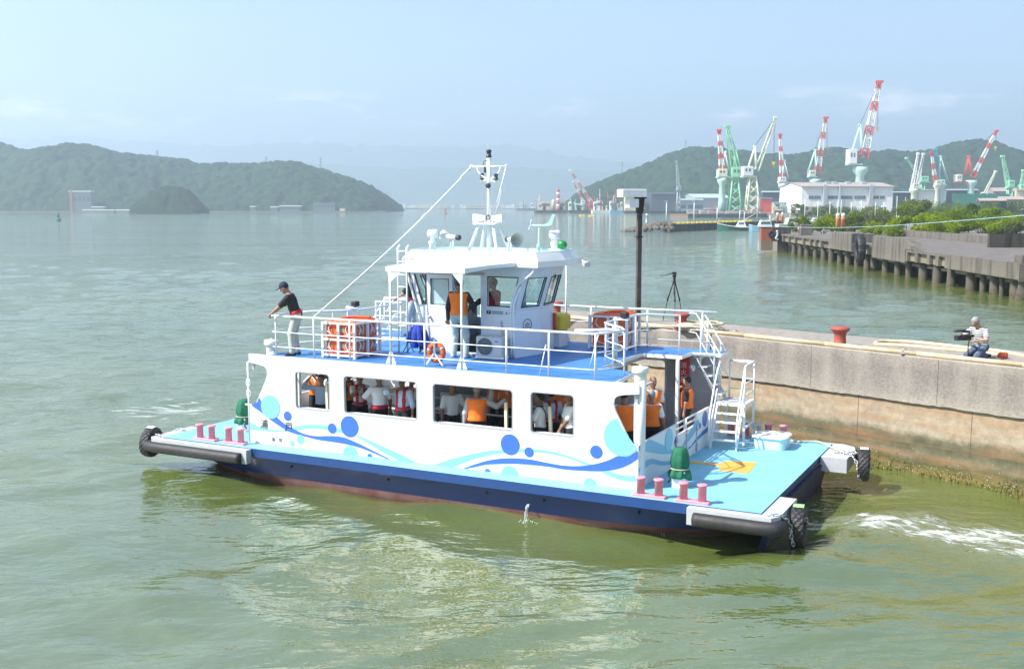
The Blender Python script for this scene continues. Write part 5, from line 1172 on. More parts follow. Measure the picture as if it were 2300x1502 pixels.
# ================================================================== NEAR QUAY
def zoned(name, stops, nscale, jit, bump=.5, bscale=14, streakc=None, rough=.9):
    """stone whose staining follows tide level (object height), broken up by noise"""
    m = bpy.data.materials.new(name); m.use_nodes = True; n, l = m.node_tree.nodes, m.node_tree.links; b = n['Principled BSDF']; b.inputs['Roughness'].default_value = rough
    t = n.new('ShaderNodeTexCoord'); s = n.new('ShaderNodeSeparateXYZ'); l.new(t.outputs['Object'], s.inputs[0])
    no = n.new('ShaderNodeTexNoise'); no.inputs['Scale'].default_value = nscale; no.inputs['Detail'].default_value = 8; no.inputs['Roughness'].default_value = .7; l.new(t.outputs['Object'], no.inputs['Vector'])
    a = n.new('ShaderNodeMath'); a.operation = 'MULTIPLY_ADD'; l.new(no.outputs['Fac'], a.inputs[0]); a.inputs[1].default_value = jit; l.new(s.outputs['Z'], a.inputs[2])
    mr = n.new('ShaderNodeMapRange'); mr.inputs[1].default_value = stops[0][0]+jit/2; mr.inputs[2].default_value = stops[-1][0]+jit/2; l.new(a.outputs[0], mr.inputs[0])
    r = n.new('ShaderNodeValToRGB'); l.new(mr.outputs[0], r.inputs[0]); z0, z1 = stops[0][0], stops[-1][0]
    for i, (z, c) in enumerate(stops):
        e = r.color_ramp.elements[i] if i < 2 else r.color_ramp.elements.new((z-z0)/(z1-z0)); e.position = (z-z0)/(z1-z0); e.color = (*c, 1)
    n2 = n.new('ShaderNodeTexNoise'); n2.inputs['Scale'].default_value = bscale*1.6; n2.inputs['Detail'].default_value = 6; n2.inputs['Roughness'].default_value = .75; l.new(t.outputs['Object'], n2.inputs['Vector'])
    m2 = n.new('ShaderNodeMapRange'); m2.inputs[1].default_value = .3; m2.inputs[2].default_value = .7; m2.inputs[3].default_value = .68; m2.inputs[4].default_value = 1.25; l.new(n2.outputs['Fac'], m2.inputs[0])
    mx = n.new('ShaderNodeMix'); mx.data_type = 'RGBA'; mx.blend_type = 'MULTIPLY'; mx.inputs['Factor'].default_value = 1; l.new(r.outputs[0], mx.inputs['A']); l.new(m2.outputs[0], mx.inputs['B'])
    last = mx.outputs['Result']
    if streakc:
        mp = n.new('ShaderNodeMapping'); mp.inputs['Scale'].default_value = streakc[1]; l.new(t.outputs['Object'], mp.inputs[0])
        n3 = n.new('ShaderNodeTexNoise'); n3.inputs['Scale'].default_value = 1.5; n3.inputs['Detail'].default_value = 7; l.new(mp.outputs[0], n3.inputs['Vector'])
        m3 = n.new('ShaderNodeMapRange'); m3.inputs[1].default_value = .45; m3.inputs[2].default_value = .7; m3.inputs[4].default_value = streakc[2]; l.new(n3.outputs['Fac'], m3.inputs[0])
        x3 = n.new('ShaderNodeMix'); x3.data_type = 'RGBA'; l.new(m3.outputs[0], x3.inputs['Factor']); l.new(last, x3.inputs['A']); x3.inputs['B'].default_value = (*streakc[0], 1); last = x3.outputs['Result']
    l.new(last, b.inputs['Base Color'])
    bp = n.new('ShaderNodeBump'); bp.inputs['Strength'].default_value = bump; bp.inputs['Distance'].default_value = .06
    ad = n.new('ShaderNodeMath'); ad.operation = 'ADD'; l.new(no.outputs['Fac'], ad.inputs[0]); l.new(n2.outputs['Fac'], ad.inputs[1]); l.new(ad.outputs[0], bp.inputs['Height']); l.new(bp.outputs[0], b.inputs['Normal'])
    return m
M['q_top'] = mat('quay_pavement', (.22,.195,.165), .9, col2=(.33,.295,.25), vscale=5, bump=.35, bscale=30)
M['q_up'] = zoned('quay_upper_concrete', [(1.6,(.37,.33,.27)),(2.0,(.255,.225,.195)),(2.5,(.205,.178,.158)),(2.84,(.29,.255,.215))], .8, 1.0, .3, 10, ((.40,.36,.30),(1.3,1.3,.3),.5))
M['q_low'] = zoned('quay_tide_wall', [(-.3,(.10,.10,.025)),(.12,(.17,.15,.03)),(.34,(.09,.085,.03)),(.55,(.17,.15,.09)),(.78,(.085,.085,.045)),(.95,(.14,.13,.08)),(1.08,(.34,.295,.215)),(1.3,(.37,.31,.22)),(1.75,(.34,.25,.16))], 1.6, .5, .25, 3, ((.33,.17,.08),(.35,.35,4.5),.6))
QA, QB_ = Vector((1.38,33.75,0)), Vector((10.91,23.09,0)); QD = (QB_-QA).normalized(); QN = Vector((-QD.y, QD.x, 0)); QN = QN if QN.y > 0 else -QN
def Q(s, t, z): return QA + QD*s + QN*t + Vector((0, 0, z))   # along the quay, back from its face, height
quay = empty('quay', Q(0,0,0), math.atan2(QD.y, QD.x), 'weathered concrete quay wall running behind the stern of the ferry', 'quay')
SL, SR = -2.6, 30.
def wdt(s): return 2.0+.045*s
b = MB(Q); e = [SL]; 
nseg = 260; rg = random.Random(9); ss = [SL+(SR-SL)*i/nseg for i in range(nseg+1)]; zb = [1.74+rg.uniform(-.009,.009)+.006*math.sin(s*3.1) for s in ss]
b.loft([[(s,-.012,z_),(s,-.012,2.80),(s,.03,2.84),(s,wdt(s),2.84),(s,wdt(s),z_)] for s, z_ in zip(ss, zb)]); b.build('upper_block', M['q_up'], quay)
b = MB(Q); b.loft([[(s,.0,-1.6),(s,.06,1.9),(s,wdt(s)-.02,1.9),(s,wdt(s)-.02,-1.6)] for s in (SL+.01,SR)]); b.build('tide_wall', M['q_low'], quay)
b = MB(Q); b.loft([[(s,.09,2.842),(s,wdt(s)-.03,2.842),(s,wdt(s)-.03,2.846),(s,.09,2.846)] for s in (SL+.03,SR)]); b.build('pavement', M['q_top'], quay)
b = MB(Q)
for s in (5.98,): b.box(s-.02,s+.02,-.016,.02,1.78,2.83)
for s in (9.1,12.4): b.box(s-.004,s+.004,-.0135,.02,1.77,2.80)
b.build('expansion_joint', M['black'], quay)
b = MB(Q)
for s in (7.4, 10.4, 13.2): b.loft([[(s-.005,.06*(z+1.6)/3.5-.004,z),(s+.005,.06*(z+1.6)/3.5-.004,z),(s+.005,.06*(z+1.6)/3.5+.01,z),(s-.005,.06*(z+1.6)/3.5+.01,z)] for z in (.7,1.735)])
b.build('joint_line', M['quaywall'], quay)
M['steeltube'] = mat('cream_steel_tube', (.66,.55,.36), .45, col2=(.50,.33,.18), vscale=3, streak=False)
b = MB(Q); s = SL+.05
while s < SR-1:
    b.tube([(s,.05,2.885),(min(s+2.4,SR)-.012,.05,2.885)], .055, 12); s += 2.4
b.build('edge_tube', M['steeltube'], quay)
# barnacles, oysters and weed tufts at the tide line
rg = np.random.default_rng(5); b = MB(Q)
for i in range(1100):
    s = rg.uniform(4.5, 19.); z = abs(rg.normal(.0,.24)); z = min(z, .95); r = rg.uniform(.008,.03)*(1.2 if z < .3 else .8)
    y = -.004+.06*z/3.5*1
    r *= .62; b.ell((s,.06*(z+1.6)/3.5,z), r*rg.uniform(.8,1.8), r*.45, r*rg.uniform(.6,1.2), 6, 4)
bn = b.build('barnacles', mat('shell_white', (.46,.41,.28), .85, var=.7, vscale=25), quay); bn['kind'] = 'stuff'
b = MB(Q)
for i in range(2600):
    s = rg.uniform(4.0, 20.); z = abs(rg.normal(0,.15)); z = z if z < .7 else rg.uniform(0,.3); r = rg.uniform(.012,.04); y = -.008; a = rg.uniform(-.9,.9)
    b.add([(s,y+.02,z+r),(s+r*.35+a*r,y-.012*rg.random(),z-.0),(s+a*r,y-.012*rg.random(),z-r*.8),(s-r*.35+a*r,y-.02*rg.random(),z)],[(0,1,2,3)])
wd = b.build('seaweed', mat('weed_olive', (.16,.15,.025), .8, col2=(.06,.07,.015), vscale=20), quay, fix=False); wd['kind'] = 'stuff'
def quay_bollard(px, py, label, s=1.):
    p = pz(px, py, 2.846); th = empty('mooring_bollard', p, 0, label, 'bollard', 'red bollards on the quay')
    b = MB(lambda x, y, z: p+Vector((x,y,z))); b.lathe((0,0,0),[(.165*s,0),(.165*s,.02),(.15*s,.03),(.14*s,.24),(.15*s,.33),(.22*s,.39),(.235*s,.42),(.225*s,.45),(.1*s,.48),(.01,.485)],28)
    b.build('post', M['bollred'], th)
M['bollred'] = mat('red_oxide', (.42,.085,.06), .7, var=.35, vscale=9, bump=.25, bscale=25)
quay_bollard(1530,741,'rusty red bollard beside the tripod and coiled rope'); quay_bollard(1886,777,'rusty red bollard standing alone in the middle of the quay'); quay_bollard(1250,711,'rusty red bollard behind the wheelhouse',.9)
p = pz(1513,722,2.846); th = empty('tripod', p, .4, 'black camera tripod standing on the quay near its outer edge', 'tripod'); b = MB(lambda x, y, z: p+Vector((x,y,z)))
hT = 1.42
for q in (.5,2.6,4.7):
    c_, s_ = math.cos(q), math.sin(q); b = MB(lambda x, y, z: p+Vector((x,y,z)))
    b.bar((.03*c_,.03*s_,hT-.25),(.2*c_,.2*s_,hT*.46),.019,6); b.bar((.2*c_,.2*s_,hT*.46),(.34*c_,.34*s_,.02),.012,6); b.bar((.19*c_,.19*s_,hT*.5),(.21*c_,.21*s_,hT*.43),.026,6); b.build('leg', M['black'], th)
b = MB(lambda x, y, z: p+Vector((x,y,z))); b.lathe((0,0,hT-.62),[(.016,0),(.016,.3),(.04,.32),(.055,.38),(.04,.42),(.035,.5),(.06,.54),(.06,.6),(.03,.62)],12); b.bbox(-.08,.06,-.04,.04,hT,hT+.05,.01); b.tube([(-.02,0,hT+.02),(-.25,-.02,hT-.04),(-.42,-.03,hT-.06)],.012,6); b.build('head', M['black'], th)
# tall post with signal boxes, seen from behind
p = pz(1433,723,2.846); th = empty('signal_post', p, R(15), 'tall rusty steel post on the quay carrying two white boxes at its top', 'post')
M['rusty'] = mat('rusty_steel', (.018,.015,.014), .75, col2=(.13,.10,.09), vscale=2.5, bump=.3, bscale=20, detail=10)
Mp = mw(th); LP = lambda x, y, z: Mp @ Vector((x,y,z))
b = MB(LP); b.box(-.064,.064,-.064,.064,0,3.62); b.box(-.13,.13,-.13,.13,0,.03); b.build('steel_post', M['rusty'], th)
b = MB(LP); b.box(-.13,.17,-.12,.12,3.62,3.66); b.loft([[(-.09,-.09,3.62),(-.09,.09,3.62),(.12,.09,3.62),(.12,-.09,3.62)],[(-.085,-.085,3.2),(-.085,.085,3.2),(.09,.085,3.2),(.09,-.085,3.2)]]); b.box(-.1,.1,-.1,.1,2.5,2.53); b.build('bracket', M['black'], th)
b = MB(LP); b.bbox(-.62,.13,-.24,.24,3.67,3.89,.012); b.build('signal_box', M['whitebox'] if 'whitebox' in M else M['white2'], th)
b = MB(LP); b.bbox(-.40,-.095,-.2,.12,3.36,3.615,.012); b.build('signal_box', M['cream2'] if 'cream2' in M else M['white2'], th)
# ropes and hose on the quay
def onq(px, py, dz=.03): return tuple(pz(px, py, 2.846+dz))
b = MB(); b.tube(spline([onq(*q) for q in [(2300+60,806),(2300,799),(2240,788),(2180,782),(2110,774),(2050,768),(2000,766),(1975,767),(1966,770),(1975,773),(2040,777),(2110,783),(2180,789),(2230,795),(2252,797)]],6),.045,8)
hs = b.build('hose', mat('cream_hose',(.68,.56,.36),.75,var=.25,vscale=8)); tag(hs,'cream hose laid in a long loop on the quay behind the cameraman','hose')
a_, c_ = Vector(onq(2243,797,.06)), Vector(onq(2259,799,.06)); b = MB(); b.tube([tuple(a_.lerp(c_,t)) for t in (0,.15,.2,.75,.8,1)],[.05,.05,.075,.075,.09,.09],12); b.build('coupling', M['raft'], hs)
b = MB(); rg = random.Random(12); pts = []
for k in range(9):
    for j in range(14):
        q = 2*math.pi*j/14; c0_ = pz(1568,742,2.846); rr_ = .55+.05*math.sin(k*2.1); pts.append((c0_.x+(rr_+rg.uniform(-.06,.06))*math.cos(q)+.10*math.sin(k), c0_.y+(.42+rg.uniform(-.05,.05))*math.sin(q)+.08*math.cos(k*1.7), 2.87+.022*k+rg.uniform(-.01,.02)))
b.tube(spline(pts,3),.028,6); tag(b.build('rope_coil', M['rope']),'coil of pale rope lying by the red bollard and tripod','rope')
b = MB(); b.tube(spline([onq(*q) for q in [(1262,713),(1300,715),(1330,719),(1380,724),(1440,731),(1500,735),(1540,738)]],6),.04,7); tag(b.build('rope', M['rope']),'pale rope lying along the quay edge behind the wheelhouse','rope')
for px, py, lb in ((2032,795,'small rusty iron ring fitting on the quay between bollard and cameraman'),(1342,725,'small white iron ring fitting on the quay edge left of the post'),(1652,752,'small iron ring fitting on the quay right of the rope coil')):
    p = pz(px,py,2.846); b = MB(lambda x,y,z,p=p: p+Vector((x,y,z))); b.bbox(-.1,.1,-.05,.05,0,.02,.005); b.tube([(.06*math.cos(q),.0,.07+.06*math.sin(q)) for q in [2*math.pi*i/12 for i in range(12)]],.014,5,closed=True); b.tube([(.05,.02,.03),(.18,.05,.03),(.22,.03,.03)],.015,5); tag(b.build('mooring_ring', M['steel']), lb, 'mooring ring', 'ring fittings on the quay')

# ================================================================== OLD WHARF
JA, JB = Vector((33.3,72.,0)), Vector((36.6,150.,0)); JD = (JB-JA).normalized(); JN = Vector((JD.y,-JD.x,0))
def J(s, t, z): return JA + JD*s + JN*t + Vector((0,0,z))     # from the near end along its face, back from the face, height
def onj(px, py=560, t0=0.):
    r = ray(px, py); o = JA+JN*t0; k = ((o-CAMP).dot(JN))/(r.dot(JN)); return ((CAMP+r*k)-JA).dot(JD)
M['w_con'] = zoned('wharf_concrete', [(.8,(.08,.075,.055)),(1.6,(.175,.155,.12)),(2.3,(.155,.135,.112)),(3.4,(.17,.15,.125))], .7, .6, .5, 5, ((.03,.028,.025),(1.2,1.2,.16),.7))
M['w_top'] = mat('wharf_pavement', (.105,.09,.078), .9, col2=(.19,.168,.145), vscale=.8, bump=.3, bscale=6)
M['w_pile'] = zoned('wharf_pile', [(-.3,(.08,.06,.03)),(.2,(.12,.10,.065)),(.6,(.13,.11,.085)),(1.2,(.10,.09,.08)),(2,(.12,.11,.095))], 2.2, .5, .9, 6)
M['w_pale'] = mat('wharf_recess', (.26,.235,.155), .85, var=.3, vscale=1.2)
wharf = empty('wharf', J(0,0,0), math.atan2(JD.y,JD.x), 'old concrete wharf standing on stained round piles', 'wharf')
b = MB(J); b.box(0,78.2,.25,13,2.2,2.5); b.build('deck', M['w_top'], wharf)
sX = lambda px: onj(px, 560)
b = MB(J); b.box(0,sX(2123),0,.245,1.42,2.52); b.box(sX(2123)+.005,78,.0,.245,2.28,2.51); b.box(sX(2123)+.005,78,.36,.5,1.5,2.19)
for px in (2058,2085,2105,2035,1960,1935,1912,1885,1862,1842,1830,1818,1802,1784,1770,1757): s = sX(px); b.box(s-.35,s+.35,.005,.355,1.5,2.275)
b.box(-.12,-.001,0,13,1.3,2.5); b.build('edge_beam', M['w_con'], wharf)
for p0, p1 in ((2123,2105),(2105,2085),(2085,2058),(2058,2035),(1960,1935),(1935,1912),(1885,1862),(1842,1830),(1830,1818),(1818,1802),(1802,1784),(1784,1770),(1770,1757)): MB(J).box(sX(p0)+.36,sX(p1)-.36,.30,.358,1.52,2.27).build('recess_panel', M['w_pale'], wharf)
b = MB(J)
for z0, t0 in ((1.02,.9),(1.02,5)): b.box(3,77,t0,t0+.25,z0,z0+.22)
b.build('waling_beam', M['w_pale'], wharf)
b = MB(J); s0, s1 = sX(2035), sX(1960); b.loft([[(s0-2.2,-.05,2.525),(s0-2.2,1.1,2.525),(s0,1.1,2.525),(s0,-.05,2.525)],[(s0-.2,-.05,3.42),(s0-.2,.8,3.42),(s0,.8,3.42),(s0,-.05,3.42)]]); b.box(s0,s1,-.06,.9,1.35,3.42); b.build('parapet', M['w_con'], wharf)
b = MB(J); b.bbox(sX(1914),sX(1866),-.15,2.2,1.6,3.45,.05); b.build('concrete_block', M['w_con'], wharf)
b = MB(J); b.bbox(sX(2286),sX(2268),.3,2.2,2.505,3.05,.04); b.build('concrete_block', M['w_con'], wharf)
b = MB(J); b.box(2,28.5,12.6,13.1,2.505,3.75); b.box(28.5,29,9,13.1,2.505,3.75); b.loft([[(29,9,2.505),(29,13.1,2.505),(28.5,13.1,2.505),(28.5,9,2.505)],[(29,9,3.75),(29,13.1,3.75),(28.5,13.1,3.75),(28.5,9,3.75)]]); b.box(29.2,70,12.8,13.1,2.505,3.3); b.build('back_wall', M['w_con'], wharf)
b = MB(J); b.loft([[(13,5.6,-1),(13,12,-1),(13,12,2.19),(13,9.5,2.19)],[(77.5,5.6,-1),(77.5,12,-1),(77.5,12,2.19),(77.5,9.5,2.19)]]); b.build('shade_wall', mat('shade_wall_dark',(.03,.03,.026),.9), wharf)  # dark wall added under the deck so the gaps between piles look shaded
b = MB(J)
for k in (0,.7): b.bar((10.5+k*1.0,12.2,2.5),(10.5+k,12.5,3.9),.05)
for k in range(4): b.bar((10.5,12.25+.07*k,2.75+.3*k),(11.2,12.25+.07*k,2.75+.3*k),.05)
b.build('ladder', M['rusty'], wharf)
rg = random.Random(21)
def pile(s, t, r, lean=0.):
    b = MB(J); n = 14; rings = []
    for i in range(9):
        z = -1.2+2.75*i/8; rings.append([(s+lean*(z-1.5)+(r*(1+.10*rg.random()*(z<.9)))*math.cos(q), t+(r*(1+.10*rg.random()*(z<.9)))*math.sin(q), z) for q in [2*math.pi*j/n for j in range(n)]])
    b.loft(rings,True,True); b.build('pile', M['w_pile'], wharf)
for px, r in ((1752,.42),(1771,.4),(1785,.38),(1800,.45),(1818,.38),(1836,.45),(1853,.45),(1872,.38),(1890,.48),(1909,.34),(1932,.45),(1947,.45),(1972,.4),(2000,.42),(2024,.38),(2056,.5),(2087,.5),(2118,.46),(2162,.5),(2188,.28),(2214,.46),(2230,.22),(2262,.55)): pile(sX(px), .75, r*.72)
pile(sX(2284), .8, .5, -.35)
for k in range(18): pile(4+4.2*k, 4.6, .42)
for k in range(9): pile(7+8.*k, 9.5, .42)
s0 = sX(1949)
def big_tyre():
    c = J(s0,-.75,2.1); th = empty('tyre_fender', c, 0, 'very large worn black tyre hanging on the old wharf face', 'tyre fender'); b = MB(); a = -JN; a = (Matrix.Rotation(R(-4),3,'Z') @ a); e1 = Vector((0,0,1)); e2 = a.cross(e1)
    prof = [(.75,-.3),(1.0,-.38),(1.2,-.36),(1.3,-.2),(1.32,0),(1.3,.2),(1.2,.36),(1.0,.38),(.75,.3),(.7,.2),(1.1,.22),(1.1,-.22),(.7,-.2)]; rings = []
    for j in range(60): q = 2*math.pi*j/60; k = 1-.05*(j//3 % 2); rings.append([tuple(c+(e1*math.cos(q)*1.05+e2*math.sin(q)*.9)*r*(k if 2<r*2 else 1)+a*h) for r, h in prof])
    b.loft(rings+[rings[0]],False,False); b.build('tyre', M['rubber'], th)
    b = MB(); b.bar(c+e1*1.2+a*.3, c+e1*2.0-a*1.2, .05); b.build('chain', M['rusty'], th)
big_tyre()
def dolphin():
    c = J(77.8,-2.5,0); th = empty('fender_dolphin', c, math.atan2(JD.y,JD.x), 'rusty red steel fender panel at the far end of the wharf', 'fender'); T = lambda x, y, z: c+JD*x+JN*y+Vector((0,0,z))
    M['rustred'] = zoned('rust_red_panel', [(0,(.24,.19,.14)),(1.3,(.22,.15,.11)),(1.9,(.33,.10,.06)),(3.4,(.30,.09,.055))], 1.2, .5, .5, 4)
    b = MB(T); b.bbox(-.3,.9,-.2,1.4,.25,3.35,.05); b.build('panel', M['rustred'], th)
    b = MB(T); b.box(-.3,.7,1.41,3.8,1.5,3.3); b.box(-.2,.5,2.2,3.2,-.5,1.49); b.box(-.35,1.,-.25,3.9,3.355,3.42); b.build('frame', M['rusty'], th)
    for zz, rr in ((2.5,.36),): 
        b = MB(T); b.tube([(-.45,1.1+rr*.7*math.cos(q),zz+rr*math.sin(q)) for q in [2*math.pi*i/18 for i in range(18)]],.13,8,closed=True); b.build('tyre', M['rubber'], th)
    b = MB(T); b.tube(spline([(-.5,1.9,3.0),(-.5,2.0,2.4),(-.5,1.8,1.9),(-.5,2.1,1.7)],4),.16,7); b.build('hanging_fender', M['grey'], th)
dolphin()
b = MB(J); b.bbox(70,71,1,2.5,2.505,3.9,.05); b.build('concrete_block', M['w_con'], wharf)
def rope_line():
    b = MB(); a = pY(1722,507,140); c = pY(2300,484,62); e_ = pY(2420,478,58); b.tube([tuple(a.lerp(c,t)-Vector((0,0,.45*math.sin(math.pi*t)))) for t in [i/24 for i in range(25)]]+[tuple(e_)],.022,5); tag(b.build('mooring_line', mat('pale_blue_line',(.35,.55,.62),.6)),'long pale blue line stretched across above the old wharf','rope')
rope_line()
def orange_bollard(px, py, h, label, Y=None):
    p = pz(px, py, 2.5) if Y is None else pY(px, py, Y); th = empty('orange_post', p, 0, label, 'post', 'small orange posts on the old wharf'); b = MB(lambda x,y,z: p+Vector((x,y,z))); b.lathe((0,0,0),[(.13*h,0),(.11*h,.55*h),(.14*h,.62*h),(.14*h,.74*h)],14); b.build('post', mat('faded_orange',(.62,.22,.10),.6) if 'fo' not in M else M['fo'], th); b = MB(lambda x,y,z: p+Vector((x,y,z))); b.lathe((0,0,.742*h),[(.12*h,0),(.13*h,.18*h),(.07*h,.25*h),(.01,.26*h)],14); b.build('cap', M['white2'], th)
M['fo'] = mat('faded_orange', (.62,.22,.10), .6)
orange_bollard(1881,514,1.6,'orange and white post standing left on the concrete block',112); orange_bollard(1893,514,1.6,'orange and white post standing right on the concrete block',112.5); orange_bollard(1793,522,.7,'small orange post on the wharf deck near its far end')
orange_bollard(1746,500,1.5,'rusty orange post beyond the far end of the wharf, left',165); orange_bollard(1757,500,1.5,'rusty orange post beyond the far end of the wharf, right',166)
# ---- bushes on the overgrown ground
M['leaf_a'] = leafmat('leaf_bright', (.33,.40,.012), (.19,.28,.012)); M['leaf_b'] = leafmat('leaf_mid', (.12,.19,.016), (.19,.26,.022))
M['leaf_c'] = leafmat('leaf_greygreen', (.13,.155,.055), (.19,.21,.085)); M['leaf_d'] = leafmat('leaf_dark', (.05,.10,.025), (.09,.15,.035))
M['bark'] = mat('bark', (.09,.07,.05), .9, var=.4, vscale=6)
def bush(c, w, h, m, label, seed, group, name='bush', cat='bush', n=None, trunk=True):
    rg = np.random.default_rng(seed); th = empty(name, c, 0, label, cat, group)
    nc = int(rg.integers(11,18)); n = n or int(min(5200, 700+1000*w*h/4)); cc = np.stack([rg.uniform(-.43,.43,nc)*w, rg.uniform(-.43,.43,nc)*w*.8, rg.uniform(.16,.80,nc)*h],1); cr = rg.uniform(.10,.27,nc)*min(w,h*1.4)
    cc[:,2] *= 1-.55*(np.abs(cc[:,0])/(w*.5))**2
    k = rg.integers(0,nc,n); d = rg.normal(size=(n,3)); d /= np.linalg.norm(d,axis=1)[:,None]; P = cc[k]+d*(cr[k]*rg.uniform(.35,1.12,n)**.6)[:,None]*np.array([1,1,.8]); P[:,2] = np.maximum(P[:,2], rg.uniform(0,.15,n)*h)
    s = rg.uniform(.05,.11,n)*min(2.2, max(1., w*.22)); t = rg.normal(size=(n,3))+d*.8; t /= np.linalg.norm(t,axis=1)[:,None]; a = np.cross(t, rg.normal(size=(n,3))); a /= np.linalg.norm(a,axis=1)[:,None]; b2 = np.cross(t,a)
    V = np.stack([P+a*s[:,None]*1.5, P+b2*s[:,None]*.7, P-a*s[:,None]*1.5, P-b2*s[:,None]*.7],1).reshape(-1,3)+np.array(c)
    alt = {'leaf_a':'leaf_b','leaf_b':'leaf_a','leaf_c':'leaf_b','leaf_d':'leaf_b'}[m]; mk = (rg.random(nc) < .22)[k] ^ (rg.random(n) < .12)
    npmesh('foliage', V, np.arange(4*n).reshape(n,4), [M[m], M[alt]], th, smooth=False, mi=mk.astype(np.int32))
    if trunk:
        b = MB(lambda x,y,z: Vector(c)+Vector((x,y,z)))
        for i in range(5): q = cc[i]; b.tube([(q[0]*.12,q[1]*.12,-.1),(q[0]*.5,q[1]*.5,q[2]*.5),(q[0],q[1],q[2])],[.05*h/2.5,.035*h/2.5,.012],6)
        b.build('stems', M['bark'], th)
    return th
BL = [ # px, base py, width px, height px, leaf, words
(1798,523,52,40,'leaf_b','dark rounded bush nearest the far end of the wharf'),(1848,526,60,42,'leaf_a','low bright bush just left of the orange posts'),(1868,512,70,34,'leaf_b','flat topped bush behind the orange posts'),
(1925,524,75,62,'leaf_c','tall grey green bush above the big wharf tyre'),(1962,530,50,34,'leaf_a','small bright bush right of the big tyre'),(1985,512,60,52,'leaf_c','grey green feathery bush left of the bright thicket'),
(2035,533,80,50,'leaf_a','bright bush overhanging the wharf parapet'),(2085,532,70,58,'leaf_a','brightest leafy bush at the middle of the thicket'),(2062,506,90,62,'leaf_c','tall grey green tree like bush behind the thicket'),
(2120,528,60,40,'leaf_b','dark bush behind the end of the parapet'),(2150,524,80,56,'leaf_a','broad bright bush right of the middle of the thicket'),(2175,505,80,54,'leaf_d','dark bush crowning the back of the thicket'),
(2205,524,70,48,'leaf_a','bright bush above the wall ladder'),(2222,512,70,46,'leaf_b','mid green bush behind the wall ladder'),(2250,525,70,42,'leaf_a','bright bush right of the wall ladder'),(2282,525,70,44,'leaf_c','grey green bush near the right edge above the wall'),
(2310,522,60,40,'leaf_a','bright bush at the right picture edge above the wall'),(2110,508,70,36,'leaf_d','low dark bush far back in the thicket'),(2270,508,60,36,'leaf_b','low mid green bush far back at right')]
for i, (px, py, w, h, m, lb) in enumerate(BL):
    p = pz(px, py, 2.35) if py > 516 else pY(px, py, 170 if py > 508 else 200); p.z = 2.35
    Y = p.y; hh = (py+0-(py-h))*Y/FPX + max(0, 0); top = pY(px, py-h, Y).z; bush(tuple(p), w*Y/FPX*1.15, max(1.2, top-2.35)*1.06, m, lb, 100+i, 'bushes behind the old wharf')
# ================================================================== SHIPYARD AND FAR SHORES
M['c_white'] = mat('crane_white', (.72,.74,.72), .5); M['c_red'] = mat('crane_red', (.62,.07,.04), .5); M['c_pale'] = mat('crane_pale_green', (.48,.68,.60), .5, var=.1, vscale=.2)
M['c_green'] = mat('crane_green', (.30,.66,.40), .5, var=.1, vscale=.2); M['c_cream'] = mat('crane_cream', (.66,.70,.52), .5); M['c_teal'] = mat('crane_teal', (.06,.42,.45), .5); M['c_dark'] = mat('crane_dark', (.05,.055,.06), .6)
M['wh_white'] = mat('shed_white', (.78,.78,.74), .6, var=.08, vscale=.3); M['wh_roof'] = mat('shed_roof', (.42,.35,.30), .7, var=.25, vscale=.15); M['wh_dark'] = mat('shed_dark', (.06,.075,.10), .7, var=.3, vscale=.2)
M['pane'] = mat('window_dark', (.06,.08,.10), .3); M['wh_grey'] = mat('shed_grey', (.36,.40,.43), .7, var=.15, vscale=.2); M['wh_cream'] = mat('block_cream', (.68,.56,.36), .7, var=.12, vscale=.3); M['brick'] = mat('brick_red_wall', (.30,.13,.10), .8)
def lat(mb, p, q, w0, w1, n, r, up=Vector((0,0,1))):
    """square lattice beam between two points"""
    p = Vector(p); q = Vector(q); t = (q-p).normalized(); a = t.cross(up); a = a.normalized() if a.length > .05 else Vector((1,0,0)); c = t.cross(a).normalized()
    R_ = []
    for i in range(n+1):
        k = i/n; w = (w0+(w1-w0)*k)/2; o = p.lerp(q,k); R_.append([o+a*w+c*w, o-a*w+c*w, o-a*w-c*w, o+a*w-c*w])
    for j in range(4): mb.tube([tuple(x[j]) for x in (R_[0],R_[-1])], r, 4, False)
    for i in range(n):
        for j in range(4):
            k = (j+1)%4; mb.tube([tuple(R_[i][j if i%2 else k]), tuple(R_[i+1][k if i%2 else j])], r*.7, 4, False)
        for j in range(4): mb.tube([tuple(R_[i+1][j]), tuple(R_[i+1][(j+1)%4])], r*.6, 4, False)
def bands(name, th, p, q, w0, w1, seg, r, c1, c2, nper=2):
    p = Vector(p); q = Vector(q); b = MB()
    for i, (k0, k1) in enumerate(seg):
        b.cm = i % 2; lat(b, p.lerp(q,k0), p.lerp(q,k1), w0+(w1-w0)*k0, w0+(w1-w0)*k1, nper, r)
    return b.build(name, [M[c1], M[c2]], th, fix=False)
CG = 'shipyard cranes'
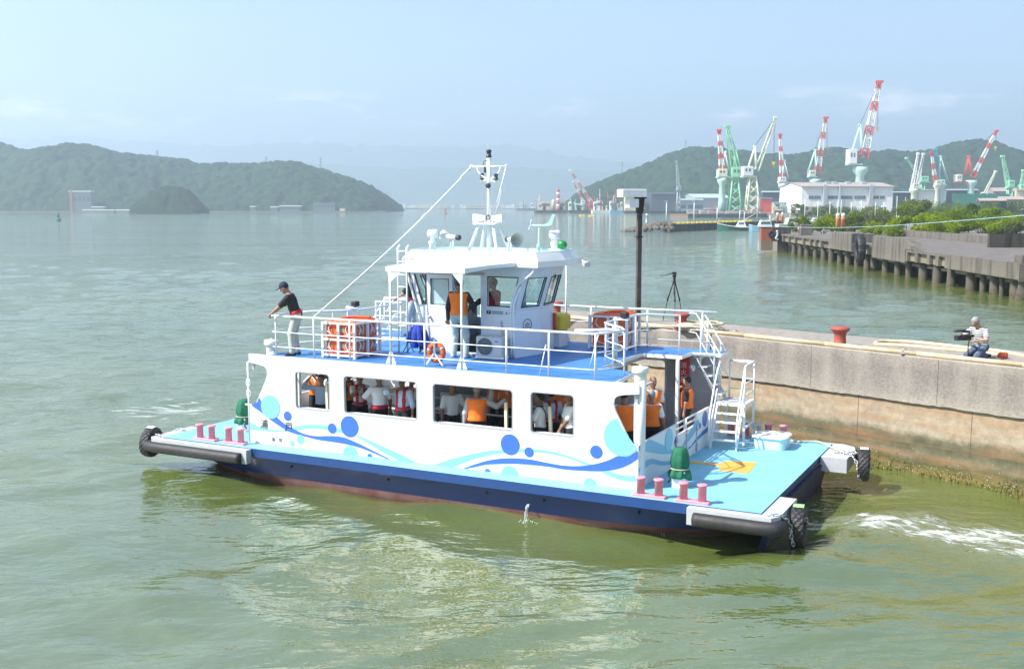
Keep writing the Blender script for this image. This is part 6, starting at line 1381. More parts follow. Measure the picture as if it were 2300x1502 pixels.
def crane(label, Y, base, top, tw, tstyle, tcol, cab, cabcol, foot, tip, bw, seg, bc, apex=None, acol=None, hook=None, thick=1.):
    S = Y/FPX; W3 = lambda px, py, dy=0: pY(px, py, Y+dy)
    c = W3(*base); c.z = 2.2; th = empty('crane', c, 0, label, 'crane', CG); r = .32*thick
    t = W3(*top); b = MB()
    if tstyle == 'column': b.lathe((c.x,c.y,2.2),[(tw*S*.72,0),(tw*S*.5,(t.z-2.2)*.35),(tw*S*.42,(t.z-2.2)*.8),(tw*S*.75,(t.z-2.2)*.9),(tw*S*.75,t.z-2.2)],14)
    else:
        k = tw*S/2
        for sx in (-1,1):
            for sy in (-1,1): b.tube([(c.x+sx*k,c.y+sy*k,2.2),(t.x+sx*k*.45,t.y+sy*k*.45,t.z)], r*1.5, 5)
        n = 4
        for i in range(n):
            for sx, sy, ex, ey in ((-1,-1,1,-1),(1,-1,1,1),(1,1,-1,1),(-1,1,-1,-1)):
                f0 = 1-.55*i/n; f1 = 1-.55*(i+1)/n; z0 = 2.2+(t.z-2.2)*i/n; z1 = 2.2+(t.z-2.2)*(i+1)/n
                b.tube([(c.x+sx*k*f0,c.y+sy*k*f0,z0),(c.x+ex*k*f1,c.y+ey*k*f1,z1)], r*.8, 4); b.tube([(c.x+ex*k*f0,c.y+ey*k*f0,z0),(c.x+sx*k*f1,c.y+sy*k*f1,z1)], r*.8, 4)
        b.box(t.x-k*.6,t.x+k*.6,t.y-k*.6,t.y+k*.6,t.z-1,t.z)
    b.build('tower', M[tcol], th)
    if cab:
        a, d = W3(cab[0],cab[3]), W3(cab[2],cab[1]); b = MB(); b.bbox(a.x,d.x,Y-3*thick,Y+3*thick,a.z,d.z,.2); mh = b.build('machinery_house', M[cabcol], th)
        w_ = d.x-a.x
        for i in range(2): b = MB(); b.box(a.x+w_*(.2+.35*i),a.x+w_*(.38+.35*i),Y-3*thick-.06,Y-3*thick-.01,a.z+(d.z-a.z)*.45,a.z+(d.z-a.z)*.75); b.build('window', M['pane'], mh)
        b = MB(); b.box(min(a.x,t.x)-.5,max(d.x,t.x)+1.5,Y-2.4*thick,Y+2.4*thick,a.z-.9,a.z-.05); b.build('slewing_deck', M[acol or cabcol], th)
    f, q = W3(*foot), W3(*tip); bands('boom', th, f, q, bw*S, bw*S*.45, seg, r*.8, *bc)
    b = MB(); b.bbox(q.x-bw*S*.5,q.x+bw*S*.5,Y-1,Y+1,q.z-.5,q.z+.9,.15); b.build('boom_head', M[bc[0] if len(seg)%2 else bc[1]], th)
    if apex:
        g = W3(*apex); b = MB(); dx = 1.2*thick
        for sy in (-1.5,1.5): b.tube([(f.x-.3,Y+sy,f.z),(g.x,Y+sy*.5,g.z)], r*1.2, 5); b.tube([(f.x-.3-abs(g.z-f.z)*.38*(1 if q.x>f.x else -1),Y+sy,f.z+.5),(g.x,Y+sy*.5,g.z)], r*1.1, 5)
        for i in range(4): z = f.z+(g.z-f.z)*(i+.5)/4; x = f.x+(g.x-f.x)*(i+.5)/4; b.tube([(x,Y-1.2,z),(x,Y+1.2,z)], r*.7, 4)
        b.bbox(g.x-1*thick,g.x+1*thick,Y-1,Y+1,g.z-.4,g.z+.8,.15); b.build('a_frame', M[acol or cabcol], th)
        b = MB()
        for sy in (-.6,.6): b.tube([(g.x,Y+sy,g.z+.5),(q.x,Y+sy,q.z+.3)], .09, 4)
        b.build('luffing_cable', M['c_dark'], th)
    if hook:
        b = MB(); h0 = W3(*hook[0]); h1 = W3(*hook[1])
        for dx in (-.25,.25): b.tube([(h0.x+dx,Y,h0.z),(h1.x+dx,Y,h1.z)], .08, 4)
        b.build('hoist_cable', M['c_dark'], th); b = MB(); b.bbox(h1.x-.8,h1.x+.8,Y-.5,Y+.5,h1.z-1.2,h1.z+.3,.15); b.tube([(h1.x,Y,h1.z-1.2),(h1.x,Y,h1.z-2.2),(h1.x+.5,Y,h1.z-2.7)], .2, 5); b.build('hook_block', M['yellow'], th)
S5 = [(0,.22),(.22,.42),(.42,.62),(.62,.85),(.85,1)]; S7 = [(0,.13),(.13,.3),(.3,.42),(.42,.62),(.62,.74),(.74,.9),(.9,1)]
RW, WR = ('c_red','c_white'), ('c_white','c_red')
crane('tallest crane, long red and white jib leaning right, pale tower above the white shed', 730, (1929,466), (1929,375), 22, 'column', 'c_pale', (1903,336,1922,368), 'c_white', (1939,356), (1975,184), 17, S7, RW, (1932,281), 'c_pale', ((1972,190),(1971,287)), 1.35)
crane('red and white jib crane standing behind the left half of the white shed', 800, (1829,466), (1829,402), 16, 'column', 'c_pale', (1816,383,1830,396), 'c_cream', (1835,390), (1855,265), 12, S7, RW, (1831,337), 'c_pale', ((1857,268),(1858,330)), 1.1)
crane('red and white latticed jib crane on a white green column, leftmost of the group', 640, (1621,466), (1621,400), 15, 'column', 'c_pale', (1611,380,1632,396), 'c_cream', (1622,384), (1615,294), 11, S7, RW, (1628,342), 'c_white', None, 1.)
crane('light green crane with tapering jib on splayed latticed legs', 640, (1650,468), (1650,402), 28, 'lattice', 'c_green', (1641,376,1665,398), 'c_green', (1648,380), (1634,284), 13, [(0,1)], ('c_green','c_green'), (1652,338), 'c_green', None, 1.1)
crane('cream crane with a white machinery house and long jib reaching right', 630, (1690,470), (1690,396), 30, 'lattice', 'c_cream', (1667,374,1690,395), 'c_white', (1700,382), (1742,265), 9, [(0,1)], ('c_cream','c_cream'), (1696,330), 'c_cream', ((1740,270),(1738,365)), 1.1)
crane('thin red and white crane between the cream crane and the white shed', 760, (1756,466), (1756,412), 12, 'column', 'c_white', (1749,398,1764,408), 'c_white', (1757,402), (1752,303), 9, S7, RW, (1761,362), 'c_white', None, 1.)
crane('white crane with two parallel raised booms right of the white shed', 720, (2052,440), (2052,424), 14, 'column', 'c_cream', (2048,412,2062,422), 'c_cream', (2048,424), (2062,346), 6, [(0,1)], ('c_white','c_white'), None, None, None, .9)
crane('slender white boom crane just right of the twin booms', 722, (2064,440), (2064,424), 10, 'column', 'c_cream', None, None, (2060,420), (2074,347), 6, [(0,1)], ('c_white','c_white'), None, None, None, .9)
crane('pale green small crane leaning left behind the twin white booms', 790, (2072,440), (2072,402), 12, 'lattice', 'c_green', (2066,396,2084,408), 'c_green', (2070,402), (2036,356), 6, [(0,1)], ('c_green','c_green'), None, None, None, .8)
crane('crane with red and white jib leaning left beside the teal one', 740, (2104,445), (2104,415), 10, 'column', 'c_cream', (2100,405,2112,416), 'c_cream', (2101,408), (2092,343), 7, S5, RW, None, None, None, .9)
crane('teal crane with a near vertical boom', 742, (2112,445), (2112,412), 14, 'column', 'c_pale', (2106,404,2120,414), 'c_pale', (2108,410), (2101,336), 9, [(0,1)], ('c_teal','c_teal'), (2112,352), 'c_pale', None, .9)
crane('crane with red A frame, green cab and long red and white jib leaning right', 745, (2180,445), (2180,405), 16, 'column', 'c_pale', (2145,392,2158,408), 'c_cream', (2184,398), (2238,295), 8, S7, RW, (2176,352), 'c_red', ((2237,298),(2236,330)), 1.)
crane('light green crane with a boom leaning left near the right edge', 735, (2268,436), (2268,420), 14, 'lattice', 'c_green', (2262,405,2276,420), 'c_green', (2266,420), (2252,352), 9, [(0,1)], ('c_green','c_green'), None, None, None, .9)
crane('green crane cut by the right picture edge', 735, (2294,436), (2294,420), 12, 'column', 'c_green', (2288,415,2302,426), 'c_green', (2295,418), (2299,384), 8, [(0,1)], ('c_green','c_green'), None, None, None, .9)
crane('slim pale boom of a mobile crane leaning right in front of the wooded hill', 740, (2212,442), (2212,436), 8, 'column', 'c_cream', (2205,432,2216,438), 'c_cream', (2212,434), (2236,386), 5, [(0,1)], ('c_cream','c_cream'), None, None, None, .7)
crane('grey slim crane mast standing alone in front of the hill', 900, (1524,450), (1524,430), 9, 'lattice', 'wh_grey', (1520,418,1529,426), 'wh_grey', (1524,426), (1520,364), 6, [(0,1)], ('wh_grey','c_white'), None, None, None, .9)
# floating cranes of the dredgers on the left
crane('long red and white crane boom of the dredger leaning left', 1012, (1331,470), (1331,458), 12, 'column', 'c_red', (1322,452,1340,462), 'c_red', (1329,455), (1281,383), 7, S7, WR, None, None, None, 1.)
crane('shorter red and white crane boom of the dredger leaning left', 1016, (1310,470), (1310,456), 8, 'column', 'c_white', (1305,450,1314,458), 'c_white', (1310,453), (1288,409), 5, S5, WR, None, None, None, .9)
# ---- sheds
def shed(label, Y, x0, x1, ytop, ybase, dx, dd, roofh, wall, roof, wins=(), name='shed', pil=(), eave=.6, wm='pane'):
    """gabled shed: long front from x0 to x1, left gable running back by dx pixels over dd metres"""
    A = pY(x0,ybase,Y); A.z = 2.1; D = pY(x1,ybase,Y); D.z = 2.1; g = pY(x0+dx,ybase,Y+dd); g.z = 2.1; dep = g-A; H = pY(x0,ytop,Y).z-2.1; L = D-A
    th = empty(name, A, 0, label, 'shed' if name == 'shed' else 'building'); P = lambda s, t, z: A+L*s+dep*t+Vector((0,0,z)); up = roofh*Y/FPX
    b = MB(P); b.loft([[(s,0,0),(s,0,H),(s,.5,H+up),(s,1,H),(s,1,0)] for s in (0,1)]); w = b.build('wall', M[wall], th)
    b = MB(P); e = .012
    for t0, t1, h0, h1 in ((-.05,.5,H-up*.1,H+up),(1.05,.5,H-up*.1,H+up)): b.loft([[(-e,t0,h0+.05),(1+e,t0,h0+.05),(1+e,t0,h0+.35),(-e,t0,h0+.35)],[(-e,t1,h1+.05),(1+e,t1,h1+.05),(1+e,t1,h1+.35),(-e,t1,h1+.35)]])
    b.build('roof', M[roof], th)
    for a, c, y0, y1 in wins:
        s0, s1 = (a-x0)/(x1-x0), (c-x0)/(x1-x0); z1, z0 = pY(x0,y0,Y).z-2.1, pY(x0,y1,Y).z-2.1; b = MB(P); b.box(s0,s1,-.012,-.002,z0,z1); f = b.build('window', M[wm], th)
        n = max(2, int((c-a)/4)); b = MB(P)
        for i in range(1,n): s = s0+(s1-s0)*i/n; b.box(s-.0007,s+.0007,-.016,-.0125,z0,z1)
        b.build('mullion', M['wh_grey'], f)
    for a, c in pil:
        s0, s1 = (a-x0)/(x1-x0), (c-x0)/(x1-x0); b = MB(P); b.box(s0,s1,-.06,-.001,0,H+up*.35); b.build('buttress', M['wh_grey'], th)
    return th, P, H
ck = lambda a: 1700+a/3.833
th, P, H = shed('big white shed with a brown roof and a row of dark windows', 690, 1800, 2004, 419, 470, -49, 34, 9, 'wh_white', 'wh_roof', [(ck(443),ck(482),440,447),(ck(491),ck(543),440,447),(ck(609),ck(690),440,447),(ck(722),ck(815),440,447),(ck(836),ck(928),440,447),(ck(995),ck(1045),440,447),(ck(1057),ck(1093),440,447)], pil=[(1846,1853),(1881,1884),(1949,1957)])
for px in (1860,1875,1905,1940): 
    q = pY(px,411,700); b = MB(); b.bbox(q.x-1.5,q.x+1.5,699,702,q.z-2,q.z+.8,.2); b.build('roof_vent', M['wh_grey'], th)
shed('dark blue open shed with roof struts left of the green cranes', 980, 1462, 1520, 436, 474, -14, 30, 3, 'wh_dark', 'wh_dark')
shed('cream block building at the water behind the signal post', 985, 1404, 1441, 441, 474, -3, 25, 0.5, 'wh_cream', 'wh_white', [(1410,1420,452,456),(1424,1436,452,456)], name='building')
shed('low grey shed with dark open bays left of the white green column', 960, 1522, 1580, 450, 472, -3, 25, 3, 'wh_grey', 'wh_grey', [(1524,1540,460,468),(1545,1578,460,468)])
shed('long pale roofed shed behind the low grey one', 1040, 1560, 1640, 444, 468, -30, 50, 8, 'wh_grey', 'c_pale')
shed('dark brown shed between the white shed and the twin booms', 735, 2006, 2046, 433, 465, -4, 30, 2, 'wh_dark', 'c_pale')
shed('white wall of a dockside building under the teal crane', 742, 2048, 2124, 428, 462, -4, 30, 2, 'wh_white', 'wh_grey')
shed('long dark hall with grey roof behind green netting', 760, 2126, 2196, 428, 458, -4, 30, 3, 'wh_dark', 'wh_grey')
shed('brown gabled shed with a white vent near the right edge', 770, 2230, 2300, 430, 455, -14, 30, 8, 'wh_roof', 'wh_roof')
shed('beige building at the right picture edge', 640, 2282, 2330, 427, 452, -4, 20, 1, 'wh_cream', 'wh_cream', name='building')
shed('low brown roofed boat shed among trees at the right', 420, 2200, 2260, 452, 472, -8, 16, 5, 'wh_dark', 'wh_roof')
shed('low brown roofed hut among trees right of the boat shed', 430, 2245, 2300, 449, 470, -8, 16, 6, 'wh_cream', 'wh_roof')
shed('small white office hut left of the white shed', 640, 1737, 1766, 456, 474, -4, 14, 1, 'wh_white', 'wh_grey', [(1742,1750,460,464)], name='building')
shed('red fronted container stack behind the cream crane', 700, 1708, 1735, 446, 462, -2, 14, .4, 'c_red', 'wh_grey')
shed('dark steel framed hall behind the cream crane', 780, 1712, 1752, 432, 455, -4, 25, 2, 'wh_dark', 'c_pale')
def netting():
    a, c = pY(2140,438,700), pY(2268,438,700); b = MB(); n = 24
    for i in range(n): x0 = a.x+(c.x-a.x)*i/n; b.box(x0,x0+(c.x-a.x)/n-.15,700,700.5,4,pY(2140,434+(i%3),700).z)
    tag(b.build('net_fence', mat('green_net',(.02,.20,.13),.8,var=.2,vscale=.3)), 'long screen of dark green netting at the right of the shipyard', 'fence')
netting()
# ---- breakwater with rubble head, yellow blocks, lamps
def breakwater():
    z = 1.75; c = lambda px, Y: gY(px, Y); p = [c(1494,273),c(1508,272),c(1700,322),c(1760,345),c(1755,352),c(1500,288)]
    th = empty('breakwater', p[0], 0, 'low concrete breakwater with a rubble head and yellow stops', 'breakwater')
    b = MB(); b.prism([(q.x,q.y) for q in p], -1, z); b.build('wall', mat('breakwater_concrete',(.10,.097,.088),.9,var=.5,vscale=.5,streak=True), th)
    b = MB(); b.prism([(q.x,q.y) for q in p], z+.004, z+.05); b.build('walkway', M['w_top'], th)
    for i in range(19):
        q = p[1].lerp(p[2], .03+.94*i/19) + Vector((.1,.7,0)); b = MB(); b.bbox(q.x-.42,q.x+.42,q.y-.3,q.y+.3,z+.05,z+.52,.06); b.build('yellow_stop', M['yellow'], th)
    rg = np.random.default_rng(8); b = MB()
    for i in range(420):
        px = rg.uniform(1398,1512); f = (px-1398)/100; zt = min(1,f*1.25)*2.25*(1-.25*max(0,f-.8)); q = gY(px, 272+rg.uniform(-2.2,7)); dep = (q.y-269)/5.; zz = max(-.1, zt*min(1, .2+dep)*rg.uniform(.7,1.0)); r = rg.uniform(.35,.8)
        o = [Vector((q.x+r*math.cos(a)*rg.uniform(.7,1.1), q.y+r*math.sin(a)*rg.uniform(.7,1.1), 0)) for a in (0,1.2,2.3,3.4,4.5,5.5)]
        b.loft([[(v.x,v.y,zz-.5) for v in o],[(v.x,v.y,zz+r*.1) for v in o],[(v.x*.55+q.x*.45+rg.uniform(-.1,.1),v.y*.55+q.y*.45,zz+r*.5) for v in o]])
    rb = b.build('rubble', mat('rubble_stone',(.07,.062,.05),.9,col2=(.20,.175,.14),vscale=.6), th); rb['kind'] = 'stuff'
breakwater()
def lamp_post(px, ybase, ytop, Y, label, z0=1.8):
    p = gY(px, Y); p.z = z0; t = pY(px, ytop, Y); th = empty('lamp_post', p, 0, label, 'lamp post', 'pale lamp posts along the harbour'); b = MB(); b.tube([tuple(p),(p.x,p.y,t.z)], [.16,.10], 8); b.build('pole', M['c_white'], th); b = MB(); b.bbox(p.x-.5,p.x+.25,p.y-.15,p.y+.15,t.z,t.z+.25,.05); b.build('lamp_head', M['steel'], th)
lamp_post(1497,500,453,280,'lamp post nearest the rubble head of the breakwater'); lamp_post(1559,495,453,300,'lamp post in the middle of the breakwater'); lamp_post(1611,492,465,315,'short lamp post before the white green crane column'); lamp_post(1662,488,470,330,'short lamp post above the moored fishing boat'); lamp_post(1701,485,440,340,'lamp post before the cream crane tower')
p = gY(1453,280); th = empty('beacon', (p.x,p.y,2.2), 0, 'short white beacon post on the rubble head', 'beacon'); b = MB(); b.lathe((p.x,p.y,1.9),[(.35,0),(.28,.3),(.22,1.9),(.3,1.95),(.3,2.3),(.05,2.5)],12); b.build('post', M['c_white'], th)
def jet2():
    p = [gY(1505,612),gY(1545,606),gY(1720,615),gY(1720,640),gY(1505,626)]; th = empty('breakwater', p[0], 0, 'second farther breakwater with a red barge shaped end', 'breakwater'); b = MB(); b.prism([(q.x,q.y) for q in p[1:]], -1, 2.0); b.build('wall', M['quaywall'], th)
    b = MB(); b.prism([(q.x,q.y) for q in (gY(1505,612),gY(1546,604),gY(1546,618),gY(1507,620))], -1, 1.9); b.build('end_block', M['rustred'], th); rg = random.Random(3); b = MB()
    for i in range(60): q = gY(rg.uniform(1548,1715), 620+rg.uniform(-4,8)); s = rg.uniform(.5,1.6); b.bbox(q.x-s,q.x+s,q.y-s,q.y+s,1.9,2.0+s*rg.uniform(.5,1.4),.1)
    cb = b.build('stacked_rubble', M['wh_roof'], th); cb['kind'] = 'stuff'
jet2()
def far_quay():
    p = [gY(1398,1006),gY(1560,996),gY(1698,980)]; b = MB()
    for q, r_ in zip(p, p[1:]): b.loft([[(q.x,q.y,-1),(q.x,q.y+1,-1),(q.x,q.y+1,3.4),(q.x,q.y,3.4)],[(r_.x,r_.y,-1),(r_.x,r_.y+1,-1),(r_.x,r_.y+1,3.4),(r_.x,r_.y,3.4)]])
    tag(b.build('quay_wall', M['quaywall']), 'dark quay wall along the water before the far sheds', 'wall')
far_quay()
# ---- boats
M['boathull'] = mat('boat_white', (.80,.81,.80), .4); M['boatgreen'] = mat('boat_green', (.03,.13,.10), .4); M['boatblue'] = mat('boat_blue', (.25,.45,.62), .4)
def boat(px, Y, L, yaw, label, hull='boathull', cabin=.35, mast=0., wh=1.9, bowrise=.5, group='boats moored in the harbour', fb=1.0, kind='boat'):
    p = gY(px, Y); th = empty('fishing_boat' if mast else 'motor_boat', p, R(yaw), label, 'boat', group); T = mw(th); F = lambda x, y, z: T @ Vector((x,y,z)); hw = L*.15
    st = [(-.5,.85,.9),(-.3,1,.85),(0,1,.85),(.25,.8,.95),(.42,.4,1.15),(.5,.04,1.3)]; b = MB(F); b.loft([[(x*L,-w*hw*.7,-.3),(x*L,w*hw*.7,-.3),(x*L,w*hw,fb*h+bowrise*max(0,x)),(x*L,-w*hw,fb*h+bowrise*max(0,x))] for x, w, h in st]); b.build('hull', M[hull], th)
    b = MB(F); b.tube([(x*L,w*hw,fb*h+bowrise*max(0,x)) for x, w, h in st]+[(x*L,-w*hw,fb*h+bowrise*max(0,x)) for x, w, h in st[::-1]], .07, 5, closed=True); b.build('gunwale', M['c_white'], th)
    if cabin:
        b = MB(F); x0, x1 = -.15*L, (-.15+cabin)*L; b.loft([[(x0,-hw*.65,fb*.8),(x1,-hw*.6,fb*.8),(x1,hw*.6,fb*.8),(x0,hw*.65,fb*.8)],[(x0+.05*L,-hw*.6,fb*.8+wh),(x1-.09*L,-hw*.5,fb*.8+wh),(x1-.09*L,hw*.5,fb*.8+wh),(x0+.05*L,hw*.6,fb*.8+wh)]]); cb = b.build('cabin', M['c_white'], th)
        for s in (-1,1):
            b = MB(F); b.loft([[(x0+.06*L,s*hw*.655,fb*.8+wh*.5),(x1-.06*L,s*hw*.60,fb*.8+wh*.5)],[(x0+.06*L,s*hw*.63,fb*.8+wh*.8),(x1-.08*L,s*hw*.56,fb*.8+wh*.8)]],False,False,False); b.build('window', M['pane'], cb)
    if mast:
        b = MB(F); b.tube([(-.1*L,0,fb),(-.1*L,0,fb+mast)],.08,6); b.tube([(-.1*L,-.8,fb+mast*.8),(-.1*L,.8,fb+mast*.8)],.05,5); b.tube([(.05*L,0,fb+.6),(-.35*L,0,fb+mast*.95)],.07,5); b.build('mast', M['c_white'], th)
    return th
boat(1662,285,11.5,172,'green hulled fishing boat with mast moored beside the breakwater','boatgreen',.25,3.6,1.6,1.1)
boat(1722,280,9,185,'white fishing boat with a blue tarpaulin behind the fender dolphin','boatblue',.4,3.,1.9,.6)
boat(1775,330,9,20,'white motor boat beyond the rusty orange posts'); boat(1838,300,10,165,'white motor cruiser with low cabin left of the tall grey green bush',cabin=.5,wh=1.6); boat(1858,330,8,10,'white motor boat just right of the motor cruiser'); boat(1815,350,7,30,'small white boat between two bushes far behind the wharf',cabin=.3); boat(1830,335,7,175,'small white boat before the left end of the white shed',cabin=.3)
boat(2000,390,8,0,'white boat showing over the thicket below the white shed corner',cabin=.4); boat(2022,400,8,15,'white boat right of the one below the shed corner',cabin=.4); boat(1900,360,7,170,'white boat above the orange posts',cabin=.4); boat(2135,480,8,0,'white boat behind the trees near the green netting',cabin=.4)
for i, (px, yt, Y) in enumerate(((1775,452,340),(1808,448,350),(1837,450,345),(1864,452,350),(1882,448,360),(1889,448,360),(1912,455,380),(1935,450,390),(1966,455,395),(1985,455,400),(2014,440,400),(2033,443,405),(2060,452,405))):
    p = gY(px, Y); t = pY(px, yt, Y); b = MB(); b.tube([(p.x,p.y,-.5),(p.x,p.y,t.z)],[.13,.08],6); b.tube([(p.x-.25,p.y,t.z*.7),(p.x+.25,p.y,t.z*.7)],.05,4); tag(b.build('mooring_pole', M['c_white']), 'thin pale pole standing among the moored boats', 'pole', 'thin pale poles among the moored boats')
# ---- dredgers and work ships on the left of the shipyard
def workship(px0, px1, Y, label, hull, seed, ztop, name='work_ship'):
    rg = random.Random(seed); a, c = gY(px0,Y), gY(px1,Y); th = empty(name, (a+c)/2, 0, label, 'work ship', 'work ships before the shipyard'); L = c.x-a.x; b = MB()
    b.loft([[(a.x+x*L,Y-w,-.5),(a.x+x*L,Y+w,-.5),(a.x+x*L,Y+w*1.1,2.6),(a.x+x*L,Y-w*1.1,2.6)] for x, w in ((.0,2.5),(.04,5),(.95,5),(1,4))]); b.build('hull', M[hull], th)
    for i in range(7):
        x = a.x+L*rg.uniform(.08,.9); w = L*rg.uniform(.03,.08); h = rg.uniform(.25,1.)*ztop; b = MB(); b.bbox(x-w,x+w,Y-3,Y+3,2.6,2.6+h,.15); s = b.build('deckhouse', M[rg.choice(['wh_white','wh_white','wh_cream','c_red','wh_grey','c_pale'])], th)
        b = MB(); b.box(x-w*.8,x+w*.8,Y-3.06,Y-3.01,2.6+h*.5,2.6+h*.75); b.build('window', M['pane'], s)
    for i in range(4): x = a.x+L*rg.uniform(.05,.95); b = MB(); h = ztop*rg.uniform(1.,1.9); b.tube([(x,Y,2.6),(x+rg.uniform(-2,2),Y,2.6+h)],.2,5); b.tube([(x-1.2,Y,2.6+h*.7),(x+1.2,Y,2.6+h*.7)],.14,4); b.build('mast', M[rg.choice(['c_white','c_red'])], th)
    return th
th = workship(1200,1280,1000,'dark hulled dredger with a red and white funnel','quaywall',4,9)
q0 = pY(1253,462,1000); q1 = pY(1253,425,1000); b = MB()
for i in range(7): b.cm = i%2; b.lathe((q0.x,996,2.6+(q1.z-2.6)*i/7),[(1.5,0),(1.5,(q1.z-2.6)/7)],12)
b.build('funnel', [M['c_red'],M['c_white']], th)
b = MB(); q = pY(1243,455,1000); b.lathe((q.x,997,2.6),[(1.8,0),(1.8,8),(1.,9.5)],14); b.build('silo', M['wh_cream'], th)
workship(1275,1335,990,'dark barge with pale deckhouses below the crane booms','quaywall',9,8); workship(1328,1375,980,'white and red work ship left of the blue tug','boathull',14,10); workship(1368,1400,975,'blue tug beside the cream block','boatblue',19,9); workship(1160,1202,1700,'faint far grey ship at the end of the open water','quaywall',23,9)
# ---- buoys and floats
def buoy(px, py, label, m, s=1.):
    p = pz(px, py, 0); th = empty('buoy', p, 0, label, 'buoy'); b = MB(lambda x,y,z: p+Vector((x*s,y*s,z*s))); b.lathe((0,0,-.3),[(1.1,0),(1.2,.3),(1.2,1.0),(.9,1.15)],16); b.build('float', M[m], th); b = MB(lambda x,y,z: p+Vector((x*s,y*s,z*s)))
    for a in (0,1.57,3.14,4.71): b.tube([(.7*math.cos(a),.7*math.sin(a),.85),(.2*math.cos(a),.2*math.sin(a),2.9)],.08,5)
    b.lathe((0,0,1.6),[(.5,0),(.45,1.0),(.3,1.3),(.3,1.7),(.1,1.9)],10); b.build('tower', M[m], th)
M['buoyg'] = mat('buoy_green', (.01,.16,.10), .5); buoy(131,496,'green channel buoy on the open water at the left','buoyg',.98); buoy(1000,481,'red channel buoy left of the dredgers','c_red',1.25); buoy(258,479,'dark small buoy in front of the islet','quaywall',.9)
for px, py, lb in ((1305,485,'yellow orange float left of the other one before the barge'),(1326,486,'yellow orange float right of the other one before the barge')):
    p = pz(px,py,0); b = MB(); b.ell((p.x,p.y,.2),1.5,.6,.55,10,6); b.ell((p.x+2,p.y,.2),1.2,.6,.5,10,6); tag(b.build('float', M['yellow']), lb, 'float', 'yellow floats before the barge')
# ---- far buildings, pylons, town
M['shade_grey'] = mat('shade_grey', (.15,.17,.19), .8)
def fbox_(name, label, px0, px1, py0, py1, Y, dep, wall, roof=None, win=False, cat='building', group=None, z0=1.3):
    a, c = pY(px0,py1,Y), pY(px1,py0,Y); th = empty(name, ((a.x+c.x)/2,Y,z0), 0, label, cat, group); b = MB(); b.bbox(a.x,c.x,Y,Y+dep,z0 if py1 > 460 else a.z,c.z,.1); w = b.build('wall', M[wall], th)
    if roof: b = MB(); b.bbox(a.x-.4,c.x+.4,Y-.4,Y+dep+.4,c.z+.02,c.z+1.0,.1); b.build('roof', M[roof], th)
    if win:
        n = max(2, int((px1-px0)/9))
        for i in range(n): b = MB(); x0 = a.x+(c.x-a.x)*(i+.2)/n; x1 = a.x+(c.x-a.x)*(i+.75)/n; b.box(x0,x1,Y-.08,Y-.02,z0+(c.z-z0)*.5,z0+(c.z-z0)*.75); b.build('window', M['pane'], w)
    return th
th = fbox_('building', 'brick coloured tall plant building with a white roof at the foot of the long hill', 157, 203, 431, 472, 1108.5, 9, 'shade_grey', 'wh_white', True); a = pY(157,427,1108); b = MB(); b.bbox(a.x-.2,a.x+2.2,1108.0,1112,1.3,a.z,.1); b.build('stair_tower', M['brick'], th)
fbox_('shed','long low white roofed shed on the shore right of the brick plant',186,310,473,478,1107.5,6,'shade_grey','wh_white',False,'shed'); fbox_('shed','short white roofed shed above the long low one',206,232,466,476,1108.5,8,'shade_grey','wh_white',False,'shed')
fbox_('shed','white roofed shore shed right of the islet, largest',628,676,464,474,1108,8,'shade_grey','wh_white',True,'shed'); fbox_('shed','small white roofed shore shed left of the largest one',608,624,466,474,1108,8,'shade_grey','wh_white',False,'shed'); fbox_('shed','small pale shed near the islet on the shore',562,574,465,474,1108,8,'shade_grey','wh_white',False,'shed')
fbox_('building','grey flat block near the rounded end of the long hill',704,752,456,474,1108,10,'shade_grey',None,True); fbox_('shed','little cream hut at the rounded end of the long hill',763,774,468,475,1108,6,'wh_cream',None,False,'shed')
rg = random.Random(77)
for i in range(34):
    px = 888+i*8.4+rg.uniform(-3,3); w = rg.uniform(5,13); h = rg.uniform(3,9); fbox_('house','small pale building of the far town across the water',px,px+w,467-h,470,2300+rg.uniform(0,120),12,rg.choice(['wh_white','wh_white','wh_cream','wh_grey']),None,False,'house','pale buildings of the far town',2.0)
fbox_('building','long white roofed terminal building on the far town shore',1046,1100,461,468,2290,25,'wh_cream','wh_white',True,z0=2.)
def pylon(px, y0, y1, Y, label):
    p, t = pY(px,y0,Y), pY(px,y1,Y); th = empty('pylon', p, 0, label, 'pylon', 'power pylons on the hills'); b = MB(); lat(b, p-Vector((0,0,6)), t, (t.z-p.z)*.16, .8, 6, .16); b.build('lattice', M['wh_grey'], th); b = MB()
    for k in (.68,.8,.92): z = p.z+(t.z-p.z)*k; b.tube([(p.x-3*(1.3-k),Y,z),(p.x+3*(1.3-k),Y,z)],.16,4)
    b.build('cross_arm', M['wh_grey'], th)
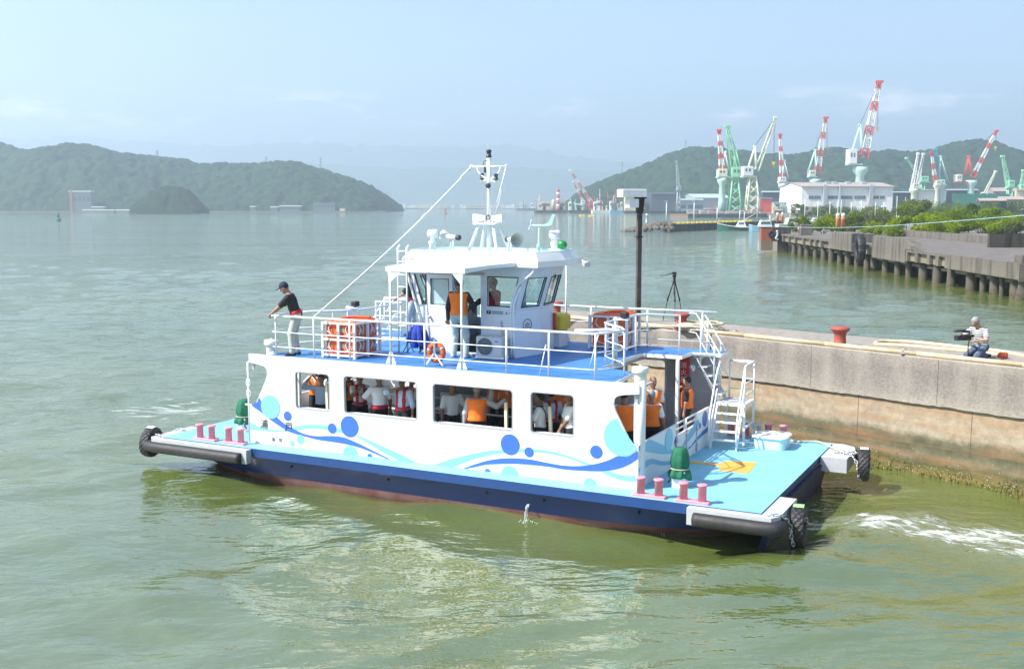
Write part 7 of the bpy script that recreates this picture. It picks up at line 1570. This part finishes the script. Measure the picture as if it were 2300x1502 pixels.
pylon(353,362,338,1310,'thin pylon on the left part of the long hill'); pylon(598,376,352,1310,'thin pylon in the middle of the long hill'); pylon(720,384,354,1310,'thin pylon at the right of the long hill'); pylon(1397,394,362,1260,'thin pylon on the left slope of the shipyard hill'); pylon(1540,341,314,1260,'thin pylon on top of the shipyard hill')
# ---- trees among the boats and sheds
TL = [(1790,480,40,26,'leaf_d'),(1820,480,46,22,'leaf_b'),(1850,482,50,26,'leaf_d'),(1890,482,50,22,'leaf_b'),(1925,480,56,24,'leaf_d'),(1960,482,50,22,'leaf_b'),(1990,482,44,20,'leaf_d'),(2080,480,60,34,'leaf_b'),(2110,478,60,36,'leaf_d'),(2145,478,60,30,'leaf_b'),(2180,480,50,30,'leaf_d'),(2215,482,60,34,'leaf_b'),(2250,484,60,30,'leaf_d'),(2285,484,60,36,'leaf_d')]
WD = ['dark tree at the left end of the row before the white shed','mid green tree before the gable of the white shed','dark tree before the first windows of the white shed','mid green tree before the middle of the white shed','dark tree before the right windows of the white shed','mid green tree before the right corner of the white shed','dark tree below the dark brown shed','mid green tree under the twin white booms','dark tree under the teal crane','mid green tree before the long dark hall','dark tree before the green netting','mid green tree beside the boat shed','dark tree right of the boat shed','dark tree at the right picture edge before the beige building']
for i, ((px, py, w, h, m), lb) in enumerate(zip(TL, WD)):
    Y = 480-(px > 2190)*60; p = gY(px, Y); top = pY(px, py-h, Y).z; bush((p.x,p.y,1.8), w*Y/FPX*1.1, max(3, top-1.8), m, lb, 300+i, 'trees before the shipyard', 'tree', 'tree', 2600)

rg = random.Random(91)
for i in range(46):
    px = rg.uniform(1415, 2045); Y = (rg.uniform(1000,1040) if px < 1690 else rg.uniform(600,640)); p = gY(px, Y); s = rg.uniform(.8,2.6); h = rg.uniform(1.2,4.5); b = MB(); b.bbox(p.x-s,p.x+s,Y-1.2,Y+1.2,2.2,2.2+h,.12)
    if rg.random() < .5: b.tube([(p.x,Y,2.2+h-.1),(p.x+rg.uniform(-1,1),Y,2.2+h+rg.uniform(1,5))],.16,5)
    tag(b.build('machine', M[rg.choice(['wh_grey','wh_cream','wh_roof','c_red','c_pale','wh_dark','wh_white','c_dark','wh_roof'])]), 'small machine or stack of gear on the far shipyard quay', 'machine', 'gear standing about on the far shipyard quay')
